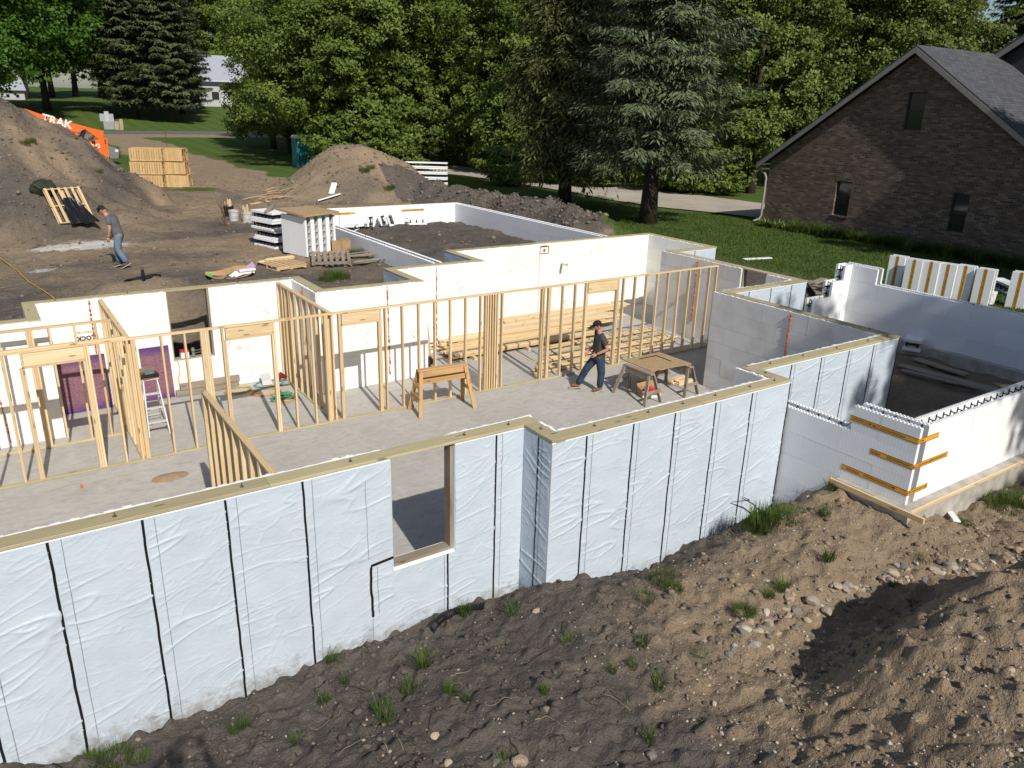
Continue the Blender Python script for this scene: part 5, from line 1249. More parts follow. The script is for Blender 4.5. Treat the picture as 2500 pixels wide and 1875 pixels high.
# purple strand boards
M_purp, n_, b_ = newmat('purple_strand_board')
v_ = coords(n_, 'Object', (1,1,1)); a_ = noise(n_, coords(n_, 'Object', (2.2,8,7)), 5, 4, .7, 2.2)
tcg = n_.nodes.new('ShaderNodeTexCoord'); sg = n_.nodes.new('ShaderNodeSeparateXYZ'); n_.links.new(tcg.outputs['Generated'], sg.inputs[0])
ez = math_(n_, 'ABSOLUTE', math_(n_, 'SUBTRACT', sg.outputs[2], .5)); 
c_ = mixc(n_, mapr(n_, a_, .35, .65), (.34,.17,.17), (.10,.035,.10)); c_ = mixc(n_, mapr(n_, math_(n_, 'ADD', ez, math_(n_, 'MULTIPLY', noise(n_, v_, 3, 4), .25)), .42, .60), c_, (.085,.035,.15))
n_.links.new(c_, b_.inputs['Base Color']); b_.inputs['Roughness'].default_value = .55
for x0_, x1_, lb in ((-13.12,-12.06,'wide purple strand board leaning on the white wall behind the closet studs'),(-11.36,-10.74,'narrow purple strand board leaning below the basement window')):
    mb = MB(); mb.extr([(x0_,3.30,.002),(x1_,3.30,.002),(x1_,3.405,1.22),(x0_,3.405,1.22)], (0,.014,.001)); setp(mb.build('purple_panel', M_purp), lb, 'strand board')
# cords and straps
def coil(name, label, c, r, n, mat, rad=.008, sq=.75, tail=None):
    t = np.linspace(0, 2*np.pi*n, 26*n); k = rnd.randrange(99); rr = r*(1+.10*pn(t*.6, t*0, k)+.05*np.sin(t*.37))
    p = np.c_[c[0]+rr*np.cos(t)+.02*pn(t*.3, t*0, k+1), c[1]+rr*sq*np.sin(t), c[2]+rad+.004+.05*np.abs(pn(t*.25, t*0, k+2))]
    if tail is not None: p = np.r_[p, [np.array(q) for q in tail]]
    mb = MB(); mb.tube(p, rad, 5); return setp(mb.build(name, mat, smooth=True), label, 'cord')
M_yel = flat('yellow_cord', (.55,.36,.03), .5); M_org = flat('orange_cord', (.62,.25,.02), .5); M_tealc = flat('teal_cord', (.10,.34,.36), .5); M_grn = flat('green_strap', (.06,.27,.14), .7)
coil('extension_cord', 'yellow extension cord coiled on the slab by the white wall', (-9.39,2.98,0), .30, 8, M_yel)
coil('extension_cord', 'teal air hose coiled around the tools in the corner', (-8.62,3.08,0), .33, 9, M_tealc, .009)
coil('extension_cord', 'orange extension cord coiled beside the green straps', (-8.86,2.55,0), .32, 9, M_org)
coil('extension_cord', 'loose yellow cord heaped under the green straps', (-8.56,1.92,0), .24, 7, M_yel, .010)
for i in range(3):
    t = np.linspace(0, 1, 60); k = i*13; p = np.c_[-8.72+.05*i+.20*np.sin(t*9+i)+.1*pn(t*6, t*0, k), 1.98+.24*np.cos(t*7+i*2)*(1-.3*t)-.1*i, .06+.05*i+.05*np.abs(pn(t*8, t*0, k+3))]
    mb = MB()
    for q in range(59): mb.beam(p[q], p[q+1], .05, .006, (.2,.1,1))
    setp(mb.build('lifting_strap', M_grn), 'green webbing strap heaped on the yellow cord', 'strap', 'green straps in the heap')
mb = MB(); mb.extr([(-8.8,2.98,.03),(-8.58,2.95,.03),(-8.55,3.15,.15),(-8.78,3.18,.15)], (.0,.05,.10)); mb.build('tool_case', flat('grey_case', (.45,.46,.47), .5)); setp(bpy.data.objects['tool_case'], 'pale grey tool case lying among the teal hose', 'case')
mb = MB(); mb.tube([(-8.45,3.0,.12),(-8.32,3.06,.20),(-8.2,3.03,.12)], [.06,.08,.05], 8); setp(mb.build('nail_gun', flat('dark_red_tool', (.16,.02,.025), .4)), 'dark red and black nail gun lying on the teal hose', 'tool')
setp(board('white_trim_board', (-8.10,1.72,.02), (-7.85,2.45,.62), .11, .02, M_pvc, None, up=(1,0,.2)), 'white plastic trim board leaning on the grey foam corner', 'board')
for i in range(2): setp(board('old_timber', (-10.72+.1*i,3.27-.02*i,.08+.15*i*1.0), (-9.32+.05*i,3.27,.08+.15*i), .10, .14, M_wthr), ('lower old brown timber under the basement window','upper old grey timber under the basement window')[i], 'timber')
NB = box_thing('nail_box', 'red and white nail box on the basement window sill', 'box', M_whitep, (-10.48,3.46,.84), (-10.30,3.62,.98)); mb = MB(); mb.box((-10.482,3.458,.982),(-10.298,3.622,1.02)); mb.build('box_lid', M_red, NB)
CL = thing('bar_clamp', 'grey bar clamp lying across the basement window sill', 'clamp', (-10.0,3.55,.84))
mb = MB(); mb.tube([(-10.2,3.50,.98),(-9.8,3.6,.98)], .014, 6); mb.build('bar', M_bolt, CL); mb = MB(); mb.tube([(-10.2,3.50,.92),(-9.8,3.6,.92)], .014, 6); mb.build('bar', M_bolt, CL); mb = MB(); mb.lathe((-10.2,3.50,.84), [(.03,0),(.045,.02),(.03,.10),(.05,.16),(.03,.22)], 8); mb.build('clamp_head', flat('dull_green_metal', (.15,.2,.16), .4), CL)
t = np.linspace(0, 1, 30); mb = MB(); mb.tube(np.c_[-10.58+.03*np.sin(t*8), 3.415-.05*t, .82-.80*t], .007, 5); setp(mb.build('hanging_cord', M_org), 'thin orange cord hanging from the basement window sill', 'cord')
for i in range(2): setp(board('long_level', (-4.52+.1*i,2.52+.04*i,.0), (-4.14+.02*i,3.375,1.22-.1*i), .055, .03, (M_woodl, M_pal)[i]), ('pale pole leaning on the white wall beside the red star stamp','dull brown pole leaning beside the pale pole')[i], 'pole')
mb = MB(); mb.tube([(-4.62,2.36,.06),(-4.50,2.44,.16),(-4.38,2.36,.10)], [.06,.09,.05], 8); setp(mb.build('power_tool', M_dark), 'black power tool on the slab at the foot of the poles', 'tool')
mb = MB(); r_ = np.random.default_rng(4)
xx, yy = np.meshgrid(np.linspace(-.34,.34,30), np.linspace(-.2,.2,20)); hh = .05*np.clip(1-np.hypot(xx/.33,yy/.19)**1.4+.15*pn(xx*14,yy*14,3),0,1); i_ = np.arange(600).reshape(20,30)
qf = np.stack([i_[:-1,:-1],i_[:-1,1:],i_[1:,1:],i_[1:,:-1]],-1).reshape(-1,4); qf = qf[(hh.ravel()[qf] > .001).any(1)]; mb.add(np.stack([xx-11.72, yy-.96, hh-.002], -1).reshape(-1,3), qf.tolist()); setp(mb.build('sand_heap', simple('sand', (.36,.26,.16), (.28,.2,.12), 30), smooth=True), 'small heap of sand and crumbs spilled on the slab', 'sand', kind='stuff')
mb = MB(); mb.lathe((-13.13,-.62,0), [(.015,0),(.022,.01),(.022,.05),(.01,.055),(.01,.075)], 8); setp(mb.build('marker_bottle', flat('orange_plastic', (.6,.15,.05), .5)), 'tiny orange bottle standing on the bare slab', 'bottle')
# ================================================================== things on the soil north of the house
def pallet(label, c, rz, mat, W=1.2, D=1.0, tilt=0., nb=7, z=None, M=None):
    T = bpy.data.objects.new('pallet', None); COL.objects.link(T); T.empty_display_size = .2; setp(T, label, 'pallet')
    T.matrix_basis = M if M is not None else Mx((c[0], c[1], c[2]), rz, tilt)
    def bd(nm, a, b, w_, h_, up=(0,0,1)):
        o = board(nm, a, b, w_, h_, mat); o.parent = T
    for y in (-W/2+.03, 0, W/2-.03): bd('stringer', (-D/2, y, .06), (D/2, y, .06), .038, .088)
    for i in range(nb): x = -D/2+.05+(D-.1)*i/(nb-1); bd('deck_board', (x, -W/2, .115), (x, W/2, .115), .095, .018)
    for x in (-D/2+.05, 0, D/2-.05): bd('base_board', (x, -W/2, .008), (x, W/2, .008), .095, .015)
    return T
def zP(u, v, z0=1.9):
    d = ray(u, v); t = np.linspace(6, 130, 2600); P_ = CAM_C[None]+d[None]*t[:, None]; below = P_[:, 2] < Hcoarse(P_[:, 0], P_[:, 1])
    ok = (P_[:, 1] > 3.6) | (P_[:, 0] > 5.8); i = int(np.argmax(below & ok)); return P_[i]
p = zP(693,655); pallet('low yellow pallet with loose boards across its back', (p[0], p[1]+.2, p[2]+.02), .25, M_paln, 1.1, 1.0)
for k in range(4): setp(board('loose_board', (p[0]-.62+.1*k, p[1]+.42+.12*(k % 2), p[2]+.165+.04*(k//2)), (p[0]+.52, p[1]+.60+.12*(k % 2), p[2]+.165+.04*(k//2)), .10, .036, M_woodl), 'fresh board lying across the back of the yellow pallet', 'board', 'boards on the yellow pallet')
p = zP(826,648); pallet('weathered brown pallet tilted on the soil near the garage wall', (p[0]-.05, p[1]+.45, p[2]+.10), -.35, M_wthr, 1.3, 1.15, .06)
for k in range(9):
    q = zP(890+rnd.uniform(-38,38), 636+rnd.uniform(-14,12)); a = rnd.uniform(-.3, .25)
    setp(board('scrap_board', (q[0]-.6*math.cos(a), q[1]-.6*math.sin(a), q[2]+.03+.04*(k//3)), (q[0]+.6*math.cos(a), q[1]+.6*math.sin(a), q[2]+.05+.045*(k//3)+rnd.uniform(0,.05)), .09, .022, M_wthr), 'grey scrap board in the heap beside the garage wall', 'board', 'scrap boards beside the garage wall')
p = zP(838,622); mb = MB(); mb.box((-.3,-.25,0),(.3,.25,.46)); o = mb.build('cardboard_carton', M_card, org=(0,0,0)); o.matrix_basis = Mx((p[0], p[1]+.25, p[2]-.01), -.2); setp(o, 'plain closed cardboard carton beside the upright foam blocks', 'box')
mb = MB(); mb.box((-.03,-.252,.0),(.03,.252,.462)); o2 = mb.build('packing_tape', simple('brown_tape', (.33,.21,.11), None, 4), o); 
# flattened carton with foam scraps
p = zP(562,680); T = thing('flattened_carton', 'opened brown carton lying on the soil with foam scraps in it', 'box', (p[0], p[1], p[2]))
mb = MB(); s = np.linspace(-.62, .62, 14); 
zz = .02+.14*np.abs(s/.62)**4; L1 = np.c_[p[0]+s, p[1]-.12+0*s, p[2]+zz]; L2 = np.c_[p[0]+s*.95, p[1]+.28+.05*s, p[2]+zz*.5+.03]; L3 = np.c_[p[0]+s*.92, p[1]+.34+.05*s, p[2]+.22+.05*np.sin(s*4)]
mb.add(np.concatenate([L1, L2, L3]), [(r*14+j, r*14+j+1, (r+1)*14+j+1, (r+1)*14+j) for r in range(2) for j in range(13)]); mb.build('cardboard_sheet', M_card, T)
mb = MB(); mb.box((p[0]-.60,p[1]-.10,p[2]+.13),(p[0]-.50,p[1]-.097,p[2]+.21)); mb.build('green_sticker', flat('green_sticker', (.05,.5,.12), .5), T)
for i, (dx_, dy_, a, l_) in enumerate(((.0,-.02,.8,.3),(.25,.02,.1,.42),(.27,.05,.05,.40),(.26,.0,.0,.44),(.1,-.05,.3,.2))):
    mb = MB(); mb.beam((p[0]+dx_,p[1]+dy_,p[2]+.06+.045*(i % 4)), (p[0]+dx_+l_*math.cos(a),p[1]+dy_+.1*math.sin(a),p[2]+.07+.045*(i % 4)+.12*math.sin(a)), .12, .045); setp(mb.build('foam_scrap', M_foam), 'white foam scrap lying in the opened carton', 'foam scrap', 'foam scraps in the carton')
mb = MB(); s = np.linspace(0, 1, 8); mb.add(np.concatenate([np.c_[p[0]+.35+.45*s, p[1]+.16+.1*s, p[2]+.10+.12*s*s], np.c_[p[0]+.35+.42*s, p[1]+.36+.1*s, p[2]+.19+.14*s*s]]), [(j, j+1, 9+j, 8+j) for j in range(7)]); setp(mb.build('lilac_foam_sheet', flat('lilac_foam', (.42,.27,.42), .6)), 'curled lilac foam sheet at the end of the carton', 'foam sheet')
# thermos, black cloth
p = zP(351,686); mb = MB(); mb.lathe((p[0],p[1],p[2]-.01), [(.043,0),(.046,.01),(.046,.21),(.032,.24),(.032,.25),(.036,.255),(.036,.30),(.02,.31)], 14); th = mb.build('thermos_bottle', flat('black_enamel', (.015,.015,.017), .25), smooth=True); setp(th, 'black steel thermos bottle standing on the soil edge', 'bottle')
mb = MB(); mb.tube([(p[0]-.03,p[1],p[2]+.30),(p[0]-.02,p[1],p[2]+.345),(p[0]+.02,p[1],p[2]+.345),(p[0]+.03,p[1],p[2]+.30)], .006, 5); mb.build('carry_loop', M_dark, th)
mb = MB(); a = np.linspace(0, 2*np.pi, 20, endpoint=False); rr = .40*(1+.2*np.sin(a*3)+.1*np.cos(a*5)); mb.extr([(p[0]+.03+r*np.cos(t), p[1]+.25+r*.5*np.sin(t), gz(p[0]+.03+r*np.cos(t), p[1]+.25+r*.5*np.sin(t))+.03) for r, t in zip(rr, a)], (0,0,.03)); setp(mb.build('black_tarp_scrap', M_dark), 'flat scrap of black tarp lying behind the thermos', 'tarp')
# buckets of stakes, rebar
M_buck = simple('dirty_white_plastic', (.55,.55,.52), (.42,.41,.37), 5, rough=.5)
def bucket(label, x, y, z, mat, stakes=0, r=.17, h=.38, lid=False):
    T = thing('bucket', label, 'bucket', (x, y, z)); mb = MB()
    mb.lathe((x,y,z), [(r*.86,0),(r*.88,.01),(r*.98,h*.82),(r*1.06,h*.83),(r*1.06,h*.88),(r,h*.89),(r*1.02,h),(r*.94,h),(r*.82,.03)] if not lid else [(r*.86,0),(r*.88,.01),(r*.98,h*.82),(r*1.06,h*.83),(r*1.06,h*.88),(r,h*.89),(r*1.07,h*.95),(r*1.07,h),(r*.2,h+.004)], 20); mb.build('body', mat, T, smooth=False)
    mb = MB(); t = np.linspace(0, np.pi, 12); mb.tube(np.c_[x+r*1.05*np.cos(t), y-r*.9*np.sin(t)*.35-r*.9, z+h*.86-.20*np.sin(t)], .004, 4); mb.build('handle', M_dark, T)
    return T
for i, (u, v, mt, lb) in enumerate(((561,528,M_dark,'black bucket of wooden stakes behind the white buckets'),(574,539,M_buck,'dirty white bucket beside the rebar bundle'),(606,544,M_buck,'white bucket full of short wooden stakes'))):
    p = zP(u, v); bucket(lb, p[0], p[1]+.1, p[2]-.01, mt, r=.20, h=.42)
    if i != 1:
        for k in range(9):
            x_, y_ = p[0]+rnd.uniform(-.1,.1), p[1]+.1+rnd.uniform(-.1,.1); setp(board('wood_stake', (x_,y_,p[2]+.05), (x_+rnd.uniform(-.12,.1),y_+rnd.uniform(-.08,.08),p[2]+rnd.uniform(.55,.72)), .04, .02, M_woodl), ('pale stake standing in the black bucket','short stake standing in the white bucket')[i > 0], 'stake', ('stakes in the black bucket','stakes in the white bucket')[i > 0])
p = zP(553,553)
for k in range(7):
    x_, y_ = p[0]+rnd.uniform(-.1,.1), p[1]+rnd.uniform(-.08,.08); mb = MB(); mb.tube([(x_,y_,p[2]-.2),(x_+rnd.uniform(-.12,.05),y_,p[2]+.45),(x_+rnd.uniform(-.2,.02),y_,p[2]+rnd.uniform(.7,.95))], .008, 5); setp(mb.build('rebar_stake', M_rust), 'rusty rebar stake driven in the soil beside the buckets', 'rebar', 'rebar stakes beside the buckets')
# pallet on the dirt hill with black plastic, pack
pb = zP(185,540); ptop = np.array([pb[0]-.55, pb[1]+.9, pb[2]+.95])
nrm = unit(np.array([.25,-.75,.62])); xv = unit(np.cross((0,0,1), nrm)); yv = np.cross(nrm, xv)
pallet('new pallet leaning on the big dirt hill under black plastic', None, 0, M_paln, 1.45, 1.25, nb=6, M=Rcols(xv, yv, nrm, pb+yv*.55+nrm*.12-xv*.05))
s, t = np.meshgrid(np.linspace(0,1,22), np.linspace(0,1,22)); w_ = .25+.35*t
P_ = pb+nrm*.30+xv*.08-yv*.12; g_ = P_[None,None]+xv*((s-.2)*w_*1.7-.25+.55*t*0)[...,None]+yv*((1-t)*1.05-.18+.12*pn(s*3,t*2,4))[...,None]+nrm*(.05*ridge(s*3.5+t, t*1.2, 8, 2)+.02)[...,None]
i_ = np.arange(484).reshape(22,22); mb = MB(); mb.add(g_.reshape(-1,3), np.stack([i_[:-1,:-1],i_[:-1,1:],i_[1:,1:],i_[1:,:-1]],-1).reshape(-1,4).tolist()); setp(mb.build('plastic_sheet', flat('glossy_black_plastic', (.012,.012,.014), .28), smooth=True), 'glossy black plastic sheet draped over the leaning pallet', 'plastic sheet')
pk = zP(108,478); mb = MB(); u_ = np.linspace(0, np.pi, 12); v_2 = np.linspace(0, 2*np.pi, 18, endpoint=False); vs = []
for a in u_:
    for b2 in v_2: r = 1+.18*float(pn(np.array([a*2.2]), np.array([b2*1.3]), 5)[0])+.08*math.sin(b2*3+a*2); vs.append((pk[0]+.42*r*math.sin(a)*math.cos(b2), pk[1]+.05+.26*r*math.sin(a)*math.sin(b2), pk[2]+.26+.30*r*math.cos(a)))
mb.add(vs, [(i*18+j, i*18+(j+1) % 18, (i+1)*18+(j+1) % 18, (i+1)*18+j) for i in range(11) for j in range(18)]); bp = mb.build('backpack', simple('dark_olive_canvas', (.035,.042,.028), (.02,.024,.017), 6, rough=.9), smooth=True); setp(bp, 'dark olive canvas pack lying on the dirt hill', 'backpack')
mb = MB(); mb.tube([(pk[0]-.3,pk[1]-.24,pk[2]+.45),(pk[0]-.1,pk[1]-.34,pk[2]+.3),(pk[0]-.2,pk[1]-.3,pk[2]+.12)], .018, 5); mb.build('strap', M_dark, bp)
# yellow air line on the soil
pts = [zP(u, v)+np.array([0,0,.03]) for u, v in ((-20,622),(3,634),(40,660),(70,690),(100,708),(124,724),(140,738))]
mb = MB(); mb.tube(pts, .012, 5); setp(mb.build('air_hose', M_yel, smooth=True), 'thin yellow air hose running over the soil to the house', 'hose')
# pale boards lying on the piles
for i, (u, v, l_, a, mt, lb) in enumerate(((804,486,1.1,-.3,M_foam,'pale flat board on the flank of the tall dirt pile'),(813,464,.6,.9,M_foam,'small pale board higher on the tall dirt pile'),(633,495,1.0,.2,M_paln,'short pale plank at the left foot of the tall dirt pile'))):
    p = zP(u, v); setp(board('pale_board', (p[0]-l_/2*math.cos(a), p[1]-l_/2*math.sin(a), gz(p[0]-l_/2*math.cos(a), p[1]-l_/2*math.sin(a))+.05), (p[0]+l_/2*math.cos(a), p[1]+l_/2*math.sin(a), gz(p[0]+l_/2*math.cos(a), p[1]+l_/2*math.sin(a))+.07), .28, .04, mt), lb, 'board')
for k in range(9):
    p = zP(660+rnd.uniform(-35,55), 478+rnd.uniform(-14,14)); a = rnd.uniform(-.3,.9); l_ = rnd.uniform(.8,2.0); mb = MB(); q = [(p[0]-l_/2*math.cos(a),p[1]-l_/2*math.sin(a),p[2]+.05),(p[0],p[1],p[2]+.15),(p[0]+l_/2*math.cos(a),p[1]+l_/2*math.sin(a),p[2]+.08)]; mb.tube(q, [.03,.025,.012], 5); setp(mb.build('dead_branch', M_pal), 'bleached dead branch at the left foot of the tall dirt pile', 'branch', 'dead branches by the dirt pile')
# wooden crates
M_crate = wood('crate_slat', (.62,.44,.22), (.46,.29,.12))
def crate(label, group, x, y, z, rz, W=1.62, D=1.15, Hc=.66):
    T = thing('wooden_crate', label, 'crate', (x, y, z), group, rz)
    def bd(nm, a, b, w_, h_, up=(0,0,1)): o = board(nm, a, b, w_, h_, M_crate, None, up); o.parent = T
    n = 13
    for i in range(n):
        xx = -W/2+.06+(W-.12)*i/(n-1)
        bd('slat', (xx,-D/2,.02), (xx,-D/2,Hc-.02), .108, .016, (0,-1,0)); bd('slat', (xx,D/2,.02), (xx,D/2,Hc-.02), .108, .016, (0,-1,0))
    for s in (-1, 1):
        for yy in np.linspace(-D/2+.08, D/2-.08, 4): bd('slat', (s*W/2,yy,.02), (s*W/2,yy,Hc-.02), .09, .018, (1,0,0))
        bd('diagonal_brace', (s*(W/2-.02),-D/2+.06,.08), (s*(W/2-.02),D/2-.06,Hc-.08), .09, .016, (1,0,0))
        bd('rail', (-W/2,s*(D/2-.03),.06), (W/2,s*(D/2-.03),.06), .035, .08); bd('rail', (-W/2,s*(D/2-.03),Hc-.05), (W/2,s*(D/2-.03),Hc-.05), .035, .08)
    for i in range(8): yy = -D/2+.07+(D-.14)*i/7; bd('top_slat', (-W/2,yy,Hc), (W/2,yy,Hc), .125, .016)
    return T
cp = atz(372,456,1.95); cq = atz(437,455,1.95); rz_c = -.42
for k in range(3):
    crate(('bottom','middle','top')[k]+' crate of the stack beside the left dirt hill', 'stacked wooden crates', cp[0]+.03*k, cp[1]+.6, gz(cp[0], cp[1])+.02+.69*k, rz_c+.03*k)
    crate(('bottom','middle','top')[k]+' crate of the stack beside the dirt track', 'stacked wooden crates', cq[0]+.12-.08*k, cq[1]+1.0, gz(cq[0], cq[1])+.02+.69*k, rz_c-.04*k, 1.5)
# ================================================================== SE room, lawn, fronts
for i, (a, b, w_) in enumerate((((2195,893),(2440,952),.28),((2200,905),(2430,968),.14),((2235,880),(2360,915),.24))):
    A_ = atz(*a, .98); B_ = atz(*b, .98); setp(board('plank', (A_[0],A_[1],gz(A_[0],A_[1])+.05), (B_[0],B_[1],gz(B_[0],B_[1])+.05), w_, .04, M_wthr), 'long grey plank lying across the shaded dirt room', 'plank', 'planks in the dirt room')
for i, (a, b) in enumerate((((1968,700),(2012,680)),((1975,690),(2000,722)),((1985,705),(2015,712)))):
    A_ = atz(*a, 2.0); B_ = atz(*b, 2.0); setp(board('plank', (A_[0],A_[1],2.0+.05*i), (B_[0],B_[1],2.0+.05*i), .2, .04, M_wthr), 'short weathered plank lying behind the stepped foam wall', 'plank', 'planks behind the stepped wall')
p = zP(2412,742,1.98); bucket('clean white plastic pail standing on the lawn by the foam blocks', p[0], p[1], p[2]-.01, M_pvc, r=.155, h=.37, lid=True)
p = zP(1847,633); setp(board('white_board', (p[0]-.55,p[1]+.1,p[2]+.03), (p[0]+.55,p[1]-.15,p[2]+.03), .18, .03, M_foam), 'white foam strip lying alone on the lawn', 'board')
p = zP(2440,722,1.98); form_block('foam form block lying flat behind the white pail', None, Mx((p[0]+.5,p[1]+.3,p[2]+.16), .9, math.pi/2), L=1.2)
# ================================================================== people
def skin(name, pts, edges, rad, mat, parent, sub=2, root=0):
    me = bpy.data.meshes.new(name); me.from_pydata([tuple(p) for p in pts], edges, []); o = bpy.data.objects.new('tmp', me); COL.objects.link(o)
    md = o.modifiers.new('s', 'SKIN'); md.use_smooth_shade = True
    sv = me.skin_vertices[0].data
    for i, r in enumerate(rad): sv[i].radius = r if isinstance(r, tuple) else (r, r); sv[i].use_root = (i == root)
    m2 = o.modifiers.new('d', 'SUBSURF'); m2.levels = sub; m2.render_levels = sub
    bpy.context.view_layer.update()
    ev = bpy.data.meshes.new_from_object(o.evaluated_get(bpy.context.evaluated_depsgraph_get()))
    bpy.data.objects.remove(o); bpy.data.meshes.remove(me)
    ev.name = name; ev.materials.clear(); ev.materials.append(mat)
    ev.polygons.foreach_set('use_smooth', [True]*len(ev.polygons))
    r = bpy.data.objects.new(name, ev); COL.objects.link(r)
    if parent: r.parent = parent
    return r
def chain(pts): return [(i, i+1) for i in range(len(pts)-1)]
def ell(mb, c, r, n=14, m=10, fn=None, B=None):
    B = np.eye(3) if B is None else B; vs = []
    for i in range(m+1):
        a = math.pi*i/m
        for j in range(n):
            b = 2*math.pi*j/n; p = np.array([math.sin(a)*math.cos(b), math.sin(a)*math.sin(b), math.cos(a)])
            if fn is not None: p = fn(p)
            vs.append(np.array(c)+B @ (p*np.array(r)))
    mb.add(vs, [(i*n+j, (i+1)*n+j, (i+1)*n+(j+1) % n, i*n+(j+1) % n) for i in range(m) for j in range(n)])
M_skin = simple('skin', (.50,.27,.18), (.44,.22,.14), 12, rough=.55)
M_denim = simple('blue_denim', (.018,.034,.062), (.04,.062,.09), 5, rough=.9, bmp=.3, bscale=18); M_denim2 = simple('faded_denim', (.09,.145,.20), (.16,.21,.26), 5, rough=.9, bmp=.3, bscale=18)
M_tee = simple('charcoal_tee', (.070,.067,.064), (.052,.05,.048), 5, rough=.95, bmp=.3, bscale=9); M_tee2 = simple('grey_tee', (.125,.125,.135), (.10,.10,.11), 5, rough=.95, bmp=.3, bscale=9)
M_boot = simple('brown_leather', (.20,.11,.055), (.14,.075,.04), 8, rough=.7); M_sole = flat('pale_sole', (.42,.38,.32), .8); M_capm = flat('black_cap', (.014,.014,.015), .8); M_hair = flat('dark_hair', (.035,.022,.015), .8); M_shoe2 = simple('grey_shoe', (.12,.105,.09), None, 8, rough=.9)
def person(label, base, fdir, J, shirt, pants, boot, beard=True, sleeve_label=True):
    """J: joints in (forward, left, up) metres from the base point"""
    T = thing('person', label, 'person', base); f = np.r_[np.array(fdir)/np.linalg.norm(fdir), 0]; l = np.array([-f[1], f[0], 0]); u = np.array([0, 0, 1.0]); B = np.stack([f, l, u], 1)
    W = lambda p: B @ np.array(p, float)
    j = {k: W(v) for k, v in J.items()}
    def mid(a, b, t=.5): return j[a]*(1-t)+j[b]*t
    # body: one skinned surface (torso, neck, arms, legs), then head and hands grown from it
    P, E_, R_ = [], [], []
    def add(p, r, par=None):
        P.append(p); R_.append(r); i = len(P)-1
        if par is not None: E_.append((par, i))
        return i
    pe = add(j['pelvis'], (.115,.13)); sp = add(mid('pelvis','chest',.5), (.11,.125), pe); ch = add(j['chest'], (.12,.15), sp); nk = add(j['neck'], .058, ch); hd = add(j['neck']*.45+j['head']*.55, .06, nk)
    for s in 'LR':
        sh = add(j['sh'+s], .062, ch); el = add(j['el'+s], .046, add(mid('sh'+s,'el'+s), .054, sh)); wr = add(j['wr'+s], .030, add(mid('el'+s,'wr'+s,.35), .044, el))
        hp = add(j['hip'+s], .092, pe); kn = add(j['kn'+s], .058, add(mid('hip'+s,'kn'+s), .075, hp)); an = add(j['an'+s], .042, add(mid('kn'+s,'an'+s,.35), .058, kn))
    body = skin('body', P, E_, R_, M_skin, T, 2, 0)
    # head with face
    hf = W(J['look'])/np.linalg.norm(J['look']); hl = np.cross(u, hf); hl /= np.linalg.norm(hl); hu = np.cross(hf, hl); HB = np.stack([hf, hl, hu], 1); hc = j['head']
    def face(p):
        x, y, z = p; q = p.copy()
        if x > 0:
            q[0] *= 1-.10*max(0, -z)*0; 
            if abs(y) < .25 and -.35 < z < .12: q[0] += .16*(1-abs(y)/.25)*(1-abs(z+.14)/.26 if abs(z+.14) < .26 else 0)
            if abs(z-.12) < .12 and abs(y) > .15: q[0] -= .07
            if z < -.6: q[0] += .12
        q[1] *= 1-.22*max(0, -z-.1); return q
    mb = MB(); ell(mb, hc, (.098,.077,.118), 20, 16, face, HB)
    for s in (-1, 1): ell(mb, hc+hl*s*.078-hf*.008-hu*.01, (.022,.010,.034), 8, 6, None, HB)
    # hands: palm and five fingers each, slightly curled
    for s, sg in (('L', 1), ('R', -1)):
        d = j['wr'+s]-j['el'+s]; d /= np.linalg.norm(d); side = np.cross(d, u); side = side/np.linalg.norm(side); nrm = np.cross(side, d)
        curl = W((.35, -.5*sg, -.3)); curl = curl-d*np.dot(curl, d); curl /= np.linalg.norm(curl)+1e-9; sd2 = np.cross(d, curl)
        w0 = j['wr'+s]; HBm = np.stack([d, sd2, curl], 1); ell(mb, w0+d*.055, (.055,.043,.019), 10, 8, None, HBm)
        for k, (o_, ln) in enumerate(((-.032,.066),(-.011,.078),(.011,.074),(.031,.058))):
            a = w0+d*.095+sd2*o_; mb.tube([a-d*.02, a+d*ln*.40+curl*.010, a+d*ln*.75+curl*ln*.42, a+d*ln*.80+curl*ln*.78], [.0105,.0098,.009,.0075], 7)
        a = w0+d*.03+sd2*-.040*sg; mb.tube([a, a-sd2*.022*sg+d*.025+curl*.012, a-sd2*.024*sg+d*.052+curl*.028], [.013,.011,.009], 7)
    me = mb.mesh('x', M_skin, smooth=True)
    import bmesh
    bm = bmesh.new(); bm.from_mesh(body.data); bm.from_mesh(me); bm.to_mesh(body.data); bm.free(); body.data.polygons.foreach_set('use_smooth', [True]*len(body.data.polygons)); bpy.data.meshes.remove(me)
    # eyes, brows, hair, beard, cap
    mb = MB()
    for s in (-1, 1): ell(mb, hc+hf*.083+hl*s*.030+hu*.016, (.010,.014,.008), 8, 6, None, HB)
    mb.build('eyes', flat('dark_eye', (.02,.015,.01), .3), None); ey = bpy.data.objects['eyes'] if 'eyes' in bpy.data.objects else None
    ey = COL.objects[-1]; ey.location = Vector(ey.location); ey.parent = T
    mb = MB(); mb.tube([hc+hf*.098-hl*.022-hu*.056, hc+hf*.104-hu*.054, hc+hf*.098+hl*.022-hu*.056], [.004,.006,.004], 6); mo = mb.build('mouth', flat('lips', (.32,.13,.10), .5)); mo.parent = T
    def hairf(p):
        q = p.copy(); 
        if q[2] < -.25: q[2] = -.25-(q[2]+.25)*.1
        if q[0] > .35 and q[2] < .25: q[0] = .35
        return q
    mb = MB(); ell(mb, hc+hu*.008-hf*.006, (.103,.083,.120), 18, 12, hairf, HB); ha = mb.build('hair', M_hair, smooth=True); ha.parent = T
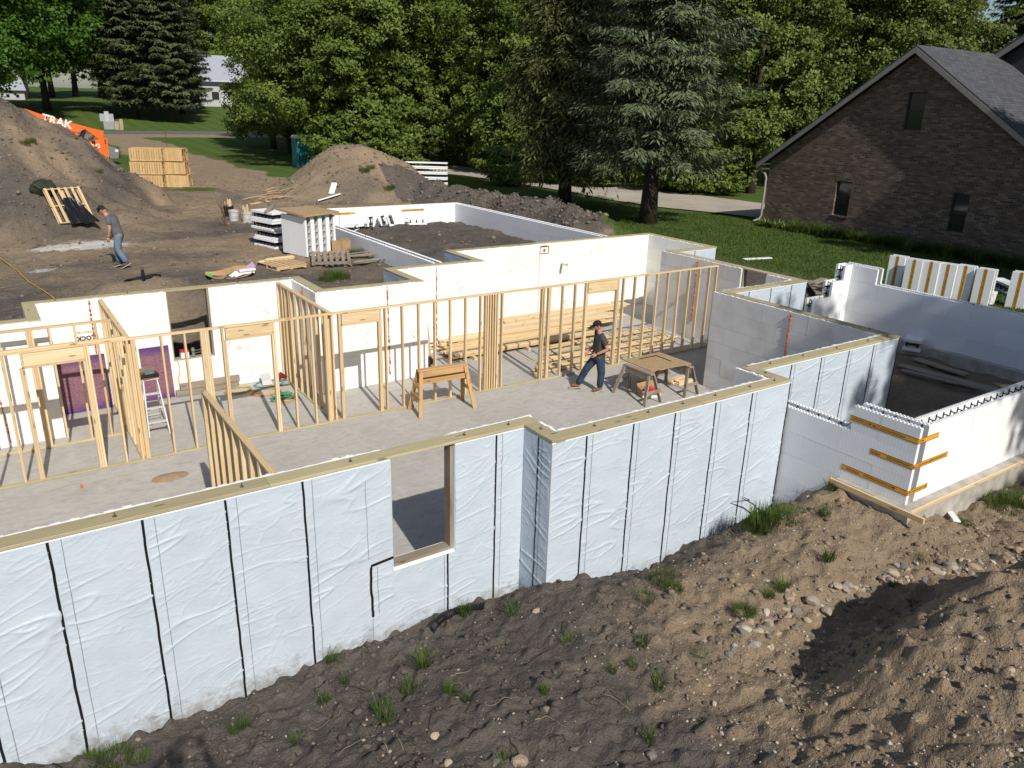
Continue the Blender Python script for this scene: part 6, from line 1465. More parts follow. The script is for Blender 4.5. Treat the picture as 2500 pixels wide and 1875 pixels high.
    if beard:
        mb = MB(); ell(mb, hc-hu*.075+hf*.038, (.058,.060,.036), 14, 8, None, HB); bd_ = mb.build('beard', simple('stubble', (.16,.10,.07), None, 30), smooth=True); bd_.parent = T
    def capf(p):
        q = p.copy(); 
        if q[2] < 0: q[2] *= .06
        return q
    mb = MB(); ell(mb, hc+hu*.045, (.112,.092,.095), 20, 12, capf, HB); cp_ = mb.build('cap', M_capm, smooth=True)
    cp_.parent = T; ORG[cp_.name] = np.zeros(3)
    mb = MB(); n = 12; top, bot = [], []
    for k in range(n+1):
        a = -.95+1.9*k/n; top.append(hc+hu*(.055-.012*abs(a))+hf*.09*math.cos(a)+hl*.088*math.sin(a)); bot.append(hc+hu*(.042-.02*abs(math.sin(a)))+hf*(.07+.095*math.cos(a*.95))+hl*.07*math.sin(a))
    v = top+bot+[q-hu*.006 for q in top]+[q-hu*.006 for q in bot]; m_ = n+1
    mb.add(v, [(i, i+1, m_+i+1, m_+i) for i in range(n)]+[(2*m_+i, 3*m_+i, 3*m_+i+1, 2*m_+i+1) for i in range(n)]+[(m_+i, m_+i+1, 3*m_+i+1, 3*m_+i) for i in range(n)]); br = mb.build('cap_brim', M_capm); br.parent = cp_; 
    for o_ in (br,): o_.location = Vector(o_.location)-Vector(cp_.location)
    # clothes
    P, E_, R_ = [], [], []
    he = add(j['pelvis']-u*.17, (.165,.185)); pe = add(j['pelvis']+u*-.02, (.165,.182), he); sp = add(mid('pelvis','chest',.5), (.165,.18), pe); ch = add(j['chest'], (.17,.20), sp); nk = add(j['chest']*.35+j['neck']*.65, (.085,.10), ch)
    for s in 'LR':
        sh = add(j['sh'+s], .088, ch); add(mid('sh'+s,'el'+s,.75), .074, add(mid('sh'+s,'el'+s,.4), .076, sh))
    skin('shirt', P, E_, R_, shirt, T, 2, 0)
    P, E_, R_ = [], [], []
    pe = add(j['pelvis']-u*.03, (.128,.148)); add(j['pelvis']+u*.07, (.122,.142), pe)
    for s in 'LR':
        hp = add(j['hip'+s]-u*.04, .128, pe); kn = add(j['kn'+s], .098, add(mid('hip'+s,'kn'+s), .115, hp)); add(j['an'+s]-u*.01, .086, add(mid('kn'+s,'an'+s,.5), .09, kn))
    skin('jeans', P, E_, R_, pants, T, 2, 0)
    for s in 'LR':
        a = j['an'+s]; t = j['toe'+s]; h = a*.75+t*.25; dv = t-a; dvn = dv/np.linalg.norm(dv); flat_dir = dvn
        P, E_, R_ = [], [], []
        i0 = add(a+u*.02, .056); i1 = add(a-u*.045-dvn*.03, (.050,.052), i0); i2 = add(a*.5+t*.5-u*.012, (.050,.042), i1); add(t, (.045,.034), i2)
        bo = skin('boot', P, E_, R_, boot, T, 2, 0)
        mb = MB(); z0 = W((0,0,1)); sidev = np.cross(u, dvn); sidev /= np.linalg.norm(sidev); dn = np.cross(dvn, sidev)
        c0_ = a-u*.045-dvn*.09; pts = [(-.03,-.03),(-.02,-.04),(.12,-.042),(.24,-.05),(.30,-.03),(.31,0),(.30,.03),(.24,.05),(.12,.042),(-.02,.04),(-.03,.03)]
        ft = (t-dn*.03)-(a-u*.045-dvn*.09); ftn = ft/np.linalg.norm(ft)
        base_ = a-u*.045-dvn*.075-np.cross(ftn, sidev)*.052
        mb.extr([base_+ftn*x+sidev*y for x, y in pts], np.cross(ftn, sidev)*.024); so_ = mb.build('sole', M_sole); so_.parent = bo
    for o_ in bpy.data.objects:
        if o_.parent is T and o_.name.split('.')[0] in ('eyes','mouth','hair','beard','cap'): pass
    return T
fd = np.array([-.88,.48])
J1 = dict(pelvis=(0,0,.93), chest=(-.01,0,1.30), neck=(.02,0,1.50), head=(.075,.0,1.655), look=(.95,.12,-.28), shL=(-.03,.185,1.42), shR=(.0,-.185,1.42), elL=(-.15,.27,1.14), wrL=(.10,.21,1.00), elR=(.02,-.26,1.13), wrR=(.22,-.16,.98),
  hipL=(-.01,.095,.88), hipR=(.02,-.095,.88), knL=(-.07,.11,.50), anL=(-.05,.11,.12), toeL=(.13,.12,.045), knR=(.27,-.10,.53), anR=(.46,-.10,.135), toeR=(.63,-.12,.10))
b1 = np.array([-1.84,-1.28])+fd*.02
person('man in black cap, dark grey tee and blue jeans walking across the slab', (b1[0], b1[1], 0.0), fd, J1, M_tee, M_denim, M_boot)
fd2 = np.array([-.80,.60]); p2 = zP(308,652)
J2 = dict(pelvis=(.10,0,.95), chest=(.24,0,1.28), neck=(.36,0,1.46), head=(.46,0,1.585), look=(.80,.05,-.55), shL=(.22,.185,1.41), shR=(.26,-.185,1.40), elL=(.18,.25,1.11), wrL=(.26,.22,.86), elR=(.30,-.25,1.10), wrR=(.40,-.2,.87),
  hipL=(.08,.095,.90), hipR=(.12,-.095,.90), knL=(.10,.11,.50), anL=(-.10,.11,.16), toeL=(.09,.12,.05), knR=(.26,-.10,.50), anR=(.22,-.10,.12), toeR=(.40,-.11,.05))
person('man in black cap, grey tee and faded jeans leaning forward on the soil', (p2[0], p2[1], p2[2]-.0), fd2, J2, M_tee2, M_denim2, M_shoe2, False)
# ================================================================== telehandler, pickup, toilet, post, utility boxes
M_orange = simple('orange_paint', (.78,.15,.02), (.72,.13,.018), 3, rough=.45, spec=.4); M_tyre = flat('tyre', (.018,.018,.018), .85); M_silver = flat('silver_paint', (.30,.31,.33), .3, .5, .5)
M_lens = flat('headlamp', (.6,.62,.65), .15); M_decal = flat('white_decal', (.75,.75,.73), .5)
YT = 41.0
def tp(u, v, Y=YT): return aty(u, v, Y)
zt0 = gz(-9, YT)
TH_ = thing('telehandler', 'orange telescopic handler with raised boom behind the dirt hill', 'telehandler', (-9.2, YT+.6, zt0))
hull = [tp(208,357),tp(222,347),tp(253,337),tp(262,345),tp(265,383),tp(240,373),tp(222,360)]
zb = zt0+.55
mb = MB(); pts = [tp(186,372),tp(208,352),tp(223,344),tp(258,336),tp(263,342),tp(266,384)]; pts = [np.array(q) for q in pts]; pts.append(np.array([pts[-1][0]-.05, YT, zb])); pts.append(np.array([-11.2, YT, zb])); pts.append(np.array([-11.2, YT, pts[0][2]-.2]))
mb.extr(pts[::-1], (0,.9,0)); hb = mb.build('engine_body', M_orange, TH_)
mb = MB(); mb.box((-11.6,YT+.92,zb),(-6.95,YT+2.0,zb+.7)); mb.build('chassis', M_dark, TH_)
for a, b in (((223,343),(233,351)),((225,358),(238,361)),((227,365),(240,369))):
    A_, B_ = tp(*a), tp(*b); mb = MB(); mb.box((A_[0],YT-.02,B_[2]),(B_[0],YT-.003,A_[2])); mb.build('vent', M_dark, hb)
A_, B_ = tp(255,340), tp(259,352); mb = MB(); mb.box((A_[0],YT-.02,B_[2]),(B_[0],YT-.003,A_[2])); mb.build('tail_vent', M_dark, hb)
me = text_mesh('JLG', .36, 'lettering', M_decal, .008); c = tp(233,356); place_mesh(me, 'lettering', (c[0], YT-.008, c[2]), (1,0,-.05), (.12,0,1), hb)
YB = YT+.45
bt_ = [tp(u, v, YB) for u, v in ((60,265),(112,283),(206,308),(253,320),(251,336),(240,338),(207,315),(190,324),(166,319),(112,304),(60,288))]
mb = MB(); mb.extr([tuple(q) for q in bt_[::-1]], (0,.5,0)); bo = mb.build('boom', M_orange, TH_)
A_ = tp(146,297,YB); dvx = unit(tp(206,308,YB)-tp(112,283,YB)); dvx[1] = 0; dvx = unit(dvx); upv = np.cross((0,-1.0,0), dvx)*-1; upv = upv if upv[2] > 0 else -upv
me = text_mesh('TRAK', .62, 'lettering', M_decal, .02); place_mesh(me, 'lettering', (A_[0]-.15, YB-.006, A_[2]+.0), dvx, np.r_[upv[0]*1+.0, 0, upv[2]], bo)
for a, b, r_ in (((207,317),(197,345),.09),((200,347),(195,362),.06),((238,324),(214,345),.07)):
    mb = MB(); mb.tube([tp(*a, YB+.1), tp(*b, YB+.1)], r_, 8); mb.build('hydraulic_ram', M_dark, TH_)
mb = MB(); P_ = [tp(190,338,YB+.2),tp(196,330,YB+.2),tp(206,314,YB+.2),tp(216,318,YB+.2),tp(236,322,YB+.2),tp(247,334,YB+.2)]; mb.tube(P_, .05, 6); mb.build('hydraulic_hose', M_dark, TH_, smooth=True)
mb = MB(); mb.extr([tp(174,325,YB),tp(190,323,YB),tp(190,330,YB),tp(180,334,YB)], (0,.5,0)); mb.build('boom_bracket', M_orange, TH_)
for x_ in (-7.7,-10.6):
    for y_ in (YT-.15, YT+1.6):
        mb = MB(); 
        t = np.linspace(0, 2*np.pi, 20, endpoint=False); mb.extr([(x_+.62*np.cos(a), y_, zt0+.62+.62*np.sin(a)) for a in t], (0,.42,0)); wh = mb.build('wheel', M_tyre, TH_)
        mb = MB(); mb.extr([(x_+.32*np.cos(a), y_-.01, zt0+.62+.32*np.sin(a)) for a in t], (0,.44,0)); mb.build('rim', M_orange, wh)
# pickup, nose to the right
YP = 48.0; zp = gz(-5, YP); nx = float(aty(291, 380, YP)[0])
TR = thing('pickup_truck', 'silver pickup truck parked behind the orange telehandler', 'pickup', (nx-2.8, YP+1, zp))
side = [(-5.7,.55),(-5.75,1.15),(-3.75,1.2),(-3.6,1.25),(-3.2,1.88),(-1.9,1.9),(-1.25,1.33),(-.35,1.22),(-.08,1.10),(0,.75),(-.05,.45),(-.5,.42),(-1.45,.42),(-4.0,.42),(-5.0,.42)]
mb = MB(); mb.extr([(nx+x, YP, zp+z) for x, z in side][::-1], (0,1.95,0)); bd_ = mb.build('body', M_silver, TR)
mb = MB(); mb.extr([(nx+x, YP-.012, zp+z) for x, z in ((-3.3,1.32),(-3.05,1.80),(-2.0,1.80),(-1.5,1.36))][::-1], (0,.01,0)); mb.build('side_window', M_glass, bd_)
for x in (-.98, -4.5):
    for y in (YP-.02, YP+1.68):
        t = np.linspace(0, 2*np.pi, 20, endpoint=False); mb = MB(); mb.extr([(nx+x+.39*np.cos(a), y, zp+.39+.39*np.sin(a)) for a in t], (0,.28,0)); wh = mb.build('wheel', M_tyre, TR)
        mb = MB(); mb.extr([(nx+x+.24*np.cos(a), y-.012, zp+.39+.24*np.sin(a)) for a in t], (0,.3,0)); mb.build('rim', M_silver, wh)
mb = MB(); mb.box((nx-.02,YP+.05,zp+.45),(nx+.10,YP+1.9,zp+.68)); mb.build('bumper', M_dark, TR); mb = MB(); mb.box((nx-.03,YP+.35,zp+.70),(nx+.02,YP+1.6,zp+1.05)); mb.build('grille', M_dark, TR)
for y in (YP+.02, YP+1.62): mb = MB(); mb.box((nx-.22,y-.03,zp+.86),(nx-.01,y+.33,zp+1.04)); mb.build('headlight', M_lens, TR)
mb = MB(); mb.box((nx-2.05,YP-.2,zp+1.32),(nx-1.85,YP-.02,zp+1.5)); mb.build('mirror', M_dark, TR)
# portable toilet
p = np.r_[gd(736, 62), 0]; p[2] = gz(p[0], p[1]); M_tealp = simple('teal_plastic', (.02,.17,.19), (.015,.14,.16), 3, rough=.45)
PT = thing('portable_toilet', 'teal portable toilet in the shade of the trees', 'toilet', (p[0], p[1]+.6, p[2]))
mb = MB(); mb.box((p[0]-.55,p[1]+.0,p[2]+.12),(p[0]+.55,p[1]+1.1,p[2]+2.1)); mb.build('cabin', M_tealp, PT)
mb = MB(); mb.extr([(p[0]-.6,p[1]-.05,p[2]+2.1),(p[0]+.6,p[1]-.05,p[2]+2.1),(p[0]+.45,p[1]-.05,p[2]+2.26),(p[0],p[1]-.05,p[2]+2.33),(p[0]-.45,p[1]-.05,p[2]+2.26)], (0,1.2,0)); mb.build('roof', M_pvc, PT)
mb = MB(); mb.box((p[0]-.42,p[1]-.03,p[2]+.2),(p[0]+.42,p[1]-.003,p[2]+1.98)); dr = mb.build('door', M_tealp, PT); mb = MB(); mb.box((p[0]-.36,p[1]-.05,p[2]+1.05),(p[0]-.28,p[1]-.03,p[2]+1.2)); mb.build('handle', M_dark, dr); mb = MB(); mb.box((p[0]-.5,p[1]-.01,p[2]+1.55),(p[0]-.43,p[1]-.004,p[2]+1.85)); mb.build('vent', M_pvc, PT)
mb = MB(); mb.box((p[0]-.6,p[1]-.05,p[2]-.02),(p[0]+.6,p[1]+1.15,p[2]+.12)); mb.build('skid', M_dark, PT)
# thin steel post by the track, utility boxes across the road
p = zP(409,371); mb = MB(); mb.tube([(p[0],p[1],p[2]-.2),(p[0],p[1],p[2]+1.75)], .03, 6); ps = mb.build('steel_post', M_rust, org=(p[0],p[1],p[2])); setp(ps, 'thin dark steel post standing beside the dirt track', 'post'); mb = MB(); mb.box((p[0]-.05,p[1]-.04,p[2]+.02),(p[0]+.05,p[1]+.04,p[2]+.25)); mb.build('spade_plate', M_rust, ps)
x_, y_ = gd(268, 117); z_ = Hz(x_, y_)
UB = thing('utility_cabinet', 'grey utility cabinet with white panel on the lawn across the road', 'cabinet', (x_, y_, z_))
mb = MB(); mb.box((x_-1.0,y_,z_-.1),(x_+.9,y_+.8,z_+1.0)); mb.build('cabinet_base', simple('grey_utility', (.33,.33,.31), None, 3), UB); mb = MB(); mb.box((x_-1.3,y_+.3,z_+1.0),(x_+.3,y_+.5,z_+1.9)); mb.build('back_panel', M_groof, UB); mb = MB(); mb.box((x_-.75,y_+.1,z_+.9),(x_-.25,y_+.25,z_+2.2)); mb.build('white_panel', M_white, UB)
for i, dx_ in enumerate((.15, .75)): mb = MB(); mb.box((x_+dx_,y_-.8,z_-.1),(x_+dx_+.4,y_-.4,z_+.8+.5*i)); setp(mb.build('wood_post', M_pal), ('short tan post in front of the utility cabinet','taller brown post beside the utility cabinet')[i], 'post')
# ================================================================== clods, stones, grass and twigs
def scatter_mesh(name, base_v, base_f, P, S, mat, kind='stuff', flatn=.7, sink=.3, seed=1):
    rg = np.random.default_rng(seed); n = len(P); a = rg.uniform(0, 2*np.pi, n); c, s_ = np.cos(a), np.sin(a)
    sc = S[:, None]*rg.uniform(.65, 1.35, (n, 3)); sc[:, 2] *= flatn
    v = base_v[None]*sc[:, None]*(1+.22*rg.normal(size=(n, len(base_v), 1)))
    x = v[..., 0]*c[:, None]-v[..., 1]*s_[:, None]; y = v[..., 0]*s_[:, None]+v[..., 1]*c[:, None]
    v = np.stack([x, y, v[..., 2]], -1)+P[:, None]; v[..., 2] += (sc[:, 2]*(1-2*sink))[:, None]*.5
    f = (base_f[None]+(np.arange(n)*len(base_v))[:, None, None]).reshape(-1, 3); N_ = len(f)
    me = bpy.data.meshes.new(name); me.vertices.add(n*len(base_v)); me.vertices.foreach_set('co', v.ravel())
    me.loops.add(N_*3); me.loops.foreach_set('vertex_index', f.ravel().astype(np.int32)); me.polygons.add(N_)
    me.polygons.foreach_set('loop_start', np.arange(0, N_*3, 3, dtype=np.int32)); me.polygons.foreach_set('loop_total', np.full(N_, 3, np.int32)); me.update(calc_edges=True)
    t = me.attributes.new('tint', 'FLOAT', 'FACE'); t.data.foreach_set('value', np.repeat(rg.random(n), len(base_f)).astype(np.float32))
    me.materials.append(mat); o = bpy.data.objects.new(name, me); COL.objects.link(o); o['kind'] = kind; return o
g_ = (1+5**.5)/2; ICO = unit(np.array([(-1,g_,0),(1,g_,0),(-1,-g_,0),(1,-g_,0),(0,-1,g_),(0,1,g_),(0,-1,-g_),(0,1,-g_),(g_,0,-1),(g_,0,1),(-g_,0,-1),(-g_,0,1)], float))
ICF_ = np.array([(0,11,5),(0,5,1),(0,1,7),(0,7,10),(0,10,11),(1,5,9),(5,11,4),(11,10,2),(10,7,6),(7,1,8),(3,9,4),(3,4,2),(3,2,6),(3,6,8),(3,8,9),(4,9,5),(2,4,11),(6,2,10),(8,6,7),(9,8,1)])
def tintmat(name, cols, rough=.9):
    m, n, b = newmat(name); k = n.nodes.new('ShaderNodeAttribute'); k.attribute_name = 'tint'; r = n.nodes.new('ShaderNodeValToRGB'); n.links.new(k.outputs['Fac'], r.inputs[0]); r.color_ramp.interpolation = 'CONSTANT'
    for i, c in enumerate(cols):
        e = r.color_ramp.elements[i] if i < 2 else r.color_ramp.elements.new(i/len(cols)); e.position = i/len(cols); e.color = (*c, 1)
    f = noise(n, coords(n, 'Pos'), 40, 3); col = mixc(n, mapr(n, f, .4, .65, 0, .5), r.outputs[0], tuple(x*.55 for x in cols[0]))
    n.links.new(col, b.inputs['Base Color']); b.inputs['Roughness'].default_value = rough; b.inputs['Specular IOR Level'].default_value = .2; return m
M_clod = tintmat('soil_clod', [(.105,.088,.073),(.125,.105,.087),(.15,.126,.104),(.085,.071,.06)]); M_clods = tintmat('sandy_clod', [(.24,.188,.132),(.29,.228,.16),(.205,.16,.113),(.17,.134,.098)])
PEBC = [(.36,.30,.23),(.46,.41,.34),(.27,.23,.19),(.20,.185,.17),(.42,.33,.24),(.54,.49,.42)]
M_peb = tintmat('pebble', PEBC, .7)
rg = np.random.default_rng(5)
def fore(n, x0, x1, y0, y1):
    x = rg.uniform(x0, x1, n); y = rg.uniform(y0, y1, n); ok = ~inpoly(x, y, inset(HOUSE, -.05)) & ~((x > -3.35) & (y > -10.05)); return x[ok], y[ok]
x, y = fore(17000, -16, 3.5, -13.6, -6.9); sm = gmask(x, y)[:, 1]+rg.normal(0, .18, len(x)); cl = pn(x*1.3, y*1.3, 200)+rg.normal(0, .25, len(x)); k = cl > .12; x, y, sm = x[k], y[k], sm[k]
S = .009+.026*rg.random(len(x))**4*1.5; z = Hfine(x, y); dk = sm < .5
scatter_mesh('soil_clods', ICO, ICF_, np.c_[x, y, z][dk], S[dk], M_clod, seed=2); scatter_mesh('sandy_clods', ICO, ICF_, np.c_[x, y, z][~dk], S[~dk], M_clods, seed=3)
x, y = fore(30000, -15, 3.5, -13.6, -7.2); sm = gmask(x, y)[:, 1]; k = rg.random(len(x)) < np.clip(sm*1.15-.05, .10, 1)*(.35+.65*sst(-.3, .4, pn(x*.8, y*.8, 210))); x, y = x[k], y[k]
scatter_mesh('pebbles', ICO, ICF_, np.c_[x, y, Hfine(x, y)], .006+.016*rg.random(len(x))**4, M_peb, seed=4)
# yard and hills
n = 30000; x = rg.uniform(-24, 10, n); y = rg.uniform(4, 38, n); h = H(x, y); pile = sst(1.95, 2.6, h); gm = gmask(x, y)
ok = ~inpoly(x, y, inset(HOUSE, -.3)) & (gm[:, 0] < .4) & (rg.random(n) < .18+.8*pile+.4*((x > 4) & (y < 25))) & ~((np.abs(x-.14) < 3.95) & (y > 3.6) & (y < 15.8) & (rg.random(n) < .3)) & ~((x > -3.75) & (x < -3.4) & (y < 15.8)) & ~((x > 3.65) & (x < 4.05) & (y < 15.8)) & ~((y > 15.3) & (y < 15.75) & (np.abs(x) < 4))
ok &= Hcoarse(x, y)-h > -5; x, y = x[ok], y[ok]
scatter_mesh('yard_clods', ICO, ICF_, np.c_[x, y, Hcoarse(x, y)], .018+.075*rg.random(len(x))**5+.06*((x > 4) & (y > 8) & (y < 25))*rg.random(len(x))**2, tintmat('yard_clod', [(.15,.122,.095),(.19,.155,.118),(.11,.09,.073),(.23,.19,.15)]), seed=6)
# larger stones, each its own thing
sv = []
import bmesh
for k in range(6):
    bm = bmesh.new(); bmesh.ops.create_icosphere(bm, subdivisions=2, radius=1.0); r2 = np.random.default_rng(60+k); dirs = unit(r2.normal(size=(9, 3))); off = r2.uniform(.5, .85, 9)
    for v in bm.verts:
        p = np.array(v.co); 
        for d, o_ in zip(dirs, off):
            e = np.dot(p, d)-o_
            if e > 0: p = p-d*e*.97
        v.co = p*np.array([1.2, .9, .7])
    me = bpy.data.meshes.new('stone'); bm.to_mesh(me); bm.free(); sv.append(me)
M_st = []
for i, c in enumerate(((.50,.42,.31),(.56,.51,.42),(.40,.345,.28),(.44,.33,.24),(.23,.21,.185))): M_st.append(simple('fieldstone', c, tuple(q*.7 for q in c), 7, bmp=.4, rough=.8))
def stone(x, y, r, label, group, hf=Hfine):
    me = rnd.choice(sv).copy() if False else rnd.choice(sv)
    key = (me.name, rnd.randrange(5)); 
    if key not in stone.c: m2 = me.copy(); m2.materials.append(M_st[key[1]]); stone.c[key] = m2
    o = bpy.data.objects.new('stone', stone.c[key]); COL.objects.link(o); o.location = (x, y, float(hf(np.array([x]), np.array([y]))[0])+r*.22); o.rotation_euler = (rnd.uniform(-.4,.4), rnd.uniform(-.4,.4), rnd.uniform(0, 6.28)); o.scale = (r, r, r)
    setp(o, label, 'stone', group)
stone.c = {}
c15 = lambda a, b: (1500+a*1000/2212, 1125+b*1000/2212)
def fz(u, v):
    d = ray(u, v); t = np.linspace(4, 40, 1400); P_ = CAM_C[None]+d[None]*t[:, None]; b_ = P_[:, 2] < Hfine(P_[:, 0], P_[:, 1]); return P_[int(np.argmax(b_))]
line = [(525,1015),(620,985),(720,940),(830,870),(900,830),(975,785),(1060,760),(1130,745),(1200,715),(1290,690),(1400,690),(1480,660),(1540,615),(1600,625),(1660,615),(1730,620),(1800,600),(1880,590),(1950,575),(2060,560),(2150,520),(2212,500)]
LP = np.array([fz(*c15(a, b))[:2] for a, b in line])
dd = np.r_[0, np.cumsum(np.linalg.norm(np.diff(LP, axis=0), axis=1))]
for k in range(130):
    t = rnd.random()**.85*dd[-1]; p = np.array([np.interp(t, dd, LP[:, 0]), np.interp(t, dd, LP[:, 1])])+np.array([rnd.gauss(0, .12), rnd.gauss(0, .10)])
    stone(p[0], p[1], rnd.uniform(.025, .055) if rnd.random() < .75 else rnd.uniform(.055, .095), 'rounded fieldstone in the stony line crossing the sandy bank', 'stones in the stony line')
for k in range(34):
    u, v = rnd.uniform(1700, 2480), rnd.uniform(1480, 1870); p = fz(u, v); stone(p[0], p[1], rnd.uniform(.018, .04), 'loose stone scattered over the sandy mound', 'stones on the sandy mound')
for (u, v, r) in ((1063,1798,.065),(1095,1868,.055),(1210,1868,.05),(1270,1860,.085),(1310,1495,.06),(1590,1850,.07),(1870,1420,.05),(2068,1432,.07),(1880,1585,.06)): p = fz(u, v); stone(p[0], p[1], r, 'pale stone lying alone on the dark topsoil', 'lone stones on the topsoil')
# grass
M_blade = leaf_mat('grass_blade', (.088,.142,.026), (.062,.105,.018), .3, rv=.15, sc=3.0); M_dry = leaf_mat('dry_grass', (.30,.26,.12), (.22,.19,.09), .2)
def tuft_mesh(seed, n, spread, h, w_=.006, lean=.5, mat=None, seg=3):
    r2 = np.random.default_rng(seed); a = r2.uniform(0, 6.283, n); r = spread*np.sqrt(r2.random(n)); bx, by = r*np.cos(a), r*np.sin(a); L = h*r2.uniform(.45, 1.1, n); ld = r2.uniform(0, 6.283, n)*.35+a*.65; ln = lean*r2.uniform(.2, 1.2, n)
    V, F_ = [], []; t = np.linspace(0, 1, seg+1)
    for i in range(n):
        px_ = bx[i]+np.cos(ld[i])*ln[i]*L[i]*t**1.8; py_ = by[i]+np.sin(ld[i])*ln[i]*L[i]*t**1.8; pz_ = L[i]*(t-.28*ln[i]*t**2)-.015; sd_ = np.array([-np.sin(ld[i]), np.cos(ld[i]), 0])*w_/2
        for j in range(seg+1):
            q = np.array([px_[j], py_[j], pz_[j]]); wv = sd_*(1-.92*t[j]); V += [q-wv, q+wv]
        b = i*2*(seg+1); F_ += [(b+2*j, b+2*j+1, b+2*j+3, b+2*j+2) for j in range(seg)]
    me = bpy.data.meshes.new('grass_tuft'); me.from_pydata([tuple(v) for v in V], [], F_); me.materials.append(mat or M_blade)
    tt = me.attributes.new('tint', 'FLOAT', 'FACE'); tt.data.foreach_set('value', np.repeat(r2.random(n), seg).astype(np.float32)); me.update(); return me
TB = [tuft_mesh(70, 420, .17, .17), tuft_mesh(71, 420, .19, .15)]; TS = [tuft_mesh(72, 110, .06, .15), tuft_mesh(73, 90, .05, .18, lean=.7), tuft_mesh(74, 60, .09, .10)]
big = [(1880,1275,1.9),(1915,1262,1.5),(1850,1292,1.6),(1622,1415,1.15),(1640,1440,.9),(1577,1460,.7),(1816,1495,.9),(2450,1238,1.5),(2480,1225,1.5),(2420,1225,1.2),(2350,1279,.8),(277,1856,1.0),(330,1862,.9),(220,1858,.7)]
sml = [(2024,1362,1.5),(2013,1258,1.6),(2250,1366,1.3),(2178,1430,.9),(1608,1680,1.6),(1706,1595,1.2),(1911,1437,1.4),(1880,1458,1.3),(1514,1708,1.3),(1568,1575,1.2),(1586,1812,1.1),(1961,1200,2.2),(1975,1192,1.8),(2029,1195,1.6),(1259,1490,1.9),(1137,1500,1.5),(1032,1630,1.7),(1045,1610,1.5),(997,1690,1.6),(940,1750,1.7),(925,1735,1.2),(1099,1695,1.3),(808,1615,1.2),(825,1608,1.0),(792,1715,1.2),(725,1815,1.1),(1387,1565,1.3),(1137,1712,1.0),(842,1670,1.0),(1238,1866,1.5),(574,1786,1.3),(600,1775,1.0),(1460,1540,1.0),(1330,1690,.8),(1495,1640,.9),(960,1760,1.0),(1545,1630,.9)]
for i, (u, v, s_) in enumerate(big):
    p = fz(u, v); o = bpy.data.objects.new('grass_tuft', TB[i % 2]); COL.objects.link(o); o.location = p; o.rotation_euler = (0, 0, rnd.uniform(0, 6)); o.scale = (s_, s_, s_*.95); setp(o, 'dense green sod clump growing on the dirt bank', 'grass', 'sod clumps on the dirt bank')
for i, (u, v, s_) in enumerate(sml):
    p = fz(u, v); o = bpy.data.objects.new('grass_tuft', TS[i % 3]); COL.objects.link(o); o.location = p; o.rotation_euler = (0, 0, rnd.uniform(0, 6)); o.scale = (s_, s_, s_); setp(o, 'thin sprig of green grass sprouting from the dirt bank', 'grass', 'grass sprigs on the dirt bank')
for u, v, s_ in ((890,417,1.7),(905,410,1.4),(945,462,1.5),(955,458,1.2),(815,675,1.6),(800,684,1.4),(835,678,1.4),(870,620,1.5),(240,420,1.2),(60,350,1.2),(75,345,1.2)):
    p = zP(u, v); o = bpy.data.objects.new('weed_tuft', TB[0]); COL.objects.link(o); o.location = p; o.scale = (s_,)*3; setp(o, 'green weeds sprouting on the dirt piles and bare yard', 'weeds', 'weeds on the bare yard')
# short lawn blades on the nearer lawn
n = 90000; x = rg.uniform(5.9, 15.2, n); y = rg.uniform(-9.2, 12, n); gm = gmask(x, y)[:, 0]; ok = gm > .5+.3*rg.normal(size=n); x, y = x[ok], y[ok]; z = Hcoarse(x, y); n = len(x); a = rg.uniform(0, 6.28, n); L = rg.uniform(.03, .075, n); w_ = .012
P0 = np.c_[x, y, z]; sd_ = np.c_[-np.sin(a), np.cos(a), 0*a]*w_; tip = P0+np.c_[np.cos(a)*.03, np.sin(a)*.03, L]; v = np.stack([P0-sd_, P0+sd_, tip], 1).reshape(-1, 3)
me = bpy.data.meshes.new('lawn_grass'); me.vertices.add(len(v)); me.vertices.foreach_set('co', v.ravel()); me.loops.add(n*3); me.loops.foreach_set('vertex_index', np.arange(n*3, dtype=np.int32)); me.polygons.add(n); me.polygons.foreach_set('loop_start', np.arange(0, n*3, 3, dtype=np.int32)); me.polygons.foreach_set('loop_total', np.full(n, 3, np.int32)); me.update(calc_edges=True)
tt = me.attributes.new('tint', 'FLOAT', 'FACE'); tt.data.foreach_set('value', rg.random(n).astype(np.float32)); me.materials.append(M_blade); o = bpy.data.objects.new('lawn_grass', me); COL.objects.link(o); o['kind'] = 'stuff'
# hostas and daylilies along the brick wall
M_hosta = leaf_mat('hosta_leaf', (.24,.30,.08), (.14,.22,.05), .25, sc=6); HM = tuft_mesh(80, 120, .22, .42, .11, 1.0, M_hosta, 3); DL = tuft_mesh(81, 170, .22, .60, .035, 1.1, M_blade, 4)
for i in range(3): o = bpy.data.objects.new('hosta_plant', HM); COL.objects.link(o); x_, y_ = 14.75, 7.3-.55*i; o.location = (x_, y_, gz(x_, y_)); o.rotation_euler = (0, 0, i*1.3); setp(o, 'variegated hosta growing by the corner of the brick house', 'hosta', 'hostas by the brick corner')
for i in range(20): o = bpy.data.objects.new('daylily_plant', DL); COL.objects.link(o); x_, y_ = 14.75+rnd.uniform(-.25,.25), 5.7-.5*i; o.location = (x_, y_, gz(x_, y_)); o.rotation_euler = (0, 0, rnd.uniform(0, 6)); o.scale = (rnd.uniform(.85,1.2),)*3; setp(o, 'dark arching daylily clump in the bed along the brick wall', 'daylily', 'daylilies along the brick wall')
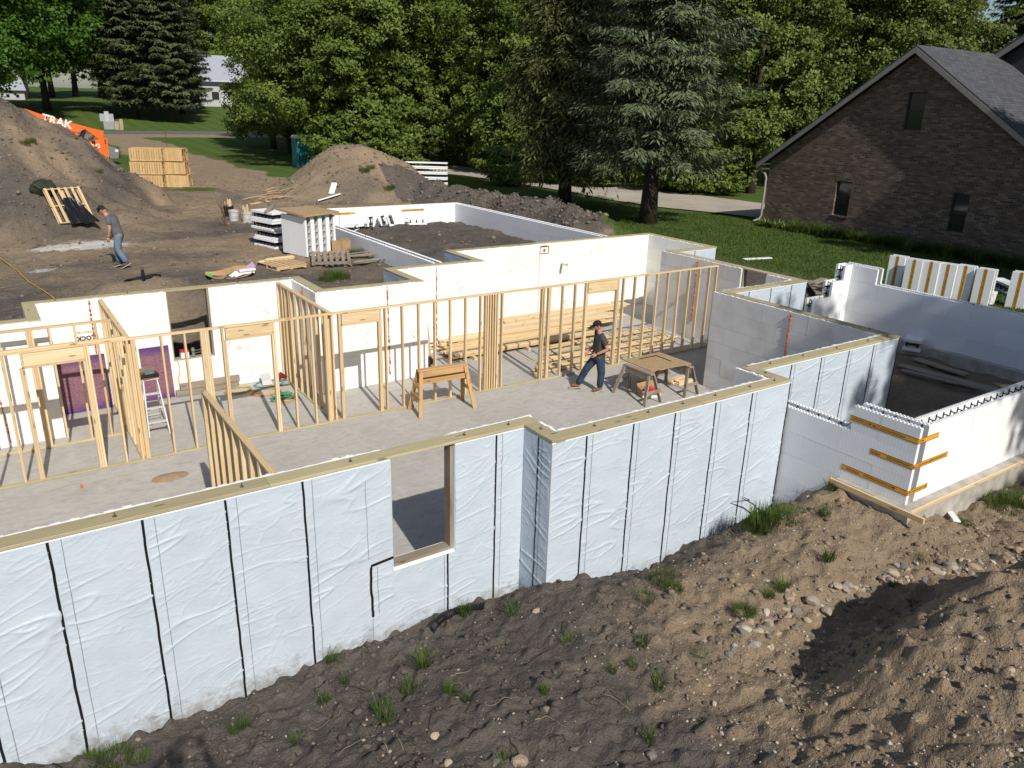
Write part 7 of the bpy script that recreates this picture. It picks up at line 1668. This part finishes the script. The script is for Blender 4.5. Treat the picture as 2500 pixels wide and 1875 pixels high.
# twigs and roots on the topsoil
M_twig = simple('dark_root', (.055,.04,.03), (.03,.023,.018), 12); M_twigl = simple('bleached_twig', (.30,.24,.17), None, 12)
for k in range(70):
    u = rnd.uniform(330, 1560); v = rnd.uniform(1520, 1870)
    p = fz(u, v)
    if p[1] > -7.15 or (p[0] > -8 and p[1] > -7.8): continue
    n = 9; a = rnd.uniform(0, 6.28); L = rnd.uniform(.12, .55); q = [p[:2].copy()]
    for j in range(n-1): a += rnd.gauss(0, .35); q.append(q[-1]+L/n*np.array([math.cos(a), math.sin(a)]))
    q = np.array(q); lift = rnd.uniform(0, .10); z = Hfine(q[:, 0], q[:, 1])+.006+lift*np.sin(np.linspace(0, rnd.choice([1.4, 3.0]), n)); r_ = rnd.uniform(.0025, .007)
    mb = MB(); mb.tube(np.c_[q, z], np.linspace(r_, r_*.4, n), 5); o = mb.build('root_twig', M_twig if rnd.random() < .8 else M_twigl); setp(o, 'thin dark root lying on the topsoil bank', 'twig', 'roots on the topsoil bank')
for a, b, r_ in (((1812,1216),(1864,1250),.012),((1816,1214),(1850,1236),.010),((1807,1290),(1812,1240),.008)):
    A_ = aty(*a, -7.9); B_ = fz(*b); mb = MB(); mb.tube([A_, (A_+B_)/2+np.array([0,0,.02]), B_-np.array([0,0,.05])], [r_*.5, r_, r_], 5); setp(mb.build('dark_stick', M_twig), 'dark bare stick poking up beside the membrane wall', 'stick', 'sticks by the membrane wall')
# corrugated drain pipe, white scrap
pp = [fz(u, v)+np.array([0,0,.03]) for u, v in ((1052,1545),(1062,1528),(1082,1511),(1108,1499),(1143,1490),(1185,1483))]; t = np.linspace(0, 1, 150); tk = np.linspace(0, 1, 6); P_ = np.stack([np.interp(t, tk, np.array(pp)[:, i]) for i in range(3)], -1)
k_ = np.ones(15)/15
for i in range(3): P_[:, i] = np.convolve(np.pad(P_[:, i], 7, mode='edge'), k_, 'valid')
mb = MB(); mb.tube(P_, .05+.006*np.sign(np.sin(np.arange(150)*1.3)), 12); setp(mb.build('drain_pipe', M_black), 'black corrugated drain pipe emerging from the soil by the wall', 'pipe')
A_ = fz(2308,1243); B_ = fz(2335,1280); setp(board('white_scrap', A_+np.array([0,0,.05]), B_+np.array([0,0,.05]), .10, .02, M_foam, None), 'white foam strip dropped on the dark soil by the footing', 'scrap')
# ================================================================== the person taking the picture, up on the dirt bank; only the shadow falls into view
fh = unit(np.array([CAM_R[2][0], CAM_R[2][1]])); bc = CAM_C[:2]-fh*.62
J3 = dict(pelvis=(0,0,.95), chest=(.02,0,1.32), neck=(.05,0,1.52), head=(.10,0,1.66), look=(.95,0,-.3), shL=(.02,.19,1.44), shR=(.02,-.19,1.44), elL=(.22,.36,1.40), wrL=(.42,.17,1.58), elR=(.22,-.36,1.40), wrR=(.42,-.17,1.58),
  hipL=(0,.10,.90), hipR=(0,-.10,.90), knL=(.03,.13,.5), anL=(0,.15,.12), toeL=(.18,.17,.045), knR=(.03,-.13,.5), anR=(0,-.15,.12), toeR=(.18,-.17,.045))
person('person in grey tee and cap holding up a phone on the dirt bank', (bc[0], bc[1], CAM_C[2]-1.72), fh, J3, M_tee2, M_denim, M_boot, False)
mb = MB(); mb.box((bc[0]-.5,bc[1]-.5,CAM_C[2]-1.9),(bc[0]+.5,bc[1]+.5,CAM_C[2]-1.72))
setp(mb.build('timber_platform', M_wthr), 'small timber platform on the dirt bank under the person with the phone', 'platform')
